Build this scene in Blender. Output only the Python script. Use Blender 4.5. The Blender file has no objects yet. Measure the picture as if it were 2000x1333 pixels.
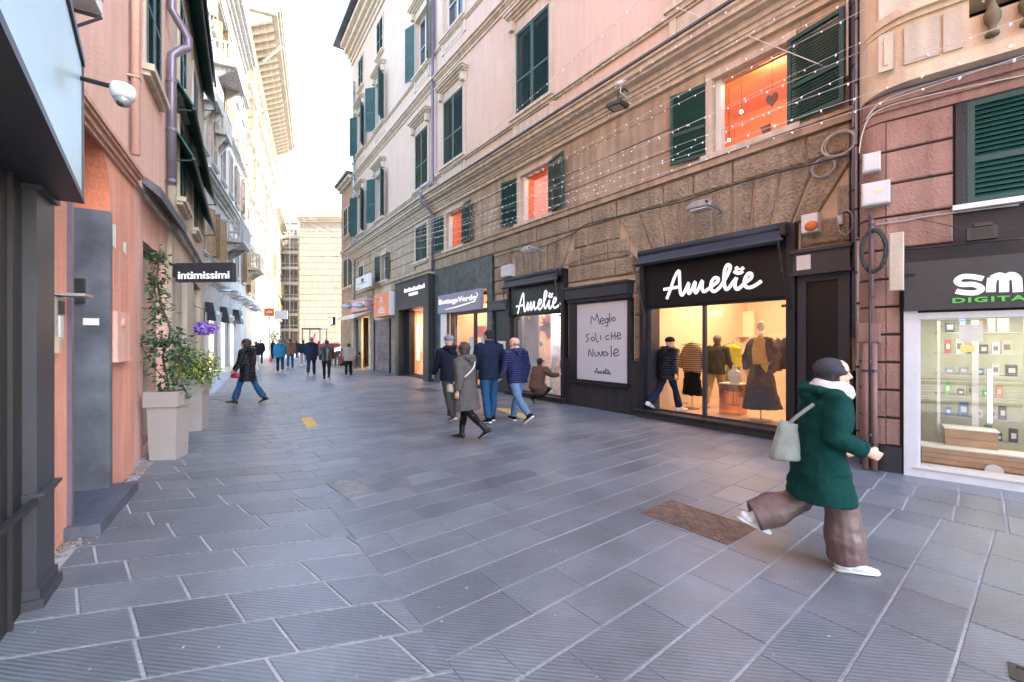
import bpy, math, random
from mathutils import Vector, Matrix, noise
R=math.radians
rnd=random.Random(7)
S=bpy.context.scene; COL=S.collection
# ---------------- camera, sky, sun, exposure ----------------
F0=840.0; HZ=666.5; CH=1.6
cam=bpy.data.cameras.new('camera'); camo=bpy.data.objects.new('camera',cam); COL.objects.link(camo)
camo.location=(0,0,CH); camo.rotation_euler=(R(90),0,0)
cam.lens=F0/2000*36; cam.sensor_width=36; cam.clip_start=.05; cam.clip_end=2000
S.camera=camo
SUN_AZ=math.atan2(.95,-.30)      # direction to the sun, from +Y clockwise
SUN_EL=R(33)
w=bpy.data.worlds.new('World'); S.world=w; w.use_nodes=True
nt=w.node_tree; bg=nt.nodes['Background']
sky=nt.nodes.new('ShaderNodeTexSky'); sky.sky_type='NISHITA'; sky.sun_disc=False
sky.sun_elevation=SUN_EL; sky.sun_rotation=SUN_AZ
sky.air_density=1.0; sky.dust_density=1.3; sky.ozone_density=1.6
nt.links.new(sky.outputs[0],bg.inputs[0]); bg.inputs[1].default_value=.15
sl=bpy.data.lights.new('sun','SUN'); sl.energy=2.1; sl.angle=R(.5); sl.color=(1,.94,.85)
so=bpy.data.objects.new('sun',sl); COL.objects.link(so)
sd=Vector((math.sin(SUN_AZ)*math.cos(SUN_EL),math.cos(SUN_AZ)*math.cos(SUN_EL),math.sin(SUN_EL)))
so.rotation_euler=sd.to_track_quat('Z','Y').to_euler(); so.location=sd*60
S.view_settings.view_transform='Standard'; S.view_settings.look='None'
S.view_settings.exposure=3.3; S.view_settings.gamma=1
S.render.engine='CYCLES'; S.cycles.use_denoising=True
S.cycles.max_bounces=7; S.cycles.diffuse_bounces=4; S.cycles.glossy_bounces=3; S.cycles.transparent_max_bounces=12
S.cycles.sample_clamp_indirect=6

# ---------------- materials ----------------
MC={}
def mat(name,col,rough=.7,var=.12,vs=3.0,bump=0.0,bs=40.0,metal=0.0,spec=.5,streak=0.0,fine=.0,coat=0):
    if name in MC: return MC[name]
    m=bpy.data.materials.new(name); m.use_nodes=True; n=m.node_tree.nodes; l=m.node_tree.links
    b=n['Principled BSDF']; b.inputs['Roughness'].default_value=rough; b.inputs['Metallic'].default_value=metal
    b.inputs['Specular IOR Level'].default_value=spec
    if coat: b.inputs['Coat Weight'].default_value=coat
    tc=n.new('ShaderNodeTexCoord')
    nz=n.new('ShaderNodeTexNoise'); nz.inputs['Scale'].default_value=vs; nz.inputs['Detail'].default_value=5; nz.inputs['Roughness'].default_value=.6
    l.new(tc.outputs['Object'],nz.inputs['Vector'])
    rp=n.new('ShaderNodeValToRGB'); rp.color_ramp.elements[0].position=.3; rp.color_ramp.elements[1].position=.7
    rp.color_ramp.elements[0].color=[c*(1-var) for c in col]+[1]; rp.color_ramp.elements[1].color=[min(1,c*(1+var)) for c in col]+[1]
    l.new(nz.outputs['Fac'],rp.inputs['Fac']); out=rp.outputs['Color']
    if streak:
        mp=n.new('ShaderNodeMapping'); mp.inputs['Scale'].default_value=(3,3,.25); l.new(tc.outputs['Object'],mp.inputs['Vector'])
        n2=n.new('ShaderNodeTexNoise'); n2.inputs['Scale'].default_value=2.2; n2.inputs['Detail'].default_value=6; l.new(mp.outputs[0],n2.inputs['Vector'])
        r2=n.new('ShaderNodeValToRGB'); r2.color_ramp.elements[0].position=.35; r2.color_ramp.elements[1].position=.62
        k=1-streak; r2.color_ramp.elements[0].color=(k,k,k,1); r2.color_ramp.elements[1].color=(1,1,1,1)
        l.new(n2.outputs['Fac'],r2.inputs['Fac'])
        mx=n.new('ShaderNodeMixRGB'); mx.blend_type='MULTIPLY'; mx.inputs[0].default_value=1
        l.new(out,mx.inputs[1]); l.new(r2.outputs[0],mx.inputs[2]); out=mx.outputs[0]
    if fine:
        n3=n.new('ShaderNodeTexNoise'); n3.inputs['Scale'].default_value=bs; n3.inputs['Detail'].default_value=4; l.new(tc.outputs['Object'],n3.inputs['Vector'])
        r3=n.new('ShaderNodeValToRGB'); r3.color_ramp.elements[0].position=.3; r3.color_ramp.elements[1].position=.7
        r3.color_ramp.elements[0].color=(1-fine,1-fine,1-fine,1); r3.color_ramp.elements[1].color=(1,1,1,1); l.new(n3.outputs['Fac'],r3.inputs['Fac'])
        mx=n.new('ShaderNodeMixRGB'); mx.blend_type='MULTIPLY'; mx.inputs[0].default_value=1
        l.new(out,mx.inputs[1]); l.new(r3.outputs[0],mx.inputs[2]); out=mx.outputs[0]
    l.new(out,b.inputs['Base Color'])
    if bump:
        nb=n.new('ShaderNodeTexNoise'); nb.inputs['Scale'].default_value=bs; nb.inputs['Detail'].default_value=6; l.new(tc.outputs['Object'],nb.inputs['Vector'])
        bp=n.new('ShaderNodeBump'); bp.inputs['Strength'].default_value=min(1,bump); bp.inputs['Distance'].default_value=.02*max(1,bump)
        l.new(nb.outputs['Fac'],bp.inputs['Height']); l.new(bp.outputs[0],b.inputs['Normal'])
    MC[name]=m; return m
def emit(name,col,st,bk=1.0):
    if name in MC: return MC[name]
    m=bpy.data.materials.new(name); m.use_nodes=True; b=m.node_tree.nodes['Principled BSDF']
    b.inputs['Base Color'].default_value=(col[0]*bk,col[1]*bk,col[2]*bk,1); b.inputs['Emission Color'].default_value=(*col,1); b.inputs['Emission Strength'].default_value=st
    MC[name]=m; return m
def glass(name,tint=(1,1,1),refl=1.0,minr=.04):
    if name in MC: return MC[name]
    m=bpy.data.materials.new(name); m.use_nodes=True; n=m.node_tree.nodes; l=m.node_tree.links; n.clear()
    o=n.new('ShaderNodeOutputMaterial'); t=n.new('ShaderNodeBsdfTransparent'); t.inputs[0].default_value=(*tint,1)
    g=n.new('ShaderNodeBsdfGlossy'); g.inputs['Roughness'].default_value=.02
    f=n.new('ShaderNodeLayerWeight'); f.inputs[0].default_value=.25
    mr=n.new('ShaderNodeMath'); mr.operation='MULTIPLY_ADD'; mr.inputs[1].default_value=.55*refl; mr.inputs[2].default_value=minr
    l.new(f.outputs['Fresnel'],mr.inputs[0]); mx=n.new('ShaderNodeMixShader'); l.new(mr.outputs[0],mx.inputs[0]); l.new(t.outputs[0],mx.inputs[1]); l.new(g.outputs[0],mx.inputs[2]); l.new(mx.outputs[0],o.inputs[0])
    MC[name]=m; return m
def wavebump(m,scale,dist,axis='Z',dark=.0):
    n=m.node_tree.nodes; l=m.node_tree.links; b=n['Principled BSDF']
    tc=n.new('ShaderNodeTexCoord'); wv=n.new('ShaderNodeTexWave'); wv.bands_direction=axis; wv.inputs['Scale'].default_value=scale; wv.inputs['Distortion'].default_value=1.2; wv.inputs['Detail Scale'].default_value=2
    l.new(tc.outputs['Object'],wv.inputs[0]); bp=n.new('ShaderNodeBump'); bp.inputs['Strength'].default_value=1; bp.inputs['Distance'].default_value=dist
    l.new(wv.outputs['Fac'],bp.inputs['Height']); l.new(bp.outputs[0],b.inputs['Normal'])
    return m
M=dict(
 stone=mat('brown_stone',(.385,.31,.215),.92,.22,2.2,3.0,22,streak=.25,fine=.35),
 stone2=mat('smooth_brown_stone',(.43,.335,.235),.9,.14,2.0,.7,30,streak=.3,fine=.15),
 joint=mat('stone_joint',(.44,.355,.25),.95,.15,3),
 trim=mat('cream_trim',(.56,.48,.37),.85,.10,3,.4,40,streak=.22),
 pink=mat('pink_plaster',(.60,.45,.355),.9,.07,.6,.35,60,streak=.09),
 shade_orange=mat('shaded_orange_plaster',(.60,.20,.11),.88,.12,1.3,.5,30,streak=.1),  # arch recess: deeper orange paint, with the shade inside put into its colour
 orange=mat('orange_plaster',(.62,.30,.225),.88,.14,1.1,.6,24,streak=.2),
 pinkp=mat('pale_pink_plaster',(.62,.38,.32),.88,.08,1.0,.5,30,streak=.18),
 mauve=mat('mauve_plaster',(.33,.19,.15),.9,.16,1.8,.8,35,streak=.3),
 groove=mat('dark_groove',(.035,.028,.026),.9),
 yellow=mat('yellow_plaster',(.60,.48,.33),.88,.08,1.4,.4,30,streak=.2),
 cream=mat('cream_plaster',(.48,.41,.32),.88,.09,1.4,.4,30,streak=.2),
 beige=mat('beige_plaster',(.50,.44,.35),.9,.12,.8,.5,20,streak=.35),
 greyp=mat('grey_stucco',(.42,.40,.37),.9,.14,.6,.6,12,streak=.4),
 ochre=mat('ochre_stone',(.41,.35,.265),.9,.15,.6,.5,8,streak=.3),
 fstone=mat('far_stone',(.26,.225,.175),.9,.12,.15,.3,3,streak=.3),
 plinth=mat('dark_plinth',(.024,.023,.024),.7,.2,3,.5,40,streak=.3),
 marble=mat('green_marble',(.06,.075,.07),.35,.7,5,.1,30,fine=.5),
 dmetal=mat('dark_metal',(.014,.015,.018),.45,.12,4,.06,60,spec=.5),
 gmetal=mat('grey_metal',(.036,.038,.048),.42,.12,4,.05,60),
 bmetal=mat('black_metal',(.02,.02,.022),.45,.2,6),
 navyfab=mat('navy_awning_fabric',(.022,.028,.042),.6,.15,5,.1,80),
 black=mat('black_board',(.006,.0055,.006),.4,.2,4),
 white=mat('white_paint',(.62,.62,.60),.5,.06,4,.1,50),
 alu=mat('brushed_white_frame',(.55,.55,.56),.4,.06,6),
 galv=mat('galvanised_steel',(.38,.39,.40),.42,.2,9,.05,60,metal=.6),
 gfab=mat('green_canvas',(.010,.085,.065),.7,.15,5,.1,60),
 green=mat('green_shutter_paint',(.003,.046,.036),.45,.2,3,.2,60),
 dgreen=mat('faded_green_shutter',(.028,.06,.048),.55,.2,3,.2,60),
 bshut=mat('blue_shutter',(.03,.085,.085),.55,.2,3,.2,60),
 yshut=mat('tan_shutter',(.27,.17,.085),.6,.2,3,.2,60),
 wframe=mat('white_window_frame',(.60,.60,.58),.5,.05,4),
 pane=mat('dark_window_glass',(.022,.028,.033),.08,.3,2,spec=.8),
 slate=mat('slate_roof',(.07,.075,.085),.7,.3,6,.5,20),
 cable=mat('black_cable',(.02,.02,.022),.5,.1,6),
 gcable=mat('grey_cable',(.30,.29,.29),.5,.1,6),
 wcable=mat('white_cable',(.46,.42,.36),.5,.1,6),
 tube=mat('purple_grey_pipe',(.16,.14,.19),.35,.12,4,metal=.3),
 brownp=mat('brown_painted_pipe',(.20,.105,.085),.55,.15,4,.2,30),
 gbox=mat('grey_plastic',(.50,.51,.50),.45,.05,5),
 wood=mat('pale_wood',(.38,.22,.11),.55,.25,6,.1,30),
 skin=mat('skin',(.55,.33,.24),.5,.08,9),
 shopwall=mat('shop_wall',(.64,.53,.42),.75,.05,2),
 shopfloor=mat('shop_floor',(.46,.33,.24),.35,.12,3),
 glassm=glass('shop_glass',(1,1,1),1.0,.07), gtint=glass('tinted_display',(1,.86,.72),1.0,.10),
 poster=mat('poster_paper',(.50,.50,.53),.4,.02,3),
 ink=mat('black_ink',(.015,.015,.02),.6),
 letter=emit('lit_white_letter',(1,.97,1),.125,.05),
 lwire=mat('pale_wire',(.62,.62,.62),.4,.05,5),
 bulb=mat('clear_bulb',(.85,.85,.83),.15,.02,5),
 ledw=emit('ceiling_spot_glow',(1,.80,.55),3.0),
 terra=mat('taupe_planter',(.30,.275,.265),.55,.05,3,.05,60),
 soil=mat('soil',(.03,.022,.015),.95,.3,20,.8,60),
 bark=mat('bark',(.10,.07,.045),.9,.3,12,.6,40),
)
def leafmat(name,a,b):
    m=bpy.data.materials.new(name); m.use_nodes=True; n=m.node_tree.nodes; l=m.node_tree.links; p=n['Principled BSDF']
    at=n.new('ShaderNodeAttribute'); at.attribute_name='tone'; rp=n.new('ShaderNodeValToRGB')
    rp.color_ramp.elements[0].color=(*a,1); rp.color_ramp.elements[1].color=(*b,1); l.new(at.outputs['Fac'],rp.inputs[0]); l.new(rp.outputs[0],p.inputs['Base Color'])
    p.inputs['Roughness'].default_value=.45; MC[name]=m; return m

# ---------------- mesh builder ----------------
class MB:
    def __init__(s): s.v=[]; s.f=[]; s.t=[]
    def add(s,vs,fs,tone=None):
        o=len(s.v); s.v+= [tuple(p) for p in vs]; s.f+=[tuple(i+o for i in f) for f in fs]
        if tone is not None: s.t+=[tone]*len(fs)
        return s
    def box(s,x0,x1,y0,y1,z0,z1,tone=None):
        if x0>x1:x0,x1=x1,x0
        if y0>y1:y0,y1=y1,y0
        if z0>z1:z0,z1=z1,z0
        return s.add([(x0,y0,z0),(x1,y0,z0),(x1,y1,z0),(x0,y1,z0),(x0,y0,z1),(x1,y0,z1),(x1,y1,z1),(x0,y1,z1)],
          [(0,3,2,1),(4,5,6,7),(0,1,5,4),(1,2,6,5),(2,3,7,6),(3,0,4,7)],tone)
    def prism(s,poly,y0,y1,ch=0.0,m=0.0):
        """poly in (x,z), counter-clockwise seen from the front (-y); front at y0 (nearer the street), back y1; chamfer ch deep, m wide"""
        n=len(poly); cx=sum(p[0] for p in poly)/n; cz=sum(p[1] for p in poly)/n
        w0=max(p[0] for p in poly)-min(p[0] for p in poly); h0=max(p[1] for p in poly)-min(p[1] for p in poly)
        kx=max(.2,1-2*m/max(w0,.01)); kz=max(.2,1-2*m/max(h0,.01))
        back=[(p[0],y1,p[1]) for p in poly]; mid=[(p[0],y0+ch,p[1]) for p in poly]
        fr=[(cx+(p[0]-cx)*kx,y0,cz+(p[1]-cz)*kz) for p in poly]
        fs=[tuple(range(n)) if not ch else tuple(range(2*n,3*n)), tuple(reversed(range(n,2*n) if not ch else range(n)))]
        if not ch:
            vs=[(p[0],y0,p[1]) for p in poly]+back
            for i in range(n): j=(i+1)%n; fs.append((i,n+i,n+j,j))
        else:
            vs=back+mid+fr; fs=[tuple(range(2*n,3*n)),tuple(reversed(range(n)))]
            for i in range(n):
                j=(i+1)%n; fs.append((n+i,i,j,n+j)); fs.append((2*n+i,n+i,n+j,2*n+j))
        return s.add(vs,fs)
    def tube(s,pts,r,seg=8,flat=None,cap=True,closed=False):
        pts=[Vector(p) for p in pts]; n=len(pts); rr=r if isinstance(r,(list,tuple)) else [r]*n
        vs=[];fs=[]; up=None
        for i,p in enumerate(pts):
            if closed: d=(pts[(i+1)%n]-pts[(i-1)%n])
            else: d=(pts[min(i+1,n-1)]-pts[max(i-1,0)])
            if d.length<1e-9: d=Vector((0,0,1))
            d.normalize()
            if up is None: up=Vector((0,1,0)) if abs(d.y)<.9 else Vector((1,0,0))
            a=up-d*up.dot(d)
            if a.length<1e-4: a=d.orthogonal()
            a.normalize(); b=d.cross(a); up=a
            for k in range(seg):
                t=2*math.pi*k/seg; q=p+(a*math.cos(t)+b*math.sin(t))*rr[i]
                if flat is not None: q.y=p.y+(q.y-p.y)*flat
                vs.append(q)
        for i in range(n if closed else n-1):
            j=(i+1)%n
            for k in range(seg):
                k2=(k+1)%seg; fs.append((i*seg+k,j*seg+k,j*seg+k2,i*seg+k2))
        if cap and not closed:
            fs.append(tuple(range(seg))); fs.append(tuple(reversed(range((n-1)*seg,n*seg))))
        return s.add(vs,fs)
    def loft(s,pts,rad,seg=14,ref=(1,0,0)):
        """pts centres, rad list of (ra along ref, rb across)"""
        pts=[Vector(p) for p in pts]; n=len(pts); ref=Vector(ref); vs=[];fs=[]
        for i,p in enumerate(pts):
            d=pts[min(i+1,n-1)]-pts[max(i-1,0)]; d.normalize()
            a=ref-d*ref.dot(d)
            if a.length<.05: a=d.orthogonal()
            a.normalize(); b=d.cross(a); ra,rb=rad[i] if isinstance(rad[i],(tuple,list)) else (rad[i],rad[i])
            for k in range(seg):
                t=2*math.pi*k/seg; vs.append(p+a*math.cos(t)*ra+b*math.sin(t)*rb)
        for i in range(n-1):
            for k in range(seg):
                k2=(k+1)%seg; fs.append((i*seg+k,i*seg+k2,(i+1)*seg+k2,(i+1)*seg+k))
        fs.append(tuple(reversed(range(seg)))); fs.append(tuple(range((n-1)*seg,n*seg)))
        return s.add(vs,fs)
    def ell(s,c,r,seg=14,rings=9,rot=None):
        vs=[];fs=[]; c=Vector(c)
        for i in range(rings+1):
            ph=math.pi*(i/rings)
            for k in range(seg):
                t=2*math.pi*k/seg; q=Vector((r[0]*math.sin(ph)*math.cos(t),r[1]*math.sin(ph)*math.sin(t),-r[2]*math.cos(ph)))
                if rot: q=rot@q
                vs.append(c+q)
        for i in range(rings):
            for k in range(seg):
                k2=(k+1)%seg; fs.append((i*seg+k,i*seg+k2,(i+1)*seg+k2,(i+1)*seg+k))
        return s.add(vs,fs)
    def mesh(s,name,smooth=False):
        me=bpy.data.meshes.new(name); me.from_pydata([tuple(v) for v in s.v],[],s.f)
        if s.t and len(s.t)==len(s.f):
            at=me.attributes.new('tone','FLOAT','FACE'); at.data.foreach_set('value',s.t)
        if smooth: me.polygons.foreach_set('use_smooth',[True]*len(me.polygons))
        me.update(); return me
    def build(s,name,m,parent=None,loc=(0,0,0),rz=0,smooth=False):
        return part(name,s.mesh(name,smooth),m,parent,loc,rz)
def part(name,me,m,parent=None,loc=(0,0,0),rz=0):
    if m is not None and not me.materials: me.materials.append(m)
    o=bpy.data.objects.new(name,me); COL.objects.link(o); o.location=loc; o.rotation_euler=(0,0,rz)
    if parent: o.parent=parent
    return o
def tag(o,label=None,cat=None,group=None,kind=None):
    if label: o['label']=label
    if cat: o['category']=cat
    if group: o['group']=group
    if kind: o['kind']=kind
    return o
def thing(name,label,cat,loc=(0,0,0),rz=0,group=None,kind=None):
    o=bpy.data.objects.new(name,None); o.empty_display_size=.2; COL.objects.link(o); o.location=loc; o.rotation_euler=(0,0,rz)
    return tag(o,label,cat,group,kind)
def kids(o): return [c for c in COL.objects if c.parent==o]
def dup(o,loc=None,rz=None,label=None):
    def cp(a,p):
        c=a.copy(); COL.objects.link(c); c.parent=p
        for ch in kids(a): cp(ch,c)
        return c
    c=cp(o,None)
    if loc is not None: c.location=loc
    if rz is not None: c.rotation_euler=(0,0,rz)
    if label: c['label']=label
    return c
# ---------------- frames ----------------
def G(px,py): Y=F0*CH/(py-HZ); return Vector(((px-1000)/F0*Y,Y))
def W(px,py,Y): return Vector(((px-1000)/F0*Y,Y,CH+(HZ-py)/F0*Y))
class Frame:
    """vertical facade plane seen from the street: u to the viewer's right, y into the wall, z up"""
    def __init__(s,O,t): s.O=Vector(O); s.t=Vector(t).normalized(); s.n=Vector((-s.t.y,s.t.x)); s.ang=math.atan2(s.t.y,s.t.x)
    def u(s,px,off=0):
        a=(px-1000)/F0; d=Vector((a,1)); o=s.O+s.n*off
        # o+u t = Y d
        det=-s.t.x*d.y+d.x*s.t.y
        return (o.x*d.y-o.y*d.x)/det if abs(det)>1e-9 else 0
    def z(s,px,py,off=0):
        u=s.u(px,off); Y=(s.O+s.n*off+s.t*u).y; return CH+(HZ-py)/F0*Y
    def uz(s,px,py,off=0): return s.u(px,off),s.z(px,py,off)
    def w(s,u,y,z): p=s.O+s.t*u+s.n*y; return Vector((p.x,p.y,z))
    def thing(s,name,label,cat,u,y,z,group=None,rz=0): return thing(name,label,cat,s.w(u,y,z),s.ang+rz,group)
def vpdir(vx): return Vector((vx-1000,F0)).normalized()
gA=G(1245,810.5); tA=-vpdir(380)
FA=Frame(gA,tA); bend=FA.w(FA.u(850),0,0)
FA=Frame((bend.x,bend.y),tA)
FB=Frame((bend.x,bend.y),-vpdir(425))
gC=G(1765,925); FC=Frame((gC.x,gC.y),-vpdir(30))
g1=G(228,953); F1=Frame((g1.x,g1.y),vpdir(510))
e1=F1.w(F1.u(335),0,0); F2=Frame((e1.x,e1.y),vpdir(480))
def l3(Y): return Vector((-.458*Y-5.63,Y))
F3=Frame(l3(20.5),l3(30)-l3(20.5))
print('A u at', {p:round(FA.u(p),2) for p in (850,868,958,1003,1108,1120,1235,1272,1560,1667,1690)})
# ---------------- setting: ground, pavement ----------------
g=MB(); g.add([(-300,-60,-.006),(300,-60,-.006),(300,400,-.006),(-300,400,-.006)],[(0,1,2,3)])
tag(g.build('ground',mat('mortar_bed',(.36,.37,.38),.85,.25,1.5,.4,40,fine=.3)),kind='structure')
def slab_mat():
    m=bpy.data.materials.new('slate_slab'); m.use_nodes=True; n=m.node_tree.nodes; l=m.node_tree.links; b=n['Principled BSDF']
    tc=n.new('ShaderNodeTexCoord')
    at=n.new('ShaderNodeAttribute'); at.attribute_name='tone'
    base=n.new('ShaderNodeValToRGB'); e=base.color_ramp.elements
    e[0].color=(.096,.108,.122,1); e[1].color=(.142,.156,.172,1)
    l.new(at.outputs['Fac'],base.inputs[0])
    nz=n.new('ShaderNodeTexNoise'); nz.inputs['Scale'].default_value=1.1; nz.inputs['Detail'].default_value=8; nz.inputs['Roughness'].default_value=.65; l.new(tc.outputs['Object'],nz.inputs[0])
    r=n.new('ShaderNodeValToRGB'); r.color_ramp.elements[0].position=.32; r.color_ramp.elements[1].position=.68
    r.color_ramp.elements[0].color=(.66,.65,.65,1); r.color_ramp.elements[1].color=(1.25,1.25,1.25,1); l.new(nz.outputs['Fac'],r.inputs[0])
    mx=n.new('ShaderNodeMixRGB'); mx.blend_type='MULTIPLY'; mx.inputs[0].default_value=1; l.new(base.outputs[0],mx.inputs[1]); l.new(r.outputs[0],mx.inputs[2])
    # chiselled furrows: fine parallel lines, paler dust between them
    mp=n.new('ShaderNodeMapping'); mp.inputs['Rotation'].default_value=(0,0,R(8)); l.new(tc.outputs['Object'],mp.inputs[0])
    wv=n.new('ShaderNodeTexWave'); wv.bands_direction='Y'; wv.inputs['Scale'].default_value=12.5; wv.inputs['Distortion'].default_value=.9; wv.inputs['Detail'].default_value=2; wv.inputs['Detail Scale'].default_value=.5
    l.new(mp.outputs[0],wv.inputs[0])
    wr=n.new('ShaderNodeValToRGB'); wr.color_ramp.elements[0].position=.25; wr.color_ramp.elements[1].position=.85
    wr.color_ramp.elements[0].color=(0,0,0,1); wr.color_ramp.elements[1].color=(1,1,1,1); l.new(wv.outputs['Fac'],wr.inputs[0])
    n4=n.new('ShaderNodeTexNoise'); n4.inputs['Scale'].default_value=.9; n4.inputs['Detail'].default_value=4; l.new(tc.outputs['Object'],n4.inputs[0])
    r4=n.new('ShaderNodeValToRGB'); r4.color_ramp.elements[0].position=.38; r4.color_ramp.elements[1].position=.66; l.new(n4.outputs['Fac'],r4.inputs[0])
    r4.color_ramp.elements[0].color=(.12,.12,.12,1); r4.color_ramp.elements[1].color=(.42,.42,.42,1)
    mu=n.new('ShaderNodeMath'); mu.operation='MULTIPLY'; l.new(wr.outputs[0],mu.inputs[0]); l.new(r4.outputs[0],mu.inputs[1])
    m2=n.new('ShaderNodeMixRGB'); m2.inputs[2].default_value=(.26,.30,.35,1); l.new(mu.outputs[0],m2.inputs[0]); l.new(mx.outputs[0],m2.inputs[1])
    # pale worn scuffs and specks
    vo=n.new('ShaderNodeTexNoise'); vo.inputs['Scale'].default_value=26; vo.inputs['Detail'].default_value=3; l.new(tc.outputs['Object'],vo.inputs[0])
    rv=n.new('ShaderNodeValToRGB'); rv.color_ramp.elements[0].position=.73; rv.color_ramp.elements[1].position=.76; l.new(vo.outputs['Fac'],rv.inputs[0])
    m3=n.new('ShaderNodeMixRGB'); m3.inputs[2].default_value=(.42,.43,.45,1); l.new(rv.outputs[0],m3.inputs[0]); l.new(m2.outputs[0],m3.inputs[1])
    l.new(m3.outputs[0],b.inputs['Base Color'])
    bp=n.new('ShaderNodeBump'); bp.inputs['Strength'].default_value=.35; bp.inputs['Distance'].default_value=.003; l.new(wv.outputs['Fac'],bp.inputs['Height'])
    bp2=n.new('ShaderNodeBump'); bp2.inputs['Strength'].default_value=.3; bp2.inputs['Distance'].default_value=.01; l.new(vo.outputs['Fac'],bp2.inputs['Height']); l.new(bp.outputs[0],bp2.inputs['Normal'])
    l.new(bp2.outputs[0],b.inputs['Normal'])
    rr=n.new('ShaderNodeMath'); rr.operation='MULTIPLY_ADD'; rr.inputs[1].default_value=.25; rr.inputs[2].default_value=.27; l.new(nz.outputs['Fac'],rr.inputs[0]); l.new(rr.outputs[0],b.inputs['Roughness'])
    b.inputs['Specular IOR Level'].default_value=.55
    return m
SL=slab_mat()
def clip(poly,a,c,keep):
    """clip 2d polygon with line through point a normal c keep side keep*(p-a).c>=0"""
    out=[]; n=len(poly)
    f=lambda p:keep*((p[0]-a[0])*c[0]+(p[1]-a[1])*c[1])
    for i in range(n):
        p,q=poly[i],poly[(i+1)%n]; fp,fq=f(p),f(q)
        if fp>=0: out.append(p)
        if (fp>=0)!=(fq>=0):
            t=fp/(fp-fq); out.append((p[0]+(q[0]-p[0])*t,p[1]+(q[1]-p[1])*t))
    return out
pv=MB(); rs=random.Random(3)
def slab(poly,clips,tone):
    for a,c,k in clips:
        poly=clip(poly,a,c,k)
        if len(poly)<3: return
    xs=[p[0] for p in poly]; ys=[p[1] for p in poly]
    if (max(xs)-min(xs))*(max(ys)-min(ys))<.003: return
    n=len(poly); h=rs.uniform(-.0015,.0015)
    ar=sum(poly[i][0]*poly[(i+1)%n][1]-poly[(i+1)%n][0]*poly[i][1] for i in range(n))
    if ar<0: poly=poly[::-1]
    cx=sum(xs)/n; cy=sum(ys)/n
    vs=[(p[0],p[1],-.03) for p in poly]+[(p[0],p[1],h-.002) for p in poly]+[(p[0]+(cx-p[0])*.02,p[1]+(cy-p[1])*.02,h) for p in poly]
    fs=[tuple(range(2*n,3*n))]
    for i in range(n): j=(i+1)%n; fs.append((i,j,n+j,n+i)); fs.append((n+i,n+j,2*n+j,2*n+i))
    pv.add(vs,fs,tone)
def zone(dirv,cw,smin,smax,rmin,rmax,clips,gap_c,gap_j,lmin,lmax,s0=0):
    d=Vector(dirv).normalized(); q=Vector((-d.y,d.x)); s=smin+s0
    while s<smax:
        r=rmin+rs.uniform(0,.6)
        while r<rmax:
            L=rs.uniform(lmin,lmax)*(1 if s<22 else 2)
            if s<22 or True:
                P=lambda a,b:(d.x*a+q.x*b-d.x*.62*(b-s),d.y*a+q.y*b-d.y*.62*(b-s))
                slab([P(r,s),P(r+L-gap_j,s),P(r+L-gap_j,s+cw-gap_c),P(r,s+cw-gap_c)],clips,rs.random()**1.2)
            r+=L
        s+=cw
# seam line along the street
seA=G(560,880); seB=G(905,1333); sd_=(seA-seB).normalized(); sn=(sd_.y,-sd_.x)   # normal pointing right of seam
a1=F1.w(0,0,0)
lw=(F1.t.y,-F1.t.x)
# left of seam
dl=vpdir(4130)*1.0; dl=Vector((3130,840)).normalized()
near=((0,0.4),(0,1),1)
cw=.335; q=Vector((-dl.y,dl.x)); phase=(2.77%cw)
zone(dl,cw,-1+ (phase+1)%cw,46,-32,6,[(tuple(seA),sn,-1),near,((F1.w(0,-.13,0).x,F1.w(0,-.13,0).y),(-F1.n.x,-F1.n.y),1)],.018,.020,.50,.85)
# right of seam, up to the bend row in front of the mauve house
dr=Vector((1054,840)).normalized(); bA=G(1775,1000); bB=G(1960,1040); bd=(bA-bB).normalized(); bn=(bd.y,-bd.x)  # toward house C
if Vector(bn).dot(-FC.n)>0: bn=(-bn[0],-bn[1])
tl=(FA.w(6,0,0)-FA.w(0,0,0)).normalized()
# bend clip only matters right of the camera: slabs beyond the line belong to the strip before house C
cw2=.318; ph=.306%cw2
Psplit=tuple(FA.w(FA.u(1600),-.9,0)[:2])
dC=Vector((-bd.x,-bd.y)); P0=Vector(G(1718,975))
def zone_right():
    d=dr; q=Vector((-d.y,d.x)); s=-6+((ph+6)%cw2); rmin=-32; rmax=14
    while s<48:
        r=rmin+rs.uniform(0,.6)
        while r<rmax:
            L=rs.uniform(.45,.72); P=lambda a,b:(d.x*a+q.x*b,d.y*a+q.y*b)
            poly=[P(r,s),P(r+L-.006,s),P(r+L-.006,s+cw2-.014),P(r,s+cw2-.014)]; r+=L
            c=Vector(P(r-L/2,s+cw2/2)); 
            if c.y<.2: continue
            if c.x>2.5 and c.y<8 and (c-Vector(bA)).dot(Vector(bn))>0 and (c-P0).dot(dC)>-.46:
                slab(poly,[(tuple(seA),sn,1),(tuple(bA),bn,-1)],rs.random()**1.3); continue
            cl=[(tuple(seA),sn,1)]
            if c.x>3 and c.y<7 and abs((c-Vector(bA)).dot(Vector(bn)))<.5 and (c-P0).dot(dC)>-.46: cl.append((tuple(bA),bn,-1))
            slab(poly,cl,rs.random()**1.3)
        s+=cw2
zone_right()
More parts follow.
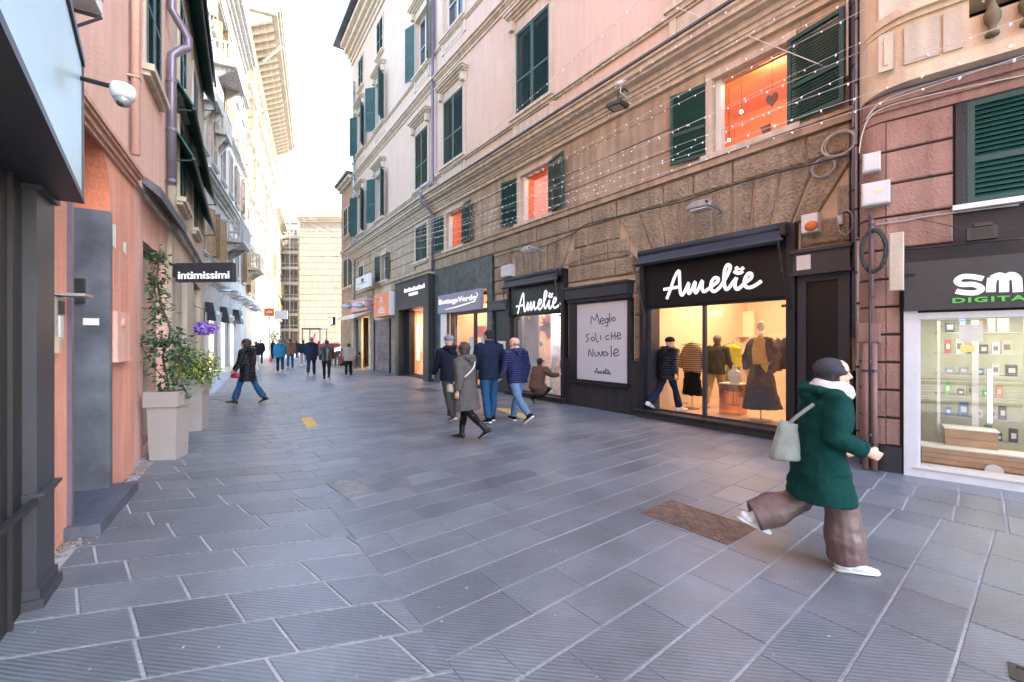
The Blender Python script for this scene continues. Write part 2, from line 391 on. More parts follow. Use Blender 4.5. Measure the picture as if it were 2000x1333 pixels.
# strip in front of house C (slabs square to it)
dC=Vector((-bd.x,-bd.y)); 
qC=Vector(bn); s=0
P0=Vector(G(1718,975))
for k in range(3):
    r=-.42
    while r<9:
        L=rs.uniform(.30,.36); b0=.012+k*.55; b1=b0+.535
        O=Vector(bA)+dC*((P0-Vector(bA)).dot(dC))
        poly=[tuple(O+dC*r+qC*b0),tuple(O+dC*(r+L-.016)+qC*b0),tuple(O+dC*(r+L-.016)+qC*b1),tuple(O+dC*r+qC*b1)]
        slab(poly,[],rs.random()**1.3); r+=L
tag(pv.build('pavement',SL),kind='structure')
# square drain cover and rusty manhole cover
def cover(name,label,pts,m,thick,diamond):
    P=[G(*p) for p in pts]; c=sum(P,Vector((0,0)))/4; e=((P[2]-P[1])+(P[3]-P[0])); L=e.length/2; e.normalize(); f=Vector((-e.y,e.x)); Wd=abs((P[1]-P[0]).dot(f)+(P[2]-P[3]).dot(f))/2
    t=thing(name,label,'manhole cover',(c.x,c.y,0),math.atan2(e.y,e.x))
    a,b=L/2,Wd/2
    fr=MB(); 
    for x0,x1,y0,y1 in ((-a,a,-b,-b+.025),(-a,a,b-.025,b),(-a,-a+.025,-b+.025,b-.025),(a-.025,a,-b+.025,b-.025)): fr.box(x0,x1,y0,y1,-.02,.006)
    fr.build('frame',m,t)
    pl=MB(); pl.box(-a+.027,a-.027,-b+.027,b-.027,-.02,.003)
    n=thick; 
    x=-a+.05
    i=0
    while x<a-.05:
        y=-b+.05; j=0
        while y<b-.05:
            if diamond:
                s=1 if (i+j)%2 else -1; dx,dy=.016,.016*s
                pl.add([(x-dx,y-dy-.004,.003),(x-dx,y-dy+.004,.003),(x+dx,y+dy+.004,.003),(x+dx,y+dy-.004,.003),(x-dx*.8,y-dy*.8,.007),(x+dx*.8,y+dy*.8,.007)],[(0,3,5,4),(1,4,5,2),(0,4,1),(2,5,3)])
            else: pl.box(x-.012,x+.012,y-.012,y+.012,.0025,.006)
            y+=n; j+=1
        x+=n; i+=1
    pl.build('plate',m,t); return t
cover('manhole_cover','rusty brown rectangular steel plate set in the paving near the person in green',[(1250,1003),(1312,977),(1475,1032),(1425,1065)],mat('rusty_steel',(.165,.105,.075),.7,.45,9,.6,50,fine=.4),.042,True)
cover('drain_cover','small pale grey square cover with studded plate set in the slabs near the seam',[(635,945),(695,933),(738,963),(685,977)],mat('worn_steel',(.17,.165,.17),.5,.3,9,.3,50),.045,True)
cover('utility_cover','dark metal cover at the bottom right corner of the paving',[(1955,1318),(1985,1300),(2040,1318),(2010,1340)],M['bmetal'],.045,True)
cover('far_cover','flat dark cover in the paving beyond the woman in the grey coat',[(808,761),(835,757),(858,763),(830,768)],mat('dark_cover',(.06,.06,.07),.5,.2,9),.06,False)
yp=mat('yellow_road_paint',(.62,.42,.10),.7,.15,20,fine=.3)
for k,(lab,pts) in enumerate([('short yellow painted mark on the paving in the middle of the street',[(587,818),(607,814),(622,832),(600,837)]),
   ('long yellow painted dash on the paving under the man in the blue padded jacket',[(968,799),(990,798),(1040,815),(1020,818)])]):
    P=[G(*p) for p in pts]; m_=MB(); m_.add([(p.x,p.y,.004) for p in P]+[(p.x,p.y,.0) for p in P],[(0,1,2,3),(4,5,1,0),(5,6,2,1),(6,7,3,2),(7,4,0,3)])
    tag(m_.build('painted_mark',yp),lab,'road marking',kind='structure')
# litter specks
for k in range(12):
    px,py=rs.uniform(250,1950),rs.uniform(800,1300); p=G(px,py)
    m_=MB(); r_=rs.uniform(.004,.008); a=rs.uniform(0,3); n_=7
    vs=[(r_*math.cos(2*math.pi*i/n_+a)*rs.uniform(.6,1.5),r_*math.sin(2*math.pi*i/n_+a)*rs.uniform(.6,1.2),.002) for i in range(n_)]
    vs+=[(v[0],v[1],-.001) for v in vs]
    m_.add(vs,[tuple(range(n_))]+[(n_+i,n_+(i+1)%n_,(i+1)%n_,i) for i in range(n_)])
    if k==0: spk=[]
    spk.append((m_,p))
allm=MB()
for m_,p in spk: allm.add([(v[0]+p.x,v[1]+p.y,v[2]) for v in m_.v],m_.f)
tag(allm.build('litter',mat('trodden_gum',(.34,.34,.34),.8)),'pale trodden gum and crumbs scattered over the dark slabs','litter',kind='stuff')

rb2=MB(); rq=random.Random(5)
for i in range(420):
    p=F1.w(rq.uniform(F1.u(88),F1.u(285)),-abs(rq.gauss(0,.07))-.005,0); r_=rq.uniform(.004,.016); rb2.ell((p.x,p.y,r_*.2),(r_*rq.uniform(.7,1.5),r_,r_*.7),5,3)
tag(rb2.build('rubble',mat('crumbled_mortar',(.22,.17,.14),.95,.3,9)),'crumbled mortar and grit along the foot of the orange wall','rubble',kind='stuff')
# ---------------- wall helpers ----------------
def cellwall(mb,u0,u1,z0,z1,holes,depth=.28,y=0.0):
    us=sorted({u0,u1,*[h[0] for h in holes],*[h[1] for h in holes]}); zs=sorted({z0,z1,*[h[2] for h in holes],*[h[3] for h in holes]})
    us=[u for u in us if u0<=u<=u1]; zs=[z for z in zs if z0<=z<=z1]
    for i in range(len(us)-1):
        for j in range(len(zs)-1):
            a,b,c,d=us[i],us[i+1],zs[j],zs[j+1]; mu,mz=(a+b)/2,(c+d)/2
            if any(h[0]<mu<h[1] and h[2]<mz<h[3] for h in holes): continue
            mb.add([(a,y,c),(b,y,c),(b,y,d),(a,y,d)],[(0,1,2,3)])
    for a,b,c,d in holes:
        D=y+depth
        mb.add([(a,y,c),(a,y,d),(a,D,d),(a,D,c)],[(0,1,2,3)]); mb.add([(b,y,c),(b,D,c),(b,D,d),(b,y,d)],[(0,1,2,3)])
        mb.add([(a,y,d),(b,y,d),(b,D,d),(a,D,d)],[(0,1,2,3)]); mb.add([(a,y,c),(a,D,c),(b,D,c),(b,y,c)],[(0,1,2,3)])
def shell(mb,u0,u1,z1,D):
    """sides, back and flat top of a building behind a facade"""
    mb.add([(u0,0,-.02),(u0,0,z1),(u0,D,z1),(u0,D,-.02)],[(0,1,2,3)]); mb.add([(u1,0,-.02),(u1,D,-.02),(u1,D,z1),(u1,0,z1)],[(0,1,2,3)])
    mb.add([(u0,D,-.02),(u0,D,z1),(u1,D,z1),(u1,D,-.02)],[(0,1,2,3)]); mb.add([(u0,0,z1),(u1,0,z1),(u1,D,z1),(u0,D,z1)],[(0,1,2,3)])
_mc={}
def cached(key,fn):
    if key not in _mc: _mc[key]=fn()
    return _mc[key]
def shutter_mesh(w,h,sl=.05,th=.04,fr=.06,mid=True):
    """louvered leaf, hinge edge at x=0, spans +x, front toward -y"""
    def f():
        b=MB(); b.box(0,fr,-th,0,0,h); b.box(w-fr,w,-th,0,0,h); b.box(fr,w-fr,-th,0,0,fr); b.box(fr,w-fr,-th,0,h-fr,h)
        segs=[(fr,h-fr)]
        if mid: c=h*.42; b.box(fr,w-fr,-th,0,c-fr/2,c+fr/2); segs=[(fr,c-fr/2),(c+fr/2,h-fr)]
        for a,c in segs:
            n=max(2,int((c-a)/sl)); 
            for i in range(n):
                z=a+(c-a)*(i+.5)/n; k=(c-a)/n*.48
                b.add([(fr,-th*.9,z-k),(w-fr,-th*.9,z-k),(w-fr,-th*.15,z+k*.7),(fr,-th*.15,z+k*.7),(fr,-th*.9,z-k+.006),(w-fr,-th*.9,z-k+.006),(w-fr,-th*.15,z+k*.7+.006),(fr,-th*.15,z+k*.7+.006)],
                  [(0,1,5,4),(3,7,6,2),(4,5,6,7),(0,3,2,1)])
        return b.mesh('shutter')
    return cached(('sh',round(w,2),round(h,2),sl,mid),f)
def sash_mesh(w,h,f=.06,cols=2,rows=2):
    def g():
        b=MB(); b.box(0,f,-.05,0,0,h); b.box(w-f,w,-.05,0,0,h); b.box(f,w-f,-.05,0,0,f); b.box(f,w-f,-.05,0,h-f,h)
        for i in range(1,cols): x=w*i/cols; b.box(x-f*.5,x+f*.5,-.045,-.002,f,h-f)
        for j in range(1,rows): z=h*j/rows; b.box(f,w-f,-.035,-.004,z-.015,z+.015)
        return b.mesh('frame')
    return cached(('sa',round(w,2),round(h,2),cols,rows),g)
def surround_mesh(w,h,bw=.14,pr=.06,ped=False,sill=True,apron=0):
    def g():
        b=MB(); b.box(-bw,0,-pr,0,0,h); b.box(w,w+bw,-pr,0,0,h); b.box(-bw,w+bw,-pr-.003,0,h,h+bw)
        if sill: b.box(-bw-.06,w+bw+.06,-pr-.10,0,-.09,-.002); b.box(-bw-.02,w+bw+.02,-pr-.05,0,-.15,-.09)
        if ped:
            z=h+bw; b.box(-bw+.02,w+bw-.02,-pr*.6,0,z+.0,z+.22)
            for k,(a,p) in enumerate(((.02,.10),(.07,.17),(.12,.25),(.16,.30))): b.box(-bw-a,w+bw+a,-p,0,z+.22+k*.065,z+.22+(k+1)*.065-.001)
            for x in (-bw-.02,w+bw-.14): b.box(x,x+.16,-.2,0,z-.05,z+.22)
        if apron: 
            b.box(-bw,0,-pr*.8,0,-apron,-.15); b.box(w,w+bw,-pr*.8,0,-apron,-.15)
            b.box(.08,w-.08,-.03,0,-apron+.12,-.26); b.box(.0,w,-.015,0,-apron,-.151)
        return b.mesh('surround')
    return cached(('su',round(w,2),round(h,2),bw,pr,ped,sill,apron),g)
def window(bld,u,z,w,h,style,shm=None,sur=None,surm=None,pane=None,leaf=None,ang=None,label=None,**kw):
    """window part of a building with frame, surround, shutters as sub-parts; style open / closed / none / left / right"""
    pn=cached(('pane',round(w,2),round(h,2)),lambda: MB().box(0,w,.20,.215,0,h).mesh('pane'))
    o=part('window',pn,pane or M['pane'],bld,(u,0,z))
    if label: o['label']=label
    if style!='closed': part('frame',sash_mesh(w,h),kw.get('frm',M['wframe']),o,(0,.19,0))
    if sur is not None: part('surround',surround_mesh(w,h,**sur),surm or M['trim'],o,(0,0,0))
    sm=shm or M['green']
    if style=='closed':
        me=shutter_mesh(w/2-.01,h-.02,kw.get('sl',.06))
        part('shutter',me,sm,o,(.005,.0,.01)); part('shutter',me,sm,o,(w/2+.005,.0,.01))
    elif style in('open','left','right'):
        lw=leaf or w/2; me=shutter_mesh(lw,h,kw.get('sl',.06)); a=R(ang or 170)
        if style!='right': part('shutter',me,sm,o,(-.01,-.05,0),math.pi+R(180)-a+ math.pi*0) ; kids(o)[-1].rotation_euler=(0,0,-a)
        if style!='left': part('shutter',me,sm,o,(w+.01,-.05,0),0); kids(o)[-1].rotation_euler=(0,0,-(math.pi-a))
    return o
def mould(mb,u0,u1,z,steps,ends=True):
    """stepped moulding: list of (dz, projection) from z upwards"""
    for dz,p in steps: mb.box(u0,u1,-p,.0,z,z+dz-.001); z+=dz
    return z
def moulds(parent,name,m,items):
    for u0,u1,z,steps in items: b=MB(); mould(b,u0,u1,z,steps); b.build(name,m,parent)
# ---------------- right: pink building, facade A ----------------
A=FA; uA1=A.u(1672); ZE=20.7
def holeA(x0,x1,z0,z1): return (A.u(x0),A.u(x1),z0,z1)
shopA2=(A.u(1262),A.u(1560),0.0,3.42); shopA1=(A.u(1000),A.u(1109),0.0,3.42); shopG=(A.u(868),A.u(957),0.0,3.3)
doorA=(A.u(1563),A.u(1663),0.0,2.95); doorN=(A.u(966),A.u(997),0.0,2.75)
mez=[(A.u(873),A.u(905)),(A.u(1018),A.u(1075)),(A.u(1395),A.u(1541))]
mz0,mz1=5.06,6.42
upx=[(866,906),(1010,1075)]
ups=[(A.u(a),A.u(b)) for a,b in upx]; du=ups[1][0]-ups[0][0]
uw=ups[1][1]-ups[1][0]
ups=[(A.u(868),A.u(868)+uw),(ups[1][0],ups[1][0]+uw),(ups[1][0]+du*1.12,ups[1][0]+du*1.12+uw)]
bA=thing('pink_building','tall pink plastered building over brown rusticated stone, its lower storey holding the lit boutique windows','building',(A.O.x,A.O.y,0),A.ang)
wl=MB(); cw_=MB()
lowholes=[shopA2,shopA1,shopG,doorA,doorN]+[(a,b,mz0,mz1) for a,b in mez]
cellwall(cw_,0,uA1,-.02,6.75,lowholes,.30)
upper=[(a,b,z,z+2.45) for a,b in ups for z in (8.25,13.2)]+[(a+.1,b-.1,17.3,19.2) for a,b in ups]
cellwall(wl,0,uA1,6.75,ZE,upper,.22)
shell(wl,0,uA1,ZE,11); wl.box(.1,uA1-.1,.35,10.8,4.45,4.5); wl.box(.1,uA1-.1,.35,10.8,6.9,6.95)
wl.build('wall',M['pink'],bA); cw_.build('lower_wall',M['joint'],bA)
# rusticated blocks
st=MB(); sm=MB(); rb=random.Random(11)
def free(u0,u1,z0,z1,hs,pad=.0):
    """split an interval of a course around holes"""
    segs=[(u0,u1)]
    for a,b,c,d in hs:
        if d<=z0+.02 or c>=z1-.02: continue
        ns=[]
        for s,e in segs:
            if b<=s or a>=e: ns.append((s,e)); continue
            if a-pad>s: ns.append((s,a-pad))
            if b+pad<e: ns.append((b+pad,e))
        segs=ns
    return segs
def course(mb,u0,u1,z0,z1,hs,lmin,lmax,pr,ch,m,gap=.012,pad=.0,full=False):
    for s,e in free(u0,u1,z0,z1,hs,pad):
        x=s
        while x<e-.06:
            L=rb.uniform(lmin,lmax); 
            if e-(x+L)<lmin*.6: L=e-x
            L=min(L,e-x)
            mb.prism([(x+gap/2,z0+gap/2),(x+L-gap/2,z0+gap/2),(x+L-gap/2,z1-gap/2),(x+gap/2,z1-gap/2)],-pr+rb.uniform(-.008,.008),-.001,ch,m); x+=L
blk=[shopA2,shopA1,shopG,doorA,doorN]
posterbox=(A.u(1119),A.u(1241),0,3.05)
marble=(A.u(854),A.u(967),0,4.33)
hs=[(a-.03,b+.03,c,d) for a,b,c,d in blk]+[posterbox,marble]
# fans above the two boutique openings
def fan(uc,half,z0,z1,n,spread):
    js=[]
    for k in range(n+1):
        t=(k/n-.5)*2; js.append((uc+t*half,uc+t*(half+spread*abs(t)**1.1)))
    for k in range(n):
        (b0,t0),(b1,t1)=js[k],js[k+1]
        st.prism([(b0+.02,z0),(b1-.02,z0),(t1-.02,z1),(t0+.02,z1)],-.06+rb.uniform(-.01,.01),-.001,.035,.035)
    return js[0][1],js[-1][1],js[0][0],js[-1][0]
f2=fan(A.u(1395),1.62,3.47,4.36,10,.55); f1=fan(A.u(1056),.92,3.47,4.36,6,.40)
zc=[1.18,1.66,2.14,2.62,3.06,3.46]
for z0,z1 in zip(zc[:-1],zc[1:]): course(st,A.u(967),uA1,z0,z1,hs,.4,.8,.055,.035,.035,gap=.022)
# sides of the fans: stepped blocks filling 3.47-4.36
for z0,z1 in ((3.47,3.91),(3.91,4.36)):
    k=(z1-3.47)/.89
    hh=[(f2[2]+(f2[0]-f2[2])*k-.0,f2[3]+(f2[1]-f2[3])*k,3,5),(f1[2]+(f1[0]-f1[2])*k,f1[3]+(f1[1]-f1[3])*k,3,5),marble]
    course(st,A.u(858),uA1,z0,z1,hh,.45,.9,.055,.035,.035,gap=.022)
course(st,0,uA1,4.37,4.80,[],.6,1.3,.06,.035,.035,gap=.022)
sm.box(0,uA1,-.10,0,4.81,4.93); sm.box(0,uA1,-.13,0,4.935,4.99)
z=5.0
while z<6.6:
    z1=min(z+.43,6.66); course(sm,0,uA1,z,z1,[(a-.16,b+.16,mz0-.06,mz1+.16) for a,b in mez],2.4,4.6,.035,.014,.014,gap=.016); z=z1
st.build('rough_stone',M['stone'],bA); sm.build('smooth_stone',M['stone2'],bA)
tr=MB()
z=mould(tr,0,uA1,6.68,[(.10,.10),(.05,.16),(.08,.20),(.10,.26),(.06,.42),(.10,.50),(.05,.56)])
tr.build('cornice',M['trim'],bA)
ct=MB(); ct.box(0,uA1,-.60,-.02,z+.0,z+.045); ct.build('lead_flashing',M['slate'],bA)
moulds(bA,'string_course',M['trim'],[(0,uA1,8.02,[(.05,.06),(.06,.11)]),(0,uA1,11.72,[(.10,.05),(.05,.09),(.08,.15),(.04,.22)]),(0,uA1,12.98,[(.05,.05),(.06,.09)]),(0,uA1,16.9,[(.06,.06),(.07,.10)]),(0,uA1,ZE-.6,[(.2,.12),(.15,.3),(.15,.45)])])
ro=MB(); ro.box(-.2,uA1,-.75,11.2,ZE+.02,ZE+.14); ro.build('roof',M['slate'],bA)
for a,b in ups:
    window(bA,a,8.25,b-a,2.45,'closed',M['green'],dict(bw=.16,pr=.06,ped=True,sill=True,apron=.72))
    window(bA,a,13.2,b-a,2.45,'none',M['bshut'],dict(bw=.16,pr=.06,ped=True,sill=True,apron=.6))
    window(bA,a+.1,17.3,b-a-.2,1.9,'closed',M['bshut'],dict(bw=.12,pr=.05))
# lit mezzanine windows: deep orange room behind, one louvered leaf each side
orm=mat('orange_room_wall',(.80,.33,.17),.8,.05,2)
for k,(a,b) in enumerate(mez):
    wd=b-a; h=mz1-mz0
    o=window(bA,a,mz0,wd,h,'open',M['green'],None,None,pane=glass('clear_window_glass',(1,1,1),.25,.02),leaf=[.80,.76,.80][k] ,ang=[172,168,170][k],sl=.045)
    for c in kids(o):
        if c.name.startswith('frame'): bpy.data.objects.remove(c)
    fr=MB(); fr.box(-.13,-.002,-.07,0,-.02,h+.10); fr.box(wd+.002,wd+.13,-.07,0,-.02,h+.10); fr.box(-.13,wd+.13,-.072,0,h+.002,h+.13); fr.box(-.2,wd+.2,-.14,.0,-.12,-.022)
    fr.build('surround',M['trim'],o)
    f2_=MB(); f2_.box(0.002,.10,.05,.19,0,h); f2_.build('inner_reveal',M['white'],o)
    # orange room
    rm=MB(); x0,x1=a-.9,b+.9; 
    rm.add([(x0,2.6,4.52),(x1,2.6,4.52),(x1,2.6,6.9),(x0,2.6,6.9)],[(0,1,2,3)]); rm.add([(x0,.31,4.52),(x0,2.6,4.52),(x0,2.6,6.9),(x0,.31,6.9)],[(0,1,2,3)])
    rm.add([(x1,.31,4.52),(x1,.31,6.9),(x1,2.6,6.9),(x1,2.6,4.52)],[(0,1,2,3)]); rm.add([(x0,.31,6.88),(x0,2.6,6.88),(x1,2.6,6.88),(x1,.31,6.88)],[(0,1,2,3)]); rm.add([(x0,.31,4.53),(x1,.31,4.53),(x1,2.6,4.53),(x0,2.6,4.53)],[(0,1,2,3)])
    rm.build('orange_room',orm,bA)
    L=bpy.data.lights.new('room_light','POINT'); L.energy=[6,7,8.5][k]; L.color=(1,.58,.36); L.shadow_soft_size=.2
    lo=bpy.data.objects.new('room_light',L); COL.objects.link(lo); lo.location=A.w((a+b)/2,.9,6.75)
# pendant bulbs and a dress form up in the large window
a,b=mez[2]
for k,(px,py) in enumerate(((1448,219),(1424,274),(1403,241))):
    u=A.u(px,1.2); z=A.z(px,py,1.2); t=A.thing('pendant_lamp',['glowing globe lamp high in the big orange window','glowing globe lamp low on its cord in the big orange window','glowing globe lamp at the left jamb of the big orange window'][k],'lamp',u,1.2,z,'globe lamps in the orange window')
    MB().ell((0,0,0),(.028,.028,.028)).build('globe',emit('globe_glow',(1,.72,.35),14),t,smooth=True); MB().tube([(0,0,.04),(0,0,6.86-z)],.006,5).build('cord',M['cable'],t)
u=A.u(1508,.55); t=A.thing('coat_on_form','beige coat on a headless form in the big orange window upstairs','dress form',u,.55,4.54)
b_=MB(); b_.loft([(0,0,.0),(0,0,.4),(0,0,.62),(0,0,.80),(0,0,.90)],[(.20,.14),(.19,.13),(.22,.13),(.17,.10),(.07,.06)],18); b_.tube([(-.19,0,.8),(-.27,0,.55),(-.26,-.02,.2)],[.07,.065,.05],10); b_.tube([(.19,0,.8),(.27,0,.55),(.26,-.02,.2)],[.07,.065,.05],10)
b_.build('coat',mat('beige_coat',(.50,.33,.22),.8,.15,5),t,smooth=True)
lp=MB(); lp.prism([(-.02,-.002),(.17,.002),(.03,.5)],-.16,-.14); lp.add([(-.14,-.15,.88),(0,-.155,.45),(.04,-.15,.88)],[(0,1,2)]); lp.v=lp.v[-3:]; lp.f=[(0,1,2)]; lp.add([(-.14,-.14,.88),(0,-.145,.45),(.04,-.14,.88)],[(0,2,1)]); lp.build('lapel',mat('dark_lapel',(.12,.05,.04),.8),t)
ht=A.thing('heart_ornament','dark heart shaped ornament hanging above the beige coat in the orange window','ornament',A.u(1508,.5),.5,A.z(1508,195,.5))
hp=[]
for i in range(28):
    q=2*math.pi*i/28; hp.append((.0062*16*math.sin(q)**3,.0085*(13*math.cos(q)-5*math.cos(2*q)-2*math.cos(3*q)-math.cos(4*q))))
MB().prism(hp[::-1],-.012,.012).build('heart',mat('dark_red_card',(.10,.02,.02),.7),ht); MB().tube([(0,0,.08),(0,0,6.87-A.z(1508,195,.5))],.003,4).build('cord',M['cable'],ht)
# dark plinth below the stonework
for s,e in free(A.u(958),uA1,0,1.15,[(a-.02,b+.02,c,d) for a,b,c,d in blk]): pl=MB(); pl.box(s,e,-.105,0,-.02,1.15); pl.box(s,e,-.12,0,1.15,1.17); pl.build('plinth',M['plinth'],bA)
# marble panel round the herb shop
mb=MB(); a,b=marble[0],marble[1]
cellwall(mb,a,b,0,4.33,[(A.u(878),A.u(957),0,3.3)],.12,-.12); mb.box(a-.001,a,-.12,0,0,4.33); mb.box(b,b+.001,-.12,0,0,4.33); mb.box(a,b,-.12,0,4.33,4.332)
mb.build('marble_cladding',M['marble'],bA)
def linear(mb,u,z0,z1,w=.05,d=.15): mb.box(u-w/2,u+w/2,-d,0,z0,z1)

def room(frame,name,label,u0,u1,D,z0,z1,wm,fm,y0=.32,power=120,col=(1,.60,.33),nspots=4,sizes=None):
    t=frame.thing(name,label,'shop interior',u0,y0,z0); W_=u1-u0; H_=z1-z0
    wmsh=MB(); wmsh.add([(0,D,0),(W_,D,0),(W_,D,H_),(0,D,H_)],[(0,1,2,3)]); wmsh.add([(0,0,0),(0,D,0),(0,D,H_),(0,0,H_)],[(0,1,2,3)]); wmsh.add([(W_,0,0),(W_,0,H_),(W_,D,H_),(W_,D,0)],[(0,1,2,3)])
    wmsh.build('wall',wm,t)
    MB().add([(0,0,H_),(0,D,H_),(W_,D,H_),(W_,0,H_)],[(0,1,2,3)]).build('ceiling',wm,t)
    MB().add([(0,-.3,0),(W_,-.3,0),(W_,D,0),(0,D,0)],[(0,1,2,3)]).build('floor',fm,t)
    sp=MB().tube([(0,0,0),(0,0,-.02)],.06,12).mesh('ceiling_spot')
    for k in range(nspots):
        part('ceiling_spot',sp,M['ledw'],t,(W_*(k+.5)/nspots,.5+(k%2)*1.1,H_-.005))
    L=bpy.data.lights.new('shop_light','AREA'); L.shape='RECTANGLE'; L.size=W_*.8; L.size_y=D*.6; L.energy=power; L.color=col
    lo=bpy.data.objects.new('shop_light',L); COL.objects.link(lo); lo.location=frame.w((u0+u1)/2,y0+D*.45,z1-.06); lo.rotation_euler=(0,0,frame.ang)
    return t

# ---------- boutique front: helper for the two signs traced from the photograph ----------
AM=[[(230,700),(262,615),(290,530),(318,476),(332,474),(336,560),(341,640),(355,668),(376,640),(410,565),(404,620),(412,655),(432,628),(463,556),(458,610),(467,650),(490,615),(520,548),(518,600),(530,638),(556,628),(596,596),(642,560),(650,532),(622,524),(596,560),(592,612),(616,638),(660,606),(704,540),(742,462),(745,425),(722,420),(702,470),(698,560),(712,618),(738,608),(772,560),(800,524)],
    [(800,522),(786,572),(794,614),(816,616),(846,588),(876,560),(916,528),(920,495),(896,490),(870,530),(864,580),(892,606),(940,594),(1002,552)],
    [(205,620),(260,612),(322,600)],[(794,436),(806,452),(812,462)],[(858,440),(842,452),(832,462)],[(780,468),(800,484),(830,484),(850,470)]]
def catm(p,n=4):
    out=[]
    for i in range(len(p)-1):
        a=p[max(i-1,0)];b=p[i];c=p[i+1];d=p[min(i+2,len(p)-1)]
        for k in range(n):
            t=k/n; out.append(tuple(.5*((2*b[j])+(-a[j]+c[j])*t+(2*a[j]-5*b[j]+4*c[j]-d[j])*t*t+(-a[j]+3*b[j]-3*c[j]+d[j])*t**3) for j in range(len(b))))
    out.append(p[-1]); return out
def crop(fr,off,ox,oy,s): return lambda x,y:(fr.u(ox+x/s,off),fr.z(ox+x/s,oy+y/s,off))
am_uz=[]
cv=crop(A,-.1,1250,420,4.255)
for s_ in AM: am_uz.append([cv(x,y) for x,y in catm(s_)])
au0=min(p[0] for s_ in am_uz for p in s_); au1=max(p[0] for s_ in am_uz for p in s_); az0=min(p[1] for s_ in am_uz for p in s_); az1=max(p[1] for s_ in am_uz for p in s_)
def amelie(mb,u0,u1,z0,z1,y,r):
    for s_ in am_uz:
        mb.tube([(u0+(p[0]-au0)/(au1-au0)*(u1-u0),y,z0+(p[1]-az0)/(az1-az0)*(z1-z0)) for p in s_],r,10,flat=.5)
def boutique(bu0,bu1,gz,zs0,zs1,ztop,label,signlabel,awlabel,mull,step,rightpost,aoff):
    a,b=bu0,bu1
    t=A.thing('storefront',label,'shop front',a,0,0)
    W_=b-a; f=MB()
    f.box(0,.10,-.16,.28,0,ztop); f.box(W_-rightpost,W_,-.16,.28,0,ztop); f.box(0,W_,-.165,.1,ztop-.07,ztop+.0); f.build('frame',M['dmetal'],t)
    s=MB(); s.box(-.06,W_+.02,-.20,.25,0,step); s.box(-.09,W_+.04,-.24,.25,step,step+.03); s.build('step',M['plinth'],t)
    inn=MB(); inn.box(.10,.19,-.02,.28,step+.03,zs0); inn.box(.19,W_-rightpost-.0,.0,.04,step+.03,step+.07); inn.box(.19,W_-rightpost,.0,.06,zs0-.05,zs0)
    for x in mull: inn.box(x-.028,x+.028,-.03,.05,step+.07,zs0-.05)
    inn.build('mullion',M['gmetal'],t)
    return t
# boutique 2 (large)
a,b=A.u(1258),A.u(1560); t=boutique(a,b,0,2.32,3.2,3.46,'wide boutique shop front with open door and large display window glowing warm','','',[A.u(1376)-a],.13,A.u(1560)-A.u(1543),0)
x0=A.u(1380)-a; x1=A.u(1543)-a
MB().box(x0,x1,.015,.022,.20,2.27).build('pane',M['glassm'],t)
sg=A.thing('shop_sign','large black fascia with glowing white handwritten name over the wide boutique window','sign',a,0,0)
MB().box(.10,b-a-(A.u(1560)-A.u(1543)),-.10,.0,2.32,3.22).build('board',M['black'],sg)
lt=MB(); amelie(lt,A.u(1297,-.1)-a,A.u(1488,-.1)-a,az0,az1,-.115,.031); lt.build('lettering',M['letter'],sg,smooth=True)
def awning(u0,u1,z,label,drop,pr):
    t=A.thing('awning',label,'awning',u0,0,z); W_=u1-u0
    c=MB(); c.tube([(0,-.19,.20),(W_,-.19,.20)],.07,14); c.build('roller',M['navyfab'],t,smooth=True)
    fb=MB(); fb.add([(0.02,-.21,.19),(W_-.05,-.21,.19),(W_-.05,-pr,-.05),(.02,-pr,-.05),(0.02,-.19,.16),(W_-.05,-.19,.16),(W_-.05,-pr+.03,-.08),(.02,-pr+.03,-.08)],[(0,3,2,1),(4,5,6,7),(2,3,7,6),(0,1,5,4),(0,4,7,3),(1,2,6,5)]); fb.build('fabric',M['navyfab'],t)
    br=MB(); br.tube([(-.02,-pr-.01,-.035),(W_+.0,-pr-.01,-.035)],.022,8); br.build('front_bar',M['gmetal'],t)
    for x in (.0,W_-.09):
        ar=MB(); ar.tube([(x+.02,-pr-.02,-.03),(x+.06,-.30,-drop*.5),(x+.09,-.17,-drop)],.016,7); ar.box(x+.0,x+.13,-.20,-.165,-drop-.03,-drop+.01); ar.ell((x+.05,-.30,-drop*.5),(.025,.025,.03)); ar.build('arm',M['bmetal'],t)
    b2=MB(); b2.box(W_-.05,W_+.02,-.36,-.18,.05,.2); b2.build('bracket',M['bmetal'],t); return t
awning(a+.02,A.u(1543)+.04,3.22,'rolled dark blue awning with folding arms above the wide boutique fascia','',.50) if False else awning(a+.02,A.u(1543)+.04,3.22,'rolled dark blue awning with folding arms above the wide boutique fascia',1.05,.36)
r2=room(A,'boutique_room','warmly lit boutique room with pale walls and terracotta floor behind the wide front',a+.02,b+.15,4.2,.14,3.3,M['shopwall'],M['shopfloor'],power=30)
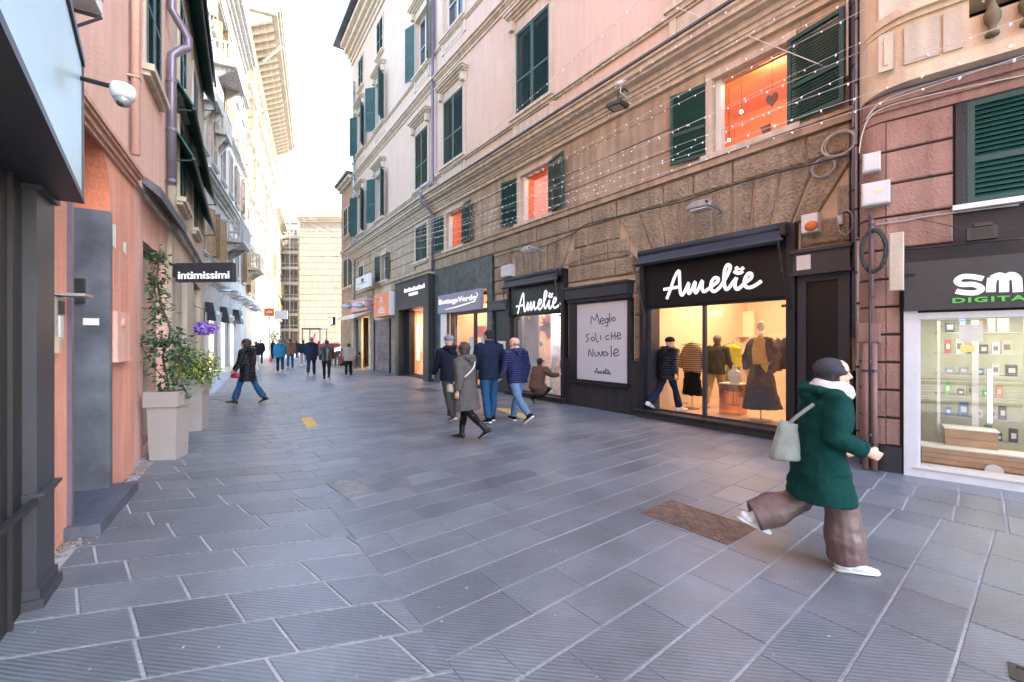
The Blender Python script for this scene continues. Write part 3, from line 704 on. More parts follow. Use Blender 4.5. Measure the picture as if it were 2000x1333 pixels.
# small white number on the pane
# boutique 1 (small)
a1_,b1_=A.u(998),A.u(1110); t=boutique(a1_,b1_,0,2.38,3.2,3.46,'narrow boutique shop front with black fascia and bright decorated window beside the poster','','',[],.10,.12,0)
x0=A.u(1008)-a1_; x1=b1_-a1_-.12
MB().box(.19,x1,.015,.022,.17,2.33).build('pane',M['glassm'],t)
sg=A.thing('shop_sign','small black fascia with glowing white handwritten name over the narrow boutique window','sign',a1_,0,0)
MB().box(.10,x1,-.10,0,2.38,3.22).build('board',M['black'],sg)
lt=MB(); amelie(lt,A.u(1009,-.1)-a1_,A.u(1095,-.1)-a1_,A.z(1015,613,-.1),A.z(1075,566,-.1),-.115,.028); lt.build('lettering',M['letter'],sg,smooth=True)
awning(a1_+.02,x1+a1_+.06,3.22,'rolled dark awning above the small boutique fascia',.95,.33)
r1=room(A,'display_bay','bright display bay with cream walls behind the narrow boutique window',a1_+.04,b1_+.1,1.3,.11,3.3,M['shopwall'],M['shopwall'],power=16,nspots=2)
# number on pane
def text_mesh(s,size,ext=.004,off=0.0,xs=1.0,align='LEFT',spacing=1.0):
    c=bpy.data.curves.new('t','FONT'); c.body=s; c.size=size; c.extrude=ext; c.offset=off; c.align_x=align; c.space_character=spacing
    o=bpy.data.objects.new('t',c); COL.objects.link(o); bpy.context.view_layer.update()
    me=bpy.data.meshes.new_from_object(o.evaluated_get(bpy.context.evaluated_depsgraph_get())); bpy.data.objects.remove(o)
    for v in me.vertices: x,y,z=v.co; v.co=(x*xs,-z,y)
    return me
def fit(me,x0,x1,z0,z1):
    xs=[v.co.x for v in me.vertices]; zs=[v.co.z for v in me.vertices]
    for v in me.vertices:
        v.co.x=x0+(v.co.x-min(xs))/(max(xs)-min(xs))*(x1-x0) if False else v.co.x
    X0,X1,Z0,Z1=min(xs),max(xs),min(zs),max(zs)
    for v in me.vertices: v.co.x=x0+(v.co.x-X0)/(X1-X0)*(x1-x0); v.co.z=z0+(v.co.z-Z0)/(Z1-Z0)*(z1-z0)
    me.materials.clear(); return me
u=A.u(1385); nb=A.thing('door_number','small white house number on the glass of the wide boutique front','number',u,.0,0)
part('digits',fit(text_mesh('101',.1,.001),0,A.u(1408)-u,A.z(1395,619),A.z(1395,608)),M['letter'],nb,(0,.008,0))
# poster case
pa,pb=A.u(1120),A.u(1238); t=A.thing('poster_case','tall white poster with black handwritten words, framed between the two boutique windows','poster case',pa,0,0)
W_=pb-pa; z0,z1=A.z(1125,748),A.z(1150,586)
pb0,pb1=A.u(1127,-.13)-pa,A.u(1231,-.13)-pa; zp0=A.z(1228,750,-.13); zp1=A.z(1228,586,-.13)
f=MB(); f.box(0,pb0,-.15,0,zp0-.06,zp1+.05); f.box(pb1,W_-.06,-.15,0,zp0-.06,zp1+.05); f.box(pb0,pb1,-.15,0,zp0-.06,zp0); f.box(pb0,pb1,-.15,0,zp1,zp1+.05); f.box(-.03,W_-.03,-.19,0,zp0-.10,zp0-.061); f.build('frame',M['dmetal'],t)
MB().box(pb0,pb1,-.125,-.05,zp0,zp1).build('poster',M['poster'],t)
hd=MB(); hd.box(-.05,W_-.0,-.26,0,zp1+.13,zp1+.38); hd.box(-.08,W_+.03,-.30,0,zp1+.381,zp1+.43); hd.box(-.03,W_-.02,-.20,0,zp1+.051,zp1+.129); hd.build('lintel',M['gmetal'],t)
bp_=MB(); bp_.box(-.02,W_+.0,-.13,0,0,zp0-.101); bp_.build('base_panel',M['plinth'],t)
cx=crop(A,-.13,960,460,3.173)
def circ(x,y,r,ry=None,n=12): return [(x+r*math.cos(2*math.pi*i/n),y+(ry or r)*math.sin(2*math.pi*i/n)) for i in range(n+1)]
WR=[[(616,552),(618,502),(640,528),(652,486),(668,552)],[(674,534),(696,526),(684,512),(673,530),(682,550),(700,544)],[(718,518),(703,520),(706,542),(722,532),(721,512),(718,560),(704,562)],[(731,482),(730,542)],[(741,508),(742,534)],[(741,494),(741,496)],circ(758,520,8,11),
 [(604,612),(584,624),(602,644),(584,664)],circ(628,642,10,11),[(644,604),(650,660),(664,656)],[(674,618),(676,650)],[(628,605),(629,608)],[(655,640),(656,640)],
 [(728,618),(708,628),(710,646),(730,642)],[(742,602),(744,648)],[(764,598),(766,644)],[(742,626),(766,622)],[(776,626),(800,618),(788,602),(776,624),(784,644),(804,634)],
 [(600,752),(604,706),(626,752),(628,702)],[(640,722),(642,746),(656,746),(660,720)],[(664,722),(676,750),(688,716)],[(692,742),(690,728),(704,722),(716,728),(722,740),(692,744)],[(740,684),(742,756)],[(752,736),(786,720),(772,704),(754,726),(766,750),(792,738)],[(697,752),(697,754)],[(708,755),(708,757)],[(718,752),(718,754)]]
lt=MB()
for s_ in WR: lt.tube([(cx(x,y)[0]-pa,-.127,cx(x,y)[1]) for x,y in (catm(s_,3) if len(s_)>2 else s_)],.0125,6,flat=.2)
p0=cx(635,858); p1=cx(742,828)
for s_ in am_uz: lt.tube([(p0[0]-pa+(p[0]-au0)/(au1-au0)*(p1[0]-p0[0]),-.127,p0[1]+(p[1]-az0)/(az1-az0)*(p1[1]-p0[1])) for p in s_[::2]],.009,6,flat=.2)
tag(lt.build('handwriting',M['ink'],t),'black handwritten words')
# dark panel door with grey lintel, right of the boutique
da,db=A.u(1562),A.u(1664); t=A.thing('panel_door','tall dark panelled door with grey lintel box right of the wide boutique window','door',da,0,0); W_=db-da
zl0,zl1=A.z(1600,532,-.1),A.z(1600,492,-.1)
f=MB(); f.box(.0,.12,-.10,.2,0,zl0-.01); f.box(W_-.14,W_,-.10,.2,0,zl0-.01); f.box(.12,W_-.14,-.098,.2,zl0-.13,zl0-.01); f.build('frame',M['gmetal'],t)
MB().box(.12,W_-.14,-.05,.1,0,zl0-.13).build('panel',M['black'],t)
hd=MB(); hd.box(-.02,W_+.03,-.20,0,zl0,zl1); hd.box(-.05,W_+.06,-.24,0,zl1,zl1+.05); hd.box(-.05,W_+.06,-.24,0,zl0-.035,zl0-.001); hd.build('lintel',M['gmetal'],t)
sk=MB(); sk.box(.03,.22,-.205,-.201,zl0+.05,zl1-.04); sk.build('notice',M['white'],t)
tx=fit(text_mesh('ammonia.it',.03,.001),.2,W_-.25,A.z(1610,669),A.z(1610,664)) if False else None
# narrow dark door niche left of the small boutique
na,nb_=A.u(962),A.u(999); t=A.thing('service_door','narrow black service door with grey lintel left of the small boutique window','door',na,0,0); W_=nb_-na
f=MB(); f.box(0,.10,-.10,.2,0,2.55); f.box(W_-.10,W_,-.10,.2,0,2.55); f.build('frame',M['dmetal'],t); MB().box(.10,W_-.10,-.03,.1,0,2.55).build('panel',M['black'],t)
hd=MB(); hd.box(-.03,W_,-.2,0,2.56,2.80); hd.box(-.05,W_+.02,-.23,0,2.801,2.85); hd.build('lintel',M['gmetal'],t); MB().box(W_*.35,W_*.75,-.035,-.031,1.35,1.6).build('notice',M['white'],t)
# herb shop front
ha,hb=A.u(868),A.u(957); W_=hb-ha
t=A.thing('storefront','glazed shop front with pale pillar set in dark green marble','shop front',ha,0,0)
f=MB(); f.box(0,A.u(878)-ha,-.16,.2,0,2.62); f.build('pillar',M['white'],t)
f=MB(); k=A.u(880)-ha
for x in (k,A.u(925)-ha,W_-.07): f.box(x,x+.07,-.0,.12,0.1,2.62)
f.box(k,W_,0.002,.118,2.55,2.7); f.box(k,W_,-.05,.15,0,.12); f.build('frame',M['dmetal'],t)
MB().box(k+.07,W_,.05,.057,.12,2.55).build('pane',M['glassm'],t)
for px in (916,938):
    x=A.u(px)-ha; MB().box(x,x+.26,.03,.045,1.0,1.75).build('notice',M['poster'],t)
sg=A.thing('shop_sign','grey lavender fascia with white lettering over the shop set in dark marble','sign',A.u(866),0,0); W_=A.u(951)-A.u(866)
zb0,zb1=A.z(908,608,-.15),A.z(908,570,-.15)
MB().box(0,W_,-.24,-.121,zb0,zb1).build('board',mat('lavender_grey_board',(.25,.24,.30),.4,.04,3),sg)
part('lettering',fit(text_mesh('BottegaVerde',.3,.012,.0),.12,W_-.3,zb0+.27,zb1-.16),M['letter'],sg,(0,-.25,0))
lt=MB(); lt.tube([(.6,-.25,zb0+.12),(W_*.5,-.25,zb0+.17),(W_-.35,-.25,zb0+.28),(W_-.17,-.25,zb0+.5),(W_-.3,-.25,zb1-.1)],[.01,.02,.02,.02,.01],8,flat=.5); lt.build('swash',M['letter'],sg)
room(A,'herb_shop_room','warm yellow lit room of the shop set in dark marble',A.u(878),A.u(957)+.2,2.5,.1,3.2,M['shopwall'],M['shopfloor'],power=30)
hsx=A.thing('orange_display','orange cylinder shaped display hanging in the herb shop',"display",A.u(948,1.0),1.0,1.75); MB().tube([(0,0,0),(0,0,.4)],.3,20).build('drum',mat('orange_card',(.8,.16,.03),.6),hsx); MB().tube([(0,0,.4),(0,0,1.43)],.008,5).build('cord',M['cable'],hsx)

# ---------------- facade B, further wing of the pink building ----------------
B=FB; uB0=B.u(689); uB2=B.u(667)
bB=thing('pink_wing','further wing of the pink building past the purple downpipe, bending away down the street','building',(B.O.x,B.O.y,0),B.ang)
portal=(B.u(786),0.0,0,4.2)
cols=[(B.u(812),B.u(838)),(B.u(729),B.u(758)),(B.u(696),B.u(716))]
wB=1.35; cc=[(a+b)/2 for a,b in cols]
lowB=[(B.u(792),B.u(842),0,3.0),(B.u(741),B.u(764),0,2.75),(B.u(700),B.u(727),0,3.0)]
mezB=[(cc[0]-.62,cc[0]+.62,5.0,6.5),(cc[1]+.2,cc[1]+1.3,4.75,6.1),(cc[2]-.4,cc[2]+.6,4.9,6.1)]
wl=MB(); cellwall(wl,uB0,0,6.75,ZE,[(c-wB/2,c+wB/2,z,z+2.4) for c in cc for z in (8.1,13.1)]+[(c-.5,c+.5,16.9,18.7) for c in cc],.22); shell(wl,uB0,0,ZE,11); wl.build('wall',M['pink'],bB)
lw_=MB(); cellwall(lw_,uB0,0,-.02,6.75,lowB+mezB,.3); lw_.build('lower_wall',M['joint'],bB)
st=MB(); sm=MB()
zc=[0.0,.45,.9,1.35,1.8,2.25,2.7,3.15,3.6,4.05,4.5]
for z0,z1 in zip(zc[:-1],zc[1:]): course(st,uB0,0,z0,z1,lowB+[portal]+([(B.u(731),B.u(766),0,4.1),(B.u(690),B.u(728),0,3.3)]),.4,.8,.07,.03,.03)
sm.box(uB0,0,-.10,0,4.51,4.66)
z=4.68
while z<6.6:
    z1=min(z+.44,6.66); course(sm,uB0,0,z,z1,[(a-.1,b+.1,c-.05,d+.1) for a,b,c,d in mezB],1.0,2.4,.05,.018,.018,gap=.02); z=z1
st.build('rough_stone',M['stone'],bB); sm.build('smooth_stone',M['stone2'],bB)
tr=MB(); z=mould(tr,uB0,0,6.68,[(.10,.10),(.05,.16),(.08,.20),(.10,.26),(.06,.42),(.10,.50),(.05,.56)]); tr.build('cornice',M['trim'],bB)
ct=MB(); ct.box(uB0,0,-.60,-.02,z,z+.045); ct.build('lead_flashing',M['slate'],bB)
moulds(bB,'string_course',M['trim'],[(uB0,0,7.9,[(.05,.06),(.06,.11)]),(uB0,0,11.72,[(.10,.05),(.05,.09),(.08,.15),(.04,.22)]),(uB0,0,12.9,[(.05,.05),(.06,.09)]),(uB0-.2,0,19.3,[(.25,.08),(.2,.16),(.25,.3),(.3,.5),(.25,.72)])])
ro=MB(); ro.box(uB0-1.0,.2,-1.0,11.4,ZE+.02,ZE+.13); ro.build('roof',M['slate'],bB)
for k,c in enumerate(cc):
    window(bB,c-wB/2,8.1,wB,2.4,['closed','open','open'][k],M['dgreen'] ,dict(bw=.15,pr=.06,ped=True,apron=.6),leaf=.66,ang=[0,150,150][k],pane=M['pane'])
    window(bB,c-wB/2,13.1,wB,2.4,['open','open','open'][k],M['bshut'],dict(bw=.15,pr=.06,ped=True,apron=.6),leaf=.66,ang=[160,140,150][k])
    window(bB,c-.5,16.9,1.0,1.8,'closed' if k else 'open',M['bshut'],dict(bw=.1,pr=.05),leaf=.5,ang=150)
for k,(a,b,c,d) in enumerate(mezB):
    window(bB,a,c,b-a,d-c,['closed','open','closed'][k],M['dgreen'],dict(bw=.12,pr=.06),leaf=.5,ang=160)
# black portal shop
pa=portal[0]; t=B.thing('storefront','tall matt black portal shop front with narrow warm lit doorway','shop front',pa,0,0); W_=-pa
f=MB(); o0=B.u(792)-pa; o1=B.u(842)-pa
f.box(0,o0,-.35,0,0,4.2); f.box(o1,W_+.12,-.35,0,0,4.2); f.box(o0,o1,-.35,0,3.0,4.2); f.box(-.05,W_+.15,-.38,0,4.2,4.26); f.build('portal',M['dmetal'],t)
f=MB(); f.box(o0,o0+.5,.0,.25,0,3.0); f.build('recess',M['black'],t)
MB().box(o0+.5,o1,.1,.108,.1,2.95).build('pane',M['glassm'],t)
f=MB(); f.box(o0,o1,-.02,.3,0,.1); f.box(o1-.06,o1,.05,.12,.1,2.95); f.build('frame',M['bmetal'],t)
c=o0+(o1-o0)*.35
part('lettering',fit(text_mesh('intimissimi',.3,.02,.005),B.u(790,-.36)-pa,B.u(829,-.36)-pa,B.z(808,568,-.36),B.z(808,562,-.36)+.06),M['letter'],t,(0,-.36,0))
part('lettering',fit(text_mesh('uomo',.3,.02,.005),B.u(799,-.36)-pa,B.u(816,-.36)-pa,B.z(808,577,-.36),B.z(808,571,-.36)),M['letter'],t,(0,-.36,0))
room(B,'portal_shop_room','amber lit shop room seen through the black portal',pa+o0,pa+o1+.2,2.2,.1,3.0,M['shopwall'],M['shopfloor'],power=40,nspots=3)
# roller shutter shop with orange sign
a,b=B.u(733),B.u(764); t=B.thing('roller_shutter','closed metal roller shutter smeared with faded red graffiti under the orange sign','shutter',a,0,0); W_=b-a
f=MB(); n=22
for i in range(n): z0=2.75*i/n; f.add([(.05,-.02,z0),(W_-.05,-.02,z0),(W_-.05,-.05,z0+.06),(.05,-.05,z0+.06),(W_-.05,-.02,z0+.115),(.05,-.02,z0+.115)],[(0,1,2,3),(3,2,4,5)])
shm=mat('graffiti_shutter',(.16,.14,.15),.55,.5,1.6,.1,20); f.build('slats',shm,t)
f=MB(); f.box(0,.06,-.1,0,0,2.75); f.box(W_-.06,W_,-.1,0,0,2.75); f.build('frame',M['dmetal'],t)
gf=MB(); rg=random.Random(4)
for i in range(7):
    x=.35+rg.random()*(W_-.8); z=.5+rg.random()*1.4; gf.tube([(x+rg.uniform(-.15,.25),-.055,z+rg.uniform(-.2,.25)) for _ in range(5)],.018,5,flat=.2)
gf.build('graffiti',mat('red_spray',(.35,.05,.06),.7),t)
a,b=B.u(734,-.4),B.u(765,-.4); t=B.thing('shop_sign','orange square sign with white lettering above the closed roller shutter','sign',a,0,0); z0,z1=B.z(752,618,-.4),B.z(752,573,-.4); W_=b-a
MB().box(0,W_,-.5,-.05,z0,z1).build('board',mat('orange_sign',(.72,.20,.09),.5,.05,3),t); MB().box(W_,W_+.06,-.52,-.05,z0,z1).build('edge',M['white'],t)
lt=MB(); 
for rr_ in ((.0,.26),(.16,.12)): lt.tube([(W_/2+math.cos(q*math.pi/8)*(.22-rr_[0]*.6),-.505,z1-.45+rr_[0]+math.sin(q*math.pi/8)*rr_[1]) for q in range(16)],.022,6,flat=.2,closed=True)
for i in range(3): lt.box(W_*.3,W_*.7,-.506,-.50,z0+.16+i*.10,z0+.21+i*.10)
lt.build('lettering',M['white'],t)
# corner bar
a,b=B.u(693),B.u(728); W_=b-a; t=B.thing('storefront','small bar front with pink sign, narrow white awning and yellow lit doorway','shop front',a,0,0)
f=MB(); f.box(0,.5,-.2,0,0,3.3); f.box(W_-.35,W_,-.12,0,0,3.3); f.box(W_*.45,W_*.5,-.1,0,0,3.0); f.build('pillar',mat('pale_worn_stone',(.38,.35,.31),.9,.2,3,.5,20),t)
f=MB(); f.box(.5,W_*.45,-.05,.02,0,2.9); f.build('pane',M['pane'],t); MB().box(.3,W_-.1,-.3,-.05,3.35,4.1).build('sign_board',mat('pink_sign',(.55,.25,.24),.5,.06,3),t)
lt=MB()
for i in range(5): lt.box(.7+i*.55,1.05+i*.55,-.31,-.301,3.55,3.9)
lt.build('lettering',M['white'],t)
f=MB(); f.add([(0,-.1,3.3),(W_,-.1,3.3),(W_,-1.0,3.05),(0,-1.0,3.05),(0,-1.0,2.85),(W_,-1.0,2.85),(0,-.1,3.26),(W_,-.1,3.26)],[(0,3,2,1),(3,4,5,2),(6,7,5,4),(0,6,4,3),(1,2,5,7)]); f.build('awning',mat('white_canvas',(.60,.57,.50),.8),t)
room(B,'bar_room','yellow lit interior of the corner bar',a+W_*.5,b-.05,2,.05,3.0,mat('yellow_wall',(.7,.52,.2),.8),M['shopfloor'],power=22,nspots=2)
ct_=B.thing('bar_counter','glowing yellow and white cabinet inside the corner bar','counter',a+W_*.55,1.2,.05); MB().box(0,1.2,0,.5,0,1.0).build('base',M['black'],ct_); MB().box(0,1.2,0,.5,1.0,1.9).build('cabinet',emit('cabinet_light',(1,.75,.25),1.6),ct_)
# low end house B2
b2=thing('corner_house','lower pink corner house at the far end of the right side, over brown stone','building',(B.O.x,B.O.y,0),B.ang)
wl=MB(); cz=[(B.u(673)-.1,B.u(673)+.9,z,z+1.9) for z in (5.2,8.6)]+[(B.u(682)-.1,B.u(682)+.9,z,z+1.9) for z in (5.2,8.6)]
cellwall(wl,uB2,uB0-.01,-.02,12.3,cz,.2); shell(wl,uB2,uB0-.01,12.3,9); wl.build('wall',mat('dull_pink_plaster',(.44,.29,.21),.9,.12,1,.5,20,streak=.3),b2)
for a,b,c,d in cz: window(b2,a,c,b-a,d-c,'closed',M['dgreen'],dict(bw=.1,pr=.05))
f=MB(); f.box(uB2-.4,uB0,-.4,9,12.32,12.5); f.build('roof',M['slate'],b2); moulds(b2,'cornice',M['trim'],[(uB2-.1,uB0-.02,11.9,[(.2,.15),(.2,.3)]),(uB2,uB0-.02,7.6,[(.1,.08),(.1,.12)])])
f=MB(); f.box(uB2,uB0-.02,-.06,0,0,3.0); f.build('dark_base',M['stone'],b2)

# ---------------- facade C: mauve house at the right edge ----------------
C=FC; uC0=C.u(1722); uC1=uC0+16
bC=thing('mauve_house','dusky mauve rendered house with dark grooves and a yellow balcony storey at the right edge','building',(C.O.x,C.O.y,0),C.ang)
sw=(C.u(1792),C.u(1792)+2.6,.10,1.88); shw=(C.u(1888),C.u(1888)+1.35,3.13,4.28)
wl=MB(); cellwall(wl,uC0,uC1,-.02,4.6,[sw,shw],.2); 
# rounded corner toward the stone building
cr=MB(); rad=.55; n=10
def corner(mb,r,y0,z0,z1,u_=None):
    u_=uC0-y0 if u_ is None else u_; pts=[]
    for i in range(n+1):
        q=math.pi/2*i/n; pts.append((u_-r*math.sin(q),y0+r-r*math.cos(q)))
    pts.append((u_-r,2.6))
    for i in range(len(pts)-1):
        (x0,y0_),(x1,y1_)=pts[i],pts[i+1]; mb.add([(x0,y0_,z0),(x0,y0_,z1),(x1,y1_,z1),(x1,y1_,z0)],[(0,1,2,3)])
    m_=len(pts); mb.add([(x,y,z1) for x,y in pts]+[(u_,2.6,z1)],[tuple(range(m_+1))]); mb.add([(x,y,z0) for x,y in pts]+[(u_,2.6,z0)],[tuple(reversed(range(m_+1)))])
rad=.22
corner(cr,rad,0,-.02,4.6)
wl.add([(uC1,0,-.02),(uC1,9,-.02),(uC1,9,18),(uC1,0,18)],[(0,1,2,3)]); wl.add([(uC0-rad,9,-.02),(uC0-rad,9,18),(uC1,9,18),(uC1,9,-.02)],[(0,1,2,3)]); wl.add([(uC0-rad,0.3,18),(uC1,0,18),(uC1,9,18),(uC0-rad,9,18)],[(0,1,2,3)]); wl.add([(uC0-rad,2.5,-.02),(uC0-rad,2.5,18),(uC0-rad,9,18),(uC0-rad,9,-.02)],[(0,1,2,3)])
wl.v+=[]; wl.build('wall',M['groove'],bC); cr.build('rounded_corner',M['groove'],bC)
bl=MB(); z=.42; zz=[0.0]
signC=(C.u(1766),C.u(1766)+4.2,1.93,2.55)
hsC=[(C.u(1760),uC1,0,2.55),(shw[0]-.10,shw[1]+.1,shw[2]-.12,shw[3]+.08)]
zs=[.32,.66,1.0,1.34,1.68,2.02,2.36,2.72,3.12,3.52,3.92,4.30]
for z0,z1 in zip(zs[:-1],zs[1:]):
    for s,e in free(uC0,uC1,z0,z1,hsC):
        s=max(s,uC0+.035); bl.prism([(s,z0+.014),(e-.012,z0+.014),(e-.012,z1-.014),(s,z1-.014)],-.035,-.001,.012,.012)
    # wrap each course round the corner
    corner(bl,rad+.035,-.035,z0+.014,z1-.014)
bl.build('render_bands',M['mauve'],bC)
pl=MB(); pl.box(uC0+.05,C.u(1762),-.05,0,-.02,.31); corner(pl,rad+.05,-.05,-.02,.31); pl.build('plinth',M['plinth'],bC)
mo=MB()
for z0,z1,p in ((4.30,4.40,.05),(4.40,4.46,.09),(4.46,4.60,.14)):
    mo.box(uC0+p,uC1,-p,0,z0,z1-.001); corner(mo,rad+p,-p,z0,z1-.001)
mo.build('moulding',M['mauve'],bC)
yb=MB(); 
def band(mb,z0,z1,p): mb.box(uC0+p,uC1,-p,.05,z0,z1-.001); corner(mb,rad+p,-p,z0,z1-.001)
band(yb,4.60,4.74,.30); band(yb,4.74,5.10,.26); band(yb,5.30,5.36,.30); band(yb,5.36,5.42,.36); band(yb,5.42,5.47,.32)
# parapet front with raised panels, opened into a balustrade further right
bu=C.u(1893,-.26)
band_hole=MB(); 
yb2=MB(); yb2.box(uC0+.26,bu,-.26,.05,5.10,5.30); corner(yb2,rad+.26,-.26,5.10,5.30)
for z0,z1 in ((4.76,4.80),(5.24,5.29)): pass
yb.v=yb.v; yb.build('parapet_moulding',M['yellow'],bC)
yb2.build('parapet',M['yellow'],bC)
pn=MB()
for a_,b_ in ((1716,1745),(1766,1835),(1842,1880)):
    x0,x1=C.u(a_,-.27),C.u(b_,-.27); pn.box(x0,x1,-.285,-.26,4.80,5.24); 
    if a_==1716: pn.box(x0+.05,x1-.05,-.30,-.286,4.86,5.18)
pn.build('raised_panel',M['cream'],bC)
uy=MB(); cellwall(uy,uC0,uC1,5.47,18,[(C.u(1935),C.u(1935)+1.1,5.75,8.0)],.2); corner(uy,rad,0,4.6,18)
uy.build('upper_wall',M['yellow'],bC)
for i in range(8):
    u=bu+.16+i*.24
    prof=[(0,.055),(.03,.055),(.05,.03),(.10,.03),(.16,.062),(.22,.07),(.28,.045),(.34,.025),(.40,.03),(.44,.055),(.46,.055)]
    MB().loft([(u,-.33,4.80+z_) for z_,r_ in prof],[r_ for z_,r_ in prof],10).build('baluster',mat('dark_bronze_stone',(.13,.10,.05),.8,.2,8),bC,smooth=True)
ps=MB()
for px in (1716,1850): u=C.u(px,-.1); ps.box(u,u+.35,-.10,0,5.47,9)
ps.build('pilaster',M['cream'],bC)
window(bC,C.u(1935),5.75,1.1,2.25,'closed',M['dgreen'],dict(bw=.1,pr=.05),M['cream'])
o=window(bC,shw[0],shw[2],shw[1]-shw[0],shw[3]-shw[2],'none',M['green'],None)
for c_ in kids(o): bpy.data.objects.remove(c_)
part('shutter',shutter_mesh(shw[1]-shw[0],shw[3]-shw[2],.05),M['green'],o,(0,.0,0))
f=MB(); f.box(-.09,-.003,-.045,.1,0,1.22); f.box(-.09,1.5,-.045,.1,shw[3]-shw[2]+.003,shw[3]-shw[2]+.07); f.build('surround',M['plinth'],o); f=MB(); f.box(-.12,1.6,-.12,0,-.06,-.004); f.build('sill',M['white'],o)
# phone shop
a=C.u(1765); t=C.thing('storefront','phone shop front with broad white window frame and pale green lit display','shop front',a,0,0)
x0=sw[0]-a; f=MB(); f.box(0,x0,-.07,.2,0,2.0); f.box(0,4,-.075,.2,1.86,1.93); f.box(x0,4,-.07,.2,0,.12); f.box(x0,x0+.025,-.03,.15,.12,1.86); f.build('frame',M['alu'],t)
MB().box(x0+.025,4,.02,.027,.12,1.86).build('pane',M['glassm'],t)
s=C.thing('shop_sign','black fascia with fat white rounded letters and green capitals at the right edge','sign',a,0,0)
MB().box(.0,4.2,-.16,-.036,1.955,2.52).build('board',M['bmetal'],s)
def CU(px): return C.u(px,-.165)-a
def CZ(px,py): return C.z(px,py,-.165)
lt=MB()
def st3(pts,r): lt.tube([(CU(x),-.165,CZ(x,y)) for x,y in catm(pts,4)],r,12,flat=.25)
st3([(1920,545),(1900,541),(1880,541),(1869,549),(1878,556),(1902,556),(1917,564),(1906,572),(1884,572),(1867,569)],.028)
st3([(1935,571),(1936,556),(1938,543)],.036); st3([(1938,545),(1952,539),(1960,545),(1961,557),(1961,571)],.036); st3([(1962,546),(1974,538),(1985,544),(1987,556),(1988,571)],.036)
st3([(2012,571),(2012,545)],.036); st3([(2012,545),(2028,539),(2040,548),(2038,568),(2022,572)],.036)
lt.build('bubble_letters',M['letter'],s,smooth=True)
gt=fit(text_mesh('DIGITAL',.2,.01,.006,1.3,spacing=1.2),CU(1860),CU(2028),CZ(1880,592),CZ(1880,582))
part('green_letters',gt,emit('green_letter',(.10,.62,.08),.06,.3),s,(0,-.165,0))
# interior
r=room(C,'phone_shop_room','pale greenish lit phone shop interior',sw[0]-.05,sw[1]+.4,1.7,.1,2.0,mat('phone_shop_wall',(.34,.345,.26),.7,.08,3),M['wood'],y0=.21,power=7,col=(1,.93,.68),nspots=3)
cu=lambda px,off: C.u(px,off); cz_=lambda px,py,off:C.z(px,py,off)
# wooden plinths
for k,(xa,xb,ya,yb_,off,lab) in enumerate(((1800,2100,872,934,.32,'long low pine plank plinth along the bottom of the phone shop window'),(1846,1950,838,871,.55,'small pine box standing on the long plinth in the phone shop window'))):
    u0,u1=cu(xa,off),cu(xb,off); z0,z1=cz_(xa,yb_,off),cz_(xa,ya,off); z0=max(z0,.11) if k==0 else z0
    if k==0: z1_=z1
    t=C.thing('wooden_plinth',lab,'plinth',u0,off,z0 if k==0 else z1_+.005); H_=z1-z0
    b_=MB(); nn=3 if k==0 else 2
    for i in range(nn): b_.box(0,u1-u0,0,.3,H_*i/nn+.003,H_*(i+1)/nn-.003)
    b_.build('planks',M['wood'],t); MB().box(-.01,u1-u0+.01,-.012,.31,H_,H_+.015).build('top',M['white'],t)
t=C.thing('display_cabinet','glass display cabinet with pale uprights and shelves in the phone shop','cabinet',cu(1830,.9),.9,.11); W_=cu(2000,.9)-cu(1830,.9)
f=MB(); 
for x in (0,W_*.42,W_*.46,W_): f.box(x,x+.03,-.02,.02,0,1.75)
f.build('upright',M['alu'],t); f=MB()
SH=[.25,.52,.79,1.06,1.33,1.6]
for i,z in enumerate(SH): f.box(0,W_,0,.35,z-.012,z); 
f.build('shelf',M['galv'],t)
t2=C.thing('light_strip','vertical glowing yellow white strip light in the phone shop window','lamp',cu(1932,.7),.7,.62); MB().box(0,.02,0,.02,0,.62).build('tube',emit('strip_glow',(1,.95,.6),3),t2); MB().box(-.01,.03,.02,.04,-.02,.64).build('holder',M['alu'],t2)
pr=random.Random(9); cn=[('white',(.55,.55,.53)),('black',(.02,.02,.02)),('orange',(.7,.14,.02)),('green',(.08,.4,.04)),('grey',(.25,.25,.26)),('red',(.5,.04,.04)),('blue',(.04,.12,.35)),('beige',(.45,.38,.27))]
on=['lowest','second','third','fourth','fifth','top']
for i,z in enumerate(SH):
    u=cu(1830,.9)+.08; k=0
    while u<cu(2000,.9)-.1:
        w_,h_=pr.uniform(.05,.10),pr.uniform(.08,.19); c_=pr.choice(cn); k+=1
        t3=C.thing('phone_box',f'small {c_[0]} packet on the {on[i]} phone shop shelf, {["leftmost","second from left","third from left","fourth from left","fifth from left","sixth from left","seventh from left","eighth from left"][min(k,8)-1]}','packet',u,.95,.11+z,'packets on the phone shop shelves')
        bx=MB().box(0,w_,0,.06,0,h_).build('carton',mat('carton_'+c_[0],c_[1],.5,.05,5),t3); MB().box(w_*.2,w_*.8,-.002,-.0005,h_*.3,h_*.7).build('print',mat('carton_print_'+('d' if c_[0]in('white','beige') else 'l'),(.1,.1,.12) if c_[0] in('white','beige') else (.6,.6,.58),.5),t3)
        u+=w_+pr.uniform(.015,.07)
nt_=C.thing('window_notice','white paper notices taped high inside the phone shop window','notice',cu(1873,.06),.06,cz_(1873,668,.06)); MB().box(0,.19,0,.003,0,.2).build('sheet',M['white'],nt_); MB().box(.01,.12,-.004,-.001,-.12,-.04).build('yellow_card',mat('yellow_card',(.7,.6,.1),.6),nt_)
dt=C.thing('white_disc','round white disc standing against the low plank plinth in the phone shop window','disc',cu(1942,.27),.27,cz_(1942,930,.27)); MB().tube([(0,0,.05),(0,.02,.05)],.075,24).build('disc',M['white'],dt)
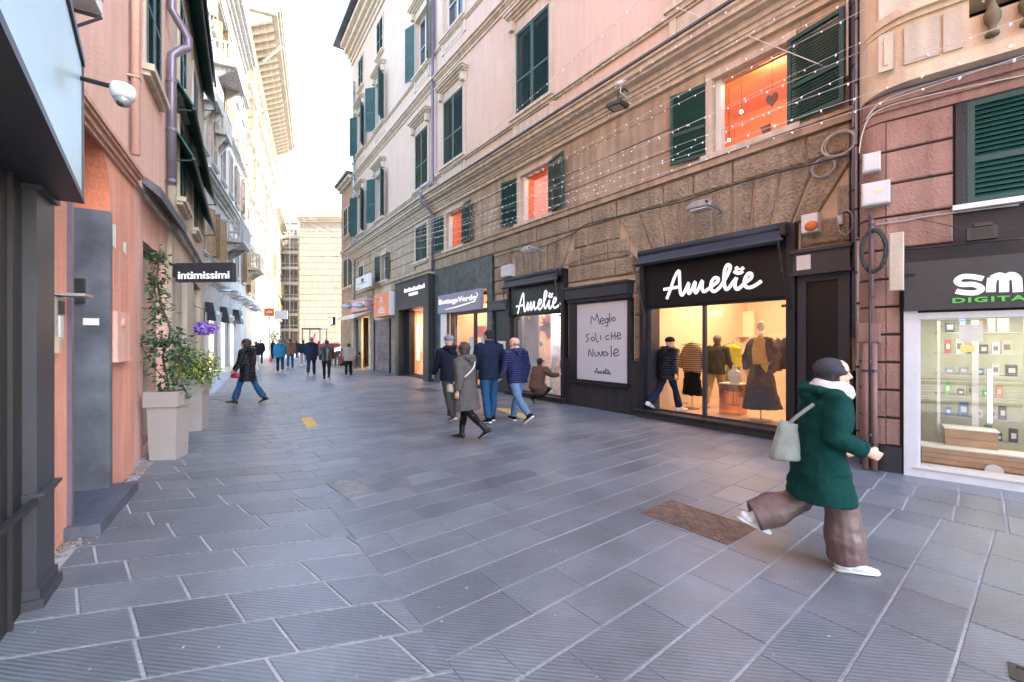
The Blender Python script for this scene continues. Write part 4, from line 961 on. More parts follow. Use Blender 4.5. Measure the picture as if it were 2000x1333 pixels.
# ---------------- left: orange house ----------------
L=F1; u1e=L.u(335); u0_=L.u(88)
b1=thing('orange_house','salmon orange rendered house on the left with an arched doorway and a cornice above it','building',(L.O.x,L.O.y,0),L.ang)
au0_,au1_=L.u(133),L.u(215); ar=(au1_-au0_)/2; spr=3.05
wl=MB(); av=MB(); zc_=3.62
low=[(au0_,au1_,0,spr+ar+.02),(L.u(290),u1e-.05,.0,3.0)]
cellwall(wl,u0_-.4,L.u(262),-.02,zc_,[low[0]],.5)
n=16; ac=(au0_+au1_)/2; top=spr+ar+.02
arc=[(ac-ar*math.cos(math.pi*i/n),spr+ar*math.sin(math.pi*i/n)) for i in range(n+1)]
for (x0,z0),(x1,z1) in zip(arc[:-1],arc[1:]):
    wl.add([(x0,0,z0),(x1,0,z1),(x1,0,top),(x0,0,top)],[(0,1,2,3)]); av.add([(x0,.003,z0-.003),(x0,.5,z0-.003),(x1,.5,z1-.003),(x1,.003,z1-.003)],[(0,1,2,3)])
av.add([(au0_+.003,.497,0),(au1_-.003,.497,0),(au1_-.003,.497,top),(au0_+.003,.497,top)],[(0,1,2,3)]); av.add([(au1_-.003,.003,2.9),(au1_-.003,.497,2.9),(au1_-.003,.497,spr),(au1_-.003,.003,spr)],[(0,1,2,3)]); av.build('arch_recess',M['shade_orange'],b1)
wl.build('wall',M['orange'],b1)
wl=MB(); cellwall(wl,L.u(262),u1e,-.02,zc_,[low[1]],.4,.06); wl.build('pink_wall',M['pinkp'],b1)
wl=MB(); wu=(L.u(281),L.u(281)+.95,5.3,7.4)
cellwall(wl,u0_-.4,u1e,zc_,15,[wu],.2,.0); wl.add([(u1e,0,-.02),(u1e,8,-.02),(u1e,8,15),(u1e,0,15)],[(0,1,2,3)]); wl.add([(u0_-.4,0,15),(u1e,0,15),(u1e,8,15),(u0_-.4,8,15)],[(0,1,2,3)]); wl.add([(u0_-.4,8,15),(u1e,8,15),(u1e,8,0),(u0_-.4,8,0)],[(0,1,2,3)])
wl.build('upper_wall',mat('faded_salmon_plaster',(.63,.42,.345),.88,.08,1.0,.4,30,streak=.12),b1)
co=MB(); mould(co,u0_-.4,L.u(260),zc_-.12,[(.04,.03),(.05,.06),(.03,.09),(.05,.11),(.03,.07)]); co.build('cornice',mat('pale_rose_moulding',(.52,.30,.235),.8,.1,3,.2,40,streak=.2),b1)
window(b1,wu[0],wu[2],wu[1]-wu[0],wu[3]-wu[2],'closed',M['bshut'],dict(bw=.05,pr=.03),M['cream'])
dr_=MB(); dr_.box(au0_+.06,au1_-.06,.40,.44,.10,spr+ar-.1); dr_.build('door_leaf',M['green'],b1)
st_=MB(); st_.box(au0_-.10,au1_+.04,-.22,.5,-.02,.10); st_.build('doorstep',mat('slate_step',(.07,.08,.11),.5,.3,6,.3,40),b1)
jm=MB(); jm.box(au0_-.03,au0_+.02,-.03,.38,.10,2.95); jm.build('door_jamb',M['tube'],b1)
mp=MB(); mp.box(au1_-.10,au1_-.001,-.02,.5,.10,2.93); mp.build('metal_panel',mat('smudged_grey_metal',(.095,.105,.135),.42,.55,1.6,.1,20),b1)
hb=MB(); hb.box(au1_-.16,au1_-.101,.16,.40,1.98,2.22); hb.build('black_box',M['bmetal'],b1); hb=MB(); hb.box(au1_-.104,au1_-.101,.06,.18,1.76,1.83); hb.build('paper_label',M['white'],b1)
f=MB(); f.box(low[1][0],low[1][1],.2,.22,0,3.0); f.build('shop_pane',M['pane'],b1)
cn_=MB(); uu=L.u(277); cn_.add([(uu,0,3.80),(u1e+.1,0,3.80),(u1e+.1,-.20,3.66),(uu,-.20,3.66),(uu,0,3.70),(u1e+.1,0,3.70),(u1e+.1,-.20,3.52),(uu,-.20,3.52)],[(0,3,2,1),(4,5,6,7),(2,3,7,6),(0,4,7,3),(1,2,6,5)]); cn_.build('canopy',M['slate'],b1)
# meter box
t=L.thing('meter_cabinet','tall pink painted meter cabinet with round lock on the orange wall','cabinet',L.u(217),-.001,L.z(230,703)); H_=L.z(230,610)-L.z(230,703)
f=MB(); f.box(0,L.u(243)-L.u(217),-.05,0,0,H_); f.box(-.02,L.u(243)-L.u(217)+.02,-.06,0,-.02,0); f.build('door',M['pinkp'],t); MB().tube([(.2,-.05,H_-.12),(.2,-.075,H_-.12)],.05,14).build('lock',M['orange'],t)
for px,py,wd,ht,lab in ((218,458,.14,.26,'torn white paper notice on the orange wall beside the grey metal panel'),(240,483,.12,.14,'small peeling white notice on the pink wall edge')):
    t=L.thing('paper_notice',lab,'notice',L.u(px),-.002,L.z(px,py)-ht/2); b_=MB(); b_.prism([(0,.02),(wd,0),(wd*.95,ht),(.01,ht*.94)],-.003,0); b_.build('sheet',M['white'],t)
# intercom
t=L.thing('intercom','tall brushed steel intercom panel with a column of bell buttons on the orange pier','intercom',L.u(101),-.03,L.z(104,672)); W_=.13; H_=L.z(104,580)-L.z(104,672)
MB().box(0,W_,0,.03,0,H_).build('plate',M['galv'],t); f=MB()
for i in range(11): f.box(.02,.08,-.012,0,.05+i*(H_-.2)/11,.05+i*(H_-.2)/11+.02)
f.build('buttons',M['white'],t); f=MB(); f.box(.02,.11,-.01,0,H_-.13,H_-.03); f.build('speaker_grille',M['bmetal'],t); f=MB(); f.box(-.03,W_+.05,-.16,.03,H_+.01,H_+.03); f.build('rain_hood',M['galv'],t)
t=L.thing('door_bell','small beige bell push on the dark pillar edge','bell',L.u(93),-.06,L.z(96,690)); MB().box(0,.06,0,.06,0,.12).build('case',M['cream'],t)
# pipes
t=L.thing('wall_pipe','pale salmon painted pipe running up the orange house beside the window','pipe',L.u(250),-.07,3.82); f=MB(); f.tube([(0,0,0),(0,0,6)],.045,10); f.build('pipe',M['pinkp'],t,smooth=True)
f=MB(); 
for z in (.9,2.6): f.box(-.06,.06,-.05,.07,z,z+.02)
f.build('clip',M['cream'],t)
t=L.thing('drainpipe','purple grey drainpipe with an S bend at its top, on the left house corner','drainpipe',L.u(322),-.09,4.15)
f=MB(); f.tube([(0,0,0),(0,0,1.9),(0,-.0,2.15),(.05,-.10,2.3),(.14,-.2,2.42),(.16,-.2,2.6),(.06,-.1,2.75),(0,0,2.9),(0,0,5)],.065,14); f.build('pipe',M['tube'],t,smooth=True); 
for z in (.06,.9,1.7): f=MB(); f.tube([(0,0,z),(0,0,z+.05)],.075,14); f.build('collar',M['tube'],t); f=MB(); f.tube([(0,0,-.5),(0,0,0)],.06,12); f.build('lower_sleeve',M['cream'],t,smooth=True)
# ---------------- nearest left: shop with light blue fascia ----------------
gz=G(98,1140); D0=vpdir(430)
F0_=Frame((gz.x,gz.y),D0); e0=F0_.u(-2400) if False else -9
b0=thing('corner_shop','dark metal framed shop at the left edge under the light blue fascia','building',(gz.x,gz.y,0),F0_.ang)
ua,ub=F0_.u(62),F0_.u(22); f=MB(); f.box(ua,0,-.02,.5,.12,2.75); f.build('pillar',M['gmetal'],b0); f=MB(); f.box(ub,ua,.04,.5,.0,2.75); f.box(ub+(ua-ub)*.3,ub+(ua-ub)*.36,.02,.04,0,2.75); f.build('side_post',M['dmetal'],b0)
f=MB(); f.box(ua-.02,.015,-.055,.5,-.02,.06); f.box(ua-.01,.008,-.035,.5,.061,.12); f.build('pillar_base',M['gmetal'],b0); f=MB(); f.box(ua-.015,.012,-.055,.4,.67,.69); f.box(ua-.008,.006,-.035,.4,.64,.669); f.build('pillar_ledge',M['gmetal'],b0)
f=MB(); f.box(ua-.02,.015,-.045,.4,2.50,2.54); f.box(ua-.03,.03,-.07,.4,2.541,2.575); f.build('capital',M['gmetal'],b0)
shb=MB(); nz_=40
for i in range(nz_): z0=2.7*i/nz_; shb.add([(-9,.12,z0),(ub,.12,z0),(ub,.095,z0+.034),(-9,.095,z0+.034),(ub,.12,z0+.066),(-9,.12,z0+.066)],[(0,1,2,3),(3,2,4,5)])
shb.build('roller_shutter',mat('perforated_grey_shutter',(.45,.47,.44),.6,.3,5,.2,30,streak=.3),b0)
f=MB(); f.box(-9,ub,.05,.3,-.02,.06); f.build('threshold',M['gmetal'],b0); f=MB(); f.box(-9,ua,-.03,.0,.63,.66); f.build('shutter_bar',M['bmetal'],b0)
f=MB(); f.box(-9,.12,.04,8,3.5,15); f.build('upper_wall',M['orange'],b0)
# fascia: its own slanted plane
fa=Vector((-2.93,2.9)); fb=Vector((-.9,.50)); Ff=Frame((fa.x,fa.y),(fa-fb)); Lf=(fa-fb).length
t=thing('shop_fascia','large plain light blue fascia board with black edge and dark underside at the top left','sign',(fa.x,fa.y,2.57),Ff.ang)
MB().box(-Lf,0,-.02,.04,0.0,.90).build('board',mat('light_blue_board',(.42,.60,.66),.35,.06,1.2,.05,10),t)
f=MB(); f.box(-Lf,.03,-.035,.7,.901,.95); f.box(.001,.03,-.03,.7,-.03,.90); f.box(-Lf,0,.041,.8,.02,.88); f.build('casing',M['bmetal'],t)
f=MB(); f.box(-Lf,0,-.035,.9,-.04,-.001); f.build('soffit',M['dmetal'],t)
# cctv dome on an arm
p0=W(160,150,2.86); p1=W(240,180,2.86); t=thing('dome_camera','white dome security camera on a black arm at the corner of the light blue fascia','camera',tuple(p1))
f=MB(); f.tube([(p0.x-p1.x-.05,.0,p0.z-p1.z+.0),(-.07,0,.035),(0,0,.04)],.016,8); f.build('arm',M['bmetal'],t,smooth=True)
f=MB(); f.loft([(0,0,.055),(0,0,.04),(0,0,.01),(0,0,-.02),(0,0,-.05)],[.03,.062,.068,.066,.055],20); f.build('housing',M['white'],t,smooth=True)
MB().ell((0,0,-.055),(.048,.048,.045)).build('dome',M['galv'],t,smooth=True); MB().ell((0,-.02,-.085),(.022,.022,.022)).build('lens',M['bmetal'],t,smooth=True)
t=L.thing('air_conditioner','white air conditioning unit on a wall bracket above the fascia','air conditioner',L.u(152,-.3),-.30,4.12); MB().box(0,.52,0,.26,0,.6).build('casing',M['white'],t)
f=MB()
for i in range(7): f.box(.34,.51,-.012,-.001,.1+i*.06,.13+i*.06)
f.tube([(.17,-.002,.3),(.17,-.02,.3)],.15,20); f.build('grille',M['gbox'],t); 
for x in (.04,.50): f=MB(); f.tube([(x,.0,-.03),(x,.30,-.03)],.015,6); f.tube([(x,.0,-.03),(x,.30,-.28)],.012,6); f.build('bracket',M['gmetal'],t)

# ---------------- left: beige house with green awnings ----------------
D=F2; e2=D.u(398)
b2_=thing('beige_house','weathered beige house with dark green window awnings behind the purple drainpipe','building',(D.O.x,D.O.y,0),D.ang)
wn=[(D.u(a),D.u(a)+1.05,z,z+h) for a in (347,375) for z,h in ((4.35,1.5),(6.4,1.9),(9.6,2.0),(12.4,1.8))]
wl=MB(); cellwall(wl,0,e2,-.02,15.5,wn+[(D.u(350),D.u(366),0,3.1),(D.u(378),D.u(392),0,3.1)],.22); shell(wl,0,e2,15.5,6); wl.build('wall',M['beige'],b2_)
for i,w_ in enumerate(wn): window(b2_,w_[0],w_[2],w_[1]-w_[0],w_[3]-w_[2],'closed',M['bshut'],dict(bw=.08,pr=.04),M['beige'],leaf=.5,ang=160)
f=MB(); f.box(D.u(350),D.u(366),.1,.2,0,3.1); f.box(D.u(378),D.u(392),.1,.2,0,3.1); f.build('shop_pane',M['pane'],b2_)
moulds(b2_,'string_course',M['greyp'],[(0,e2,3.55,[(.1,.08),(.08,.15)])])
k=0
for a in (338,339):
    for z in ((5.0,8.9) if a==338 else (5.95,9.7)):
        k+=1; t=D.thing('window_awning','long dark green awning on the beige house, '+{5.0:'lowest of the four',8.9:'third from the bottom',5.95:'second from the bottom',9.7:'highest of the four'}[z],'awning',D.u(a),0,z,'green awnings on the beige house'); W_=e2-D.u(a)+.1
        f=MB(); pr_=.30
        f.add([(0,0,.5),(W_,0,.5),(W_,-pr_,0),(0,-pr_,0),(0,0,.46),(W_,0,.46),(W_,-pr_,-.05),(0,-pr_,-.05)],[(0,3,2,1),(4,5,6,7),(2,3,7,6),(0,4,7,3),(1,2,6,5)]); f.build('fabric',M['gfab'],t)
        f=MB(); f.tube([(0,-pr_,-.06),(W_,-pr_,-.06)],.03,6)
        for x in (.1,W_-.1): f.tube([(x,-pr_,-.06),(x,0,-.12)],.015,5)
        f.build('frame',M['bmetal'],t)
# ---------------- left far row ----------------
E=F3
def uY(Y): return (l3(Y)-l3(20.5)).length
def facade(name,label,Y0,Y1,H,wallm,rows,sp,ww,shm,bands,depth=9,ground=None,trimm=None,frame=E,u0=None,u1=None,mix=('open','closed','none'),seed=1,ped=False,cornice=1.0):
    a=u0 if u0 is not None else uY(Y0); b=u1 if u1 is not None else uY(Y1); rw=random.Random(seed)
    t=thing(name,label,'building',(frame.O.x,frame.O.y,0),frame.ang)
    n=max(1,int((b-a)/sp)); hs_=[]
    for i in range(n):
        c=a+(b-a)*(i+.5)/n
        for z,h in rows: hs_.append((c-ww/2,c+ww/2,z,z+h))
    gh=ground or []
    wl=MB(); cellwall(wl,a,b,-.02,H,hs_+gh,.22); shell(wl,a,b,H,depth); wl.build('wall',wallm,t)
    for h_ in hs_: window(t,h_[0],h_[2],ww,h_[3]-h_[2],rw.choice(mix),shm,dict(bw=.14,pr=.07,ped=ped),trimm or wallm,leaf=ww/2,ang=rw.choice((130,150,165)),sl=.1)
    mo=MB()
    moulds(t,'string_course',trimm or wallm,[(a,b,z,[(.12*k,.08*k),(.08*k,.16*k),(.10*k,.28*k),(.06*k,.34*k)]) for z,k in bands])
    mould(mo,a-.1,b+.1,H-.9*cornice,[(.25*cornice,.15),(.25*cornice,.35),(.2*cornice,.6),(.2*cornice,.8)])
    mo.build('cornice',trimm or wallm,t); return t,hs_
gE=[(uY(y),uY(y)+1.5,.0,3.0) for y in (22.5,25.4,28.3)]
tE,hE=facade('grey_townhouse','pale grey stuccoed townhouse with tan shutters, balconies and small dark shop awnings on the left','',34.5,24,M['greyp'],[(6.1,2.4),(11.3,2.6),(15.3,2.2),(18.6,1.6)],2.3,1.05,M['yshut'],[(4.6,.8),(9.5,1.6),(14.6,.8)],u0=0,u1=uY(34.5),ground=gE,trimm=M['greyp'],seed=4) if False else facade('grey_townhouse','pale grey stuccoed townhouse with tan shutters, balconies and small dark shop awnings on the left',20.5,34.5,24,M['greyp'],[(6.1,2.4),(11.3,2.6),(15.3,2.2),(18.6,1.6)],2.3,1.05,M['yshut'],[(4.6,.8),(9.5,1.6),(14.6,.8),(20.0,1.2)],ground=gE,trimm=M['greyp'],seed=4)
cream_glow=emit('cream_shop_window',(1,.82,.6),1.0)
for a_,b_,c_,d_ in gE: part('shop_window',MB().box(0,b_-a_,.12,.14,0,d_-c_).mesh('w'),cream_glow,tE,(a_,0,c_)); 
for i,(a_,b_,c_,d_) in enumerate(gE):
    f=MB(); f.box(a_-.9,a_-.05,-.09,0,0,3.05); f.box(a_-.1,b_+.1,-.12,0,3.01,3.3); f.build('white_pier',mat('white_stone_pier',(.42,.42,.41),.6,.1,3),tE)
for i,px in enumerate((423,449,471)):
    u=E.u(px,-.5); z=E.z(px,[628,632,633][i],-.5)
    t=E.thing('blade_awning',['nearest of three small navy box signs on the pale grey townhouse','middle of three small navy box signs on the pale grey townhouse','farthest of three small navy box signs on the pale grey townhouse'][i],'sign',u,-.5,z,'navy box signs'); f=MB(); f.add([(0,0,.0),(1.3,0,0),(1.3,.48,.05),(0,.48,.05),(0,.15,.95),(1.3,.15,.95),(1.3,.48,1.0),(0,.48,1.0)],[(0,1,5,4),(0,3,2,1),(4,5,6,7),(0,4,7,3),(1,2,6,5),(3,7,6,2)]); f.build('box',mat('navy_board',(.008,.012,.03),.5,.1,4),t)
    f=MB(); 
    for q in range(5): f.box(.28+q*.15,.38+q*.15,-.0+.03,.06,.38,.56)
    f.build('lettering',M['white'],t)
dt_,hD=facade('ornate_palace','tall ornate sunlit building on the left with a deep bracketed cornice','',0,0,M['ochre'],[],1,1,None,[]) if False else facade('ornate_palace','tall ornate ochre building on the left with a very deep bracketed cornice catching the sun',34.6,59,28.2,M['ochre'],[(5.6,2.6),(10.2,2.9),(14.9,2.9),(19.0,2.5),(23.0,2.3)],3.0,1.3,M['yshut'],[(4.4,1.4),(8.9,1.4),(13.6,1.2),(18.2,1.2),(22.2,1.4),(25.6,1.2)],trimm=M['cream'],seed=8,ped=True,cornice=.4,depth=14)
cn_=MB(); a_,b_=uY(34.6)-.4,uY(59)+.4; cn_.box(a_,b_,-2.3,.3,28.25,28.6); cn_.box(a_,b_,-2.5,-1.95,28.61,28.95); cn_.box(a_,b_,-2.62,-2.2,28.96,29.2); cn_.box(a_,b_,-.35,0,26.7,28.24); cn_.build('deep_cornice',M['ochre'],dt_)
br=MB(); n=26
for i in range(n):
    u=a_+.4+(b_-a_-.8)*i/(n-1); br.add([(u-.14,0,26.9),(u+.14,0,26.9),(u+.14,-1.9,27.85),(u-.14,-1.9,27.85),(u-.14,0,28.24),(u+.14,0,28.24),(u+.14,-1.9,28.24),(u-.14,-1.9,28.24)],[(0,3,2,1),(4,5,6,7),(2,3,7,6),(0,4,7,3),(1,2,6,5)])
    part('bracket',cached('brk',lambda: MB().add([(-.14,0,26.9),(.14,0,26.9),(.14,-1.9,27.85),(-.14,-1.9,27.85),(-.14,0,28.24),(.14,0,28.24),(.14,-1.9,28.24),(-.14,-1.9,28.24)],[(0,3,2,1),(4,5,6,7),(2,3,7,6),(0,4,7,3),(1,2,6,5)]).mesh('bracket')),M['ochre'],dt_,(u,0,0))
    MB()
f,_=facade('cream_house','narrow cream house beyond the ornate building at the far end of the left side',59.2,78,20.5,M['cream'],[(5.4,2.0),(9,2.0),(12.6,2.0),(16,2.0)],3.2,1.1,M['yshut'],[(4.5,1),(8.3,1)],seed=12)
# balconies
def balcony(u,z,W_,pr_,label,px=None,frame=E,m=None):
    t=frame.thing('balcony',label,'balcony',u,0,z); m=m or M['greyp']
    f=MB(); f.box(0,W_,-pr_,0,-.22,0); f.build('slab',m,t)
    f=MB(); f.box(0,W_,-pr_,-pr_+.12,.95,1.08); f.box(0,.12,-pr_+.12,0,.95,1.08); f.box(W_-.12,W_,-pr_+.12,0,.95,1.08); f.box(0,.2,-pr_,-pr_+.2,0,.95); f.box(W_-.2,W_,-pr_,-pr_+.2,0,.95)
    n=int(W_/.22)
    for i in range(1,n): f.box(W_*i/n-.045,W_*i/n+.045,-pr_+.02,-pr_+.11,0,.95)
    for i in range(1,5): f.box(.02,.1,-pr_+pr_*i/5,-pr_+pr_*i/5+.09,0,.95)
    f.build('balustrade',m,t)
    for x in (.3,W_-.5): f=MB(); f.add([(x,0,-1.0),(x+.2,0,-1.0),(x+.2,-pr_*.85,-.23),(x,-pr_*.85,-.23),(x,0,-.23),(x+.2,0,-.23)],[(0,1,2,3),(0,3,4),(1,5,2),(3,2,5,4)]); f.build('bracket',M['greyp'] if m==M['greyp'] else m,t)
balcony(E.u(462,-1.2),E.z(470,152,-1.2),3.2,1.2,'large stone balcony high on the grey townhouse near the top of the picture')
balcony(E.u(476,-1.2),E.z(478,470,-1.2),3.2,1.2,'stone balcony low on the left row of houses above the street lamps')
balcony(E.u(509,-1.2),E.z(512,527,-1.2),3.2,1.2,'farther small balcony on the ornate building near the orange sign',m=M['cream'])
balcony(E.u(424,-.6),E.z(428,200,-.6),1.8,.6,'small balcony on the grey townhouse, upper middle of the facade'); balcony(E.u(443,-.6),E.z(447,265,-.6),1.8,.6,'small balcony on the grey townhouse, just below and beyond the upper middle one')
# white rod sticking out from the deep cornice
p0=W(507,124,40); p1=W(549,92,38); t=thing('banner_pole','white pole slanting out from under the deep ornate cornice','pole',tuple(p0)); MB().tube([(0,0,0),tuple(p1-p0)],.13,8).build('pole',M['white'],t)
# street lamps (dome heads on arms)
def wall_lamp(frame,px,py,off,label,sc=1.0,arm=.8,rodm=None):
    u=frame.u(px,-off); z=frame.z(px,py,-off); t=frame.thing('wall_lamp',label,'street lamp',u,-off,z,'dome street lamps')
    MB().loft([(0,0,.16*sc),(0,0,.13*sc),(0,0,.06*sc),(0,0,0)],[.05*sc,.16*sc,.27*sc,.30*sc],18).build('shade',M['galv'],t,smooth=True)
    MB().tube([(0,0,.0),(0,0,-.05*sc)],.16*sc,16).build('lens',M['gbox'],t); f=MB(); f.tube([(0,0,.15*sc),(0,.05,.3*sc),(0,off*.5,.38*sc),(0,off,.30*sc)],.022,6); f.tube([(0,off*.6,.36*sc),(0,off,-.1)],.012,5); f.build('arm',M['galv'],t,smooth=True); return t
for i,(px,py) in enumerate(((447,571),(471,586),(488,597),(500,606))): wall_lamp(E,px,py,1.1,['nearest','second','third','farthest'][i]+' of the dome street lamps along the left row of houses',1.5)
wall_lamp(B,702,600,1.4,'dome street lamp on a curved arm by the white plaque at the corner bar',1.2)
wall_lamp(B,678,601,1.5,'small dome lamp at the far corner of the right side houses',1.2)
# blade sign on the left
bs=W(345,535,11.0); t=thing('blade_sign','dark grey blade sign with chunky white lettering sticking out from the left wall','sign',tuple(W(347,552,7.7)),R(-4)); W_=(463-347)/F0*7.7
MB().box(0.0,W_,-.05,.05,0,.335).build('board',M['gmetal'],t); f=MB(); f.box(-.3,.04,-.03,.03,.09,.33); f.build('bracket',M['gmetal'],t)
part('lettering',fit(text_mesh('intimissimi',.3,.012,.003,1.6),.06,W_-.05,.05,.18),M['letter'],t,(0,-.052,0))
# purple flowers hanging
t=thing('flower_basket','hanging ball of violet blossoms on the left wall','flowers',tuple(W(399,642,11.3))); rf=random.Random(2); f=MB()
for i in range(420):
    d=Vector((rf.gauss(0,1),rf.gauss(0,1),rf.gauss(0,1))); d.normalize(); c=Vector((d.x*.36,d.y*.2,d.z*.18))*rf.uniform(.5,1)+Vector((0,0,.0)); s_=.035
    a=Vector((rf.gauss(0,1),rf.gauss(0,1),rf.gauss(0,1))).normalized()*s_; b=a.orthogonal().normalized()*s_
    f.add([c-a,c-b,c+a,c+b],[(0,1,2,3)],rf.random())
f.build('blossoms',leafmat('violet',(.16,.06,.42),(.42,.25,.75)),t); MB().tube([(0,0,.0),(0,0,.5),(-.3,0,.6)],.012,5).build('hook',M['bmetal'],t)
# ---------------- far end: tower, scaffolded block ----------------
t=thing('stone_tower','huge pale sunlit stone block with two small windows closing the end of the street','building',tuple(W(585,0,68)[:2])+(0,)); t.location.z=0; Wt=(700-585)/F0*68
f=MB(); zt=CH+(HZ-416)/F0*68; 
hs_=[(x,x+.9,zt-7.9,zt-6.6) for x in (3.2,5.2)]
cellwall(f,0,Wt,-.02,zt,hs_,.4); shell(f,0,Wt,zt,16); f.build('wall',M['fstone'],t)
f=MB(); zz=1.0
while zz<zt-2: f.box(.0,Wt,-.05,-.001,zz,zz+.9); zz+=1.0
f.build('stone_courses',M['fstone'],t)
f=MB(); mould(f,-.2,Wt,zt-1.5,[(.3,.2),(.3,.5),(.2,.8)]); f.build('cornice',M['ochre'],t); f=MB(); f.prism([(0,zt),(Wt,zt),(Wt*.8,zt+.5),(Wt*.3,zt+.4)],0,10); f.build('roof',M['fstone'],t)
for h_ in hs_: part('window',MB().box(0,.9,.2,.22,0,1.3).mesh('p'),mat('brick_red_shutter',(.25,.08,.06),.7),t,(h_[0],0,h_[2]))
t=thing('scaffolded_block','pale apartment block behind scaffolding left of the huge stone block','building',tuple(W(528,0,74)[:2])+(0,)); Wt=(588-528)/F0*74; zt=CH+(HZ-418)/F0*74
f=MB(); hs_=[(x,x+1.2,z,z+1.7) for x in (1.2,3.4) for z in (3.5,6.6,9.7,12.8,15.9,19.0)]; cellwall(f,0,Wt,-.02,zt,hs_,.25); shell(f,0,Wt,zt,12); f.build('wall',M['cream'],t)
for h_ in hs_: window(t,h_[0],h_[2],1.2,1.7,'none',None,dict(bw=.1,pr=.05),M['cream'],pane=mat('hazy_pane',(.28,.27,.25),.4))
t=thing('scaffolding','white pipe scaffolding with plank decks in front of the pale far block','scaffolding',tuple(W(532,0,72)[:2])+(0,)); f=MB(); dk=MB()
for i in range(4):
    for y in (0,1.2): f.tube([(i*1.45,y,0),(i*1.45,y,zt+.5)],.07,5)
for k in range(8):
    z=3.2+k*2.6; dk.box(0,4.4,0,1.2,z,z+.12); f.tube([(0,0,z+1.0),(4.4,0,z+1.0)],.05,5); f.tube([(0,0,z),(1.45 if k%2 else 0,0,z+2.6)],.04,5); dk.box(0,4.4,-.03,0,z+.12,z+.5)
f.build('poles',M['white'],t); dk.build('decks',mat('scaffold_boards',(.50,.46,.38),.8),t)
# sky-lit low block behind the right corner keeps the piazza closed
t=thing('piazza_house','low pale house across the piazza beyond the corner bar','building',(8,62,0)); f=MB(); hs_=[(x,x+1.2,z,z+2) for x in (2,6,10,14) for z in (3.5,7.5)]; cellwall(f,0,18,-.02,11,hs_,.3); shell(f,0,18,11,8); f.build('wall',M['cream'],t)
# ---------------- far street things ----------------
def vehicle(name,label,cat,x,y,rz,body,Lc=4.2,Wc=1.75,Hc=1.45,van=False):
    t=thing(name,label,cat,(x,y,0),rz)
    prof=[(-Lc/2,.35),(-Lc/2+.05,.85),(-Lc/2+.3,.95),(-Lc*.33,1.0 if not van else 1.2),(-Lc*.18,Hc-.03),(Lc*.22,Hc),(Lc*.42,1.0 if not van else Hc-.05),(Lc/2-.03,.9),(Lc/2,.4),(Lc/2-.3,.28),(-Lc/2+.3,.28)]
    MB().prism(prof[::-1],-Wc/2,Wc/2,.08,.05).build('body',body,t,smooth=False)
    f=MB(); f.prism([(-Lc*.29,1.0),(Lc*.36,1.0),(Lc*.2,Hc-.1),(-Lc*.17,Hc-.12)],-Wc/2-.006,Wc/2+.006); f.box(-Lc*.3,-Lc*.3+.02,-Wc*.4,Wc*.4,1.02,1.3); f.build('window',M['pane'],t)
    for sx in (-Lc*.32,Lc*.32):
        for sy in (-1,1): o=MB().tube([(0,-.1,0),(0,.1,0)],.32,18).build('wheel',M['bmetal'],t,(sx,sy*(Wc/2-.08),.32)); MB().tube([(0,-.105,0),(0,.105,0)],.18,12).build('rim',M['galv'],o)
    for sy in (-1,1): MB().box(-Lc/2-.01,-Lc/2+.1,sy*Wc*.32-.15,sy*Wc*.32+.15,.68,.82).build('headlight',M['white'],t)
vehicle('parked_car','small red car parked crosswise at the end of the street','car',W(650,0,45).x,45,0,mat('red_car_paint',(.45,.03,.025),.25,.05,3,coat=1))
vehicle('parked_van','white van parked at the far end of the street beside the red car','van',W(672,0,41).x+1.2,42,R(20),mat('white_car_paint',(.6,.6,.6),.25,.05,3,coat=1),4.8,1.9,2.0,True)
t=thing('glass_kiosk','dark roofed kiosk with a red cone shaped tree inside at the end of the street','kiosk',tuple(W(615,0,50)[:2])+(0,)); f=MB(); f.box(-1.1,1.1,-1,1,2.9,3.1)
for x in (-1.05,.95):
    for y in (-.95,.85): f.box(x,x+.1,y,y+.1,0,2.9)
f.build('frame',M['bmetal'],t); MB().box(-1,1,-.9,.9,0,.5).build('base',M['white'],t)
tr_=thing('red_cone_tree','red cone shaped decoration tree under the kiosk roof','decoration',tuple(W(615,0,50)[:2])+(.5,)); MB().loft([(0,0,0),(0,0,2.0)],[.7,.05],9).build('cone',mat('red_decor',(.4,.04,.04),.6,.4,12),tr_)
t=thing('road_sign','orange board with white bar on a post at the left side of the far street','sign',tuple(W(527,0,34)[:2])+(0,)); zz=W(527,610,34).z
f=MB(); f.box(-.42,.34,-.04,.04,zz-.30,zz+.30); f.build('orange_board',mat('orange_sheet',(.75,.16,.02),.5),t); MB().box(-.27,.21,-.05,-.041,zz-.07,zz+.07).build('white_bar',M['white'],t); MB().tube([(0,0,0),(0,0,zz+.6)],.05,8).build('post',M['galv'],t); MB().box(.40,1.4,-.04,.04,zz-.55,zz+.12).build('white_board',M['white'],t)
t=B.thing('wall_plaque','white illuminated plaque with small dark emblem above the corner bar','sign',B.u(695,-.7),-.7,B.z(700,567,-.7)); W_=B.u(722,-.7)-B.u(695,-.7); H_=B.z(700,543,-.7)-B.z(700,567,-.7)
MB().box(0,W_,0,.12,0,H_).build('board',M['white'],t); f=MB(); f.box(W_*.42,W_*.58,-.01,-.001,H_*.5,H_*.8); f.box(W_*.25,W_*.75,-.01,-.001,H_*.4,H_*.44); f.build('emblem',M['bmetal'],t); MB().box(W_*.08,W_*.35,-.01,-.001,H_*.1,H_*.16).build('red_line',mat('red_ink',(.5,.03,.03),.6),t); MB().tube([(.3,.06,H_),(.3,.7,H_+.1)],.02,5).build('bracket',M['bmetal'],t)
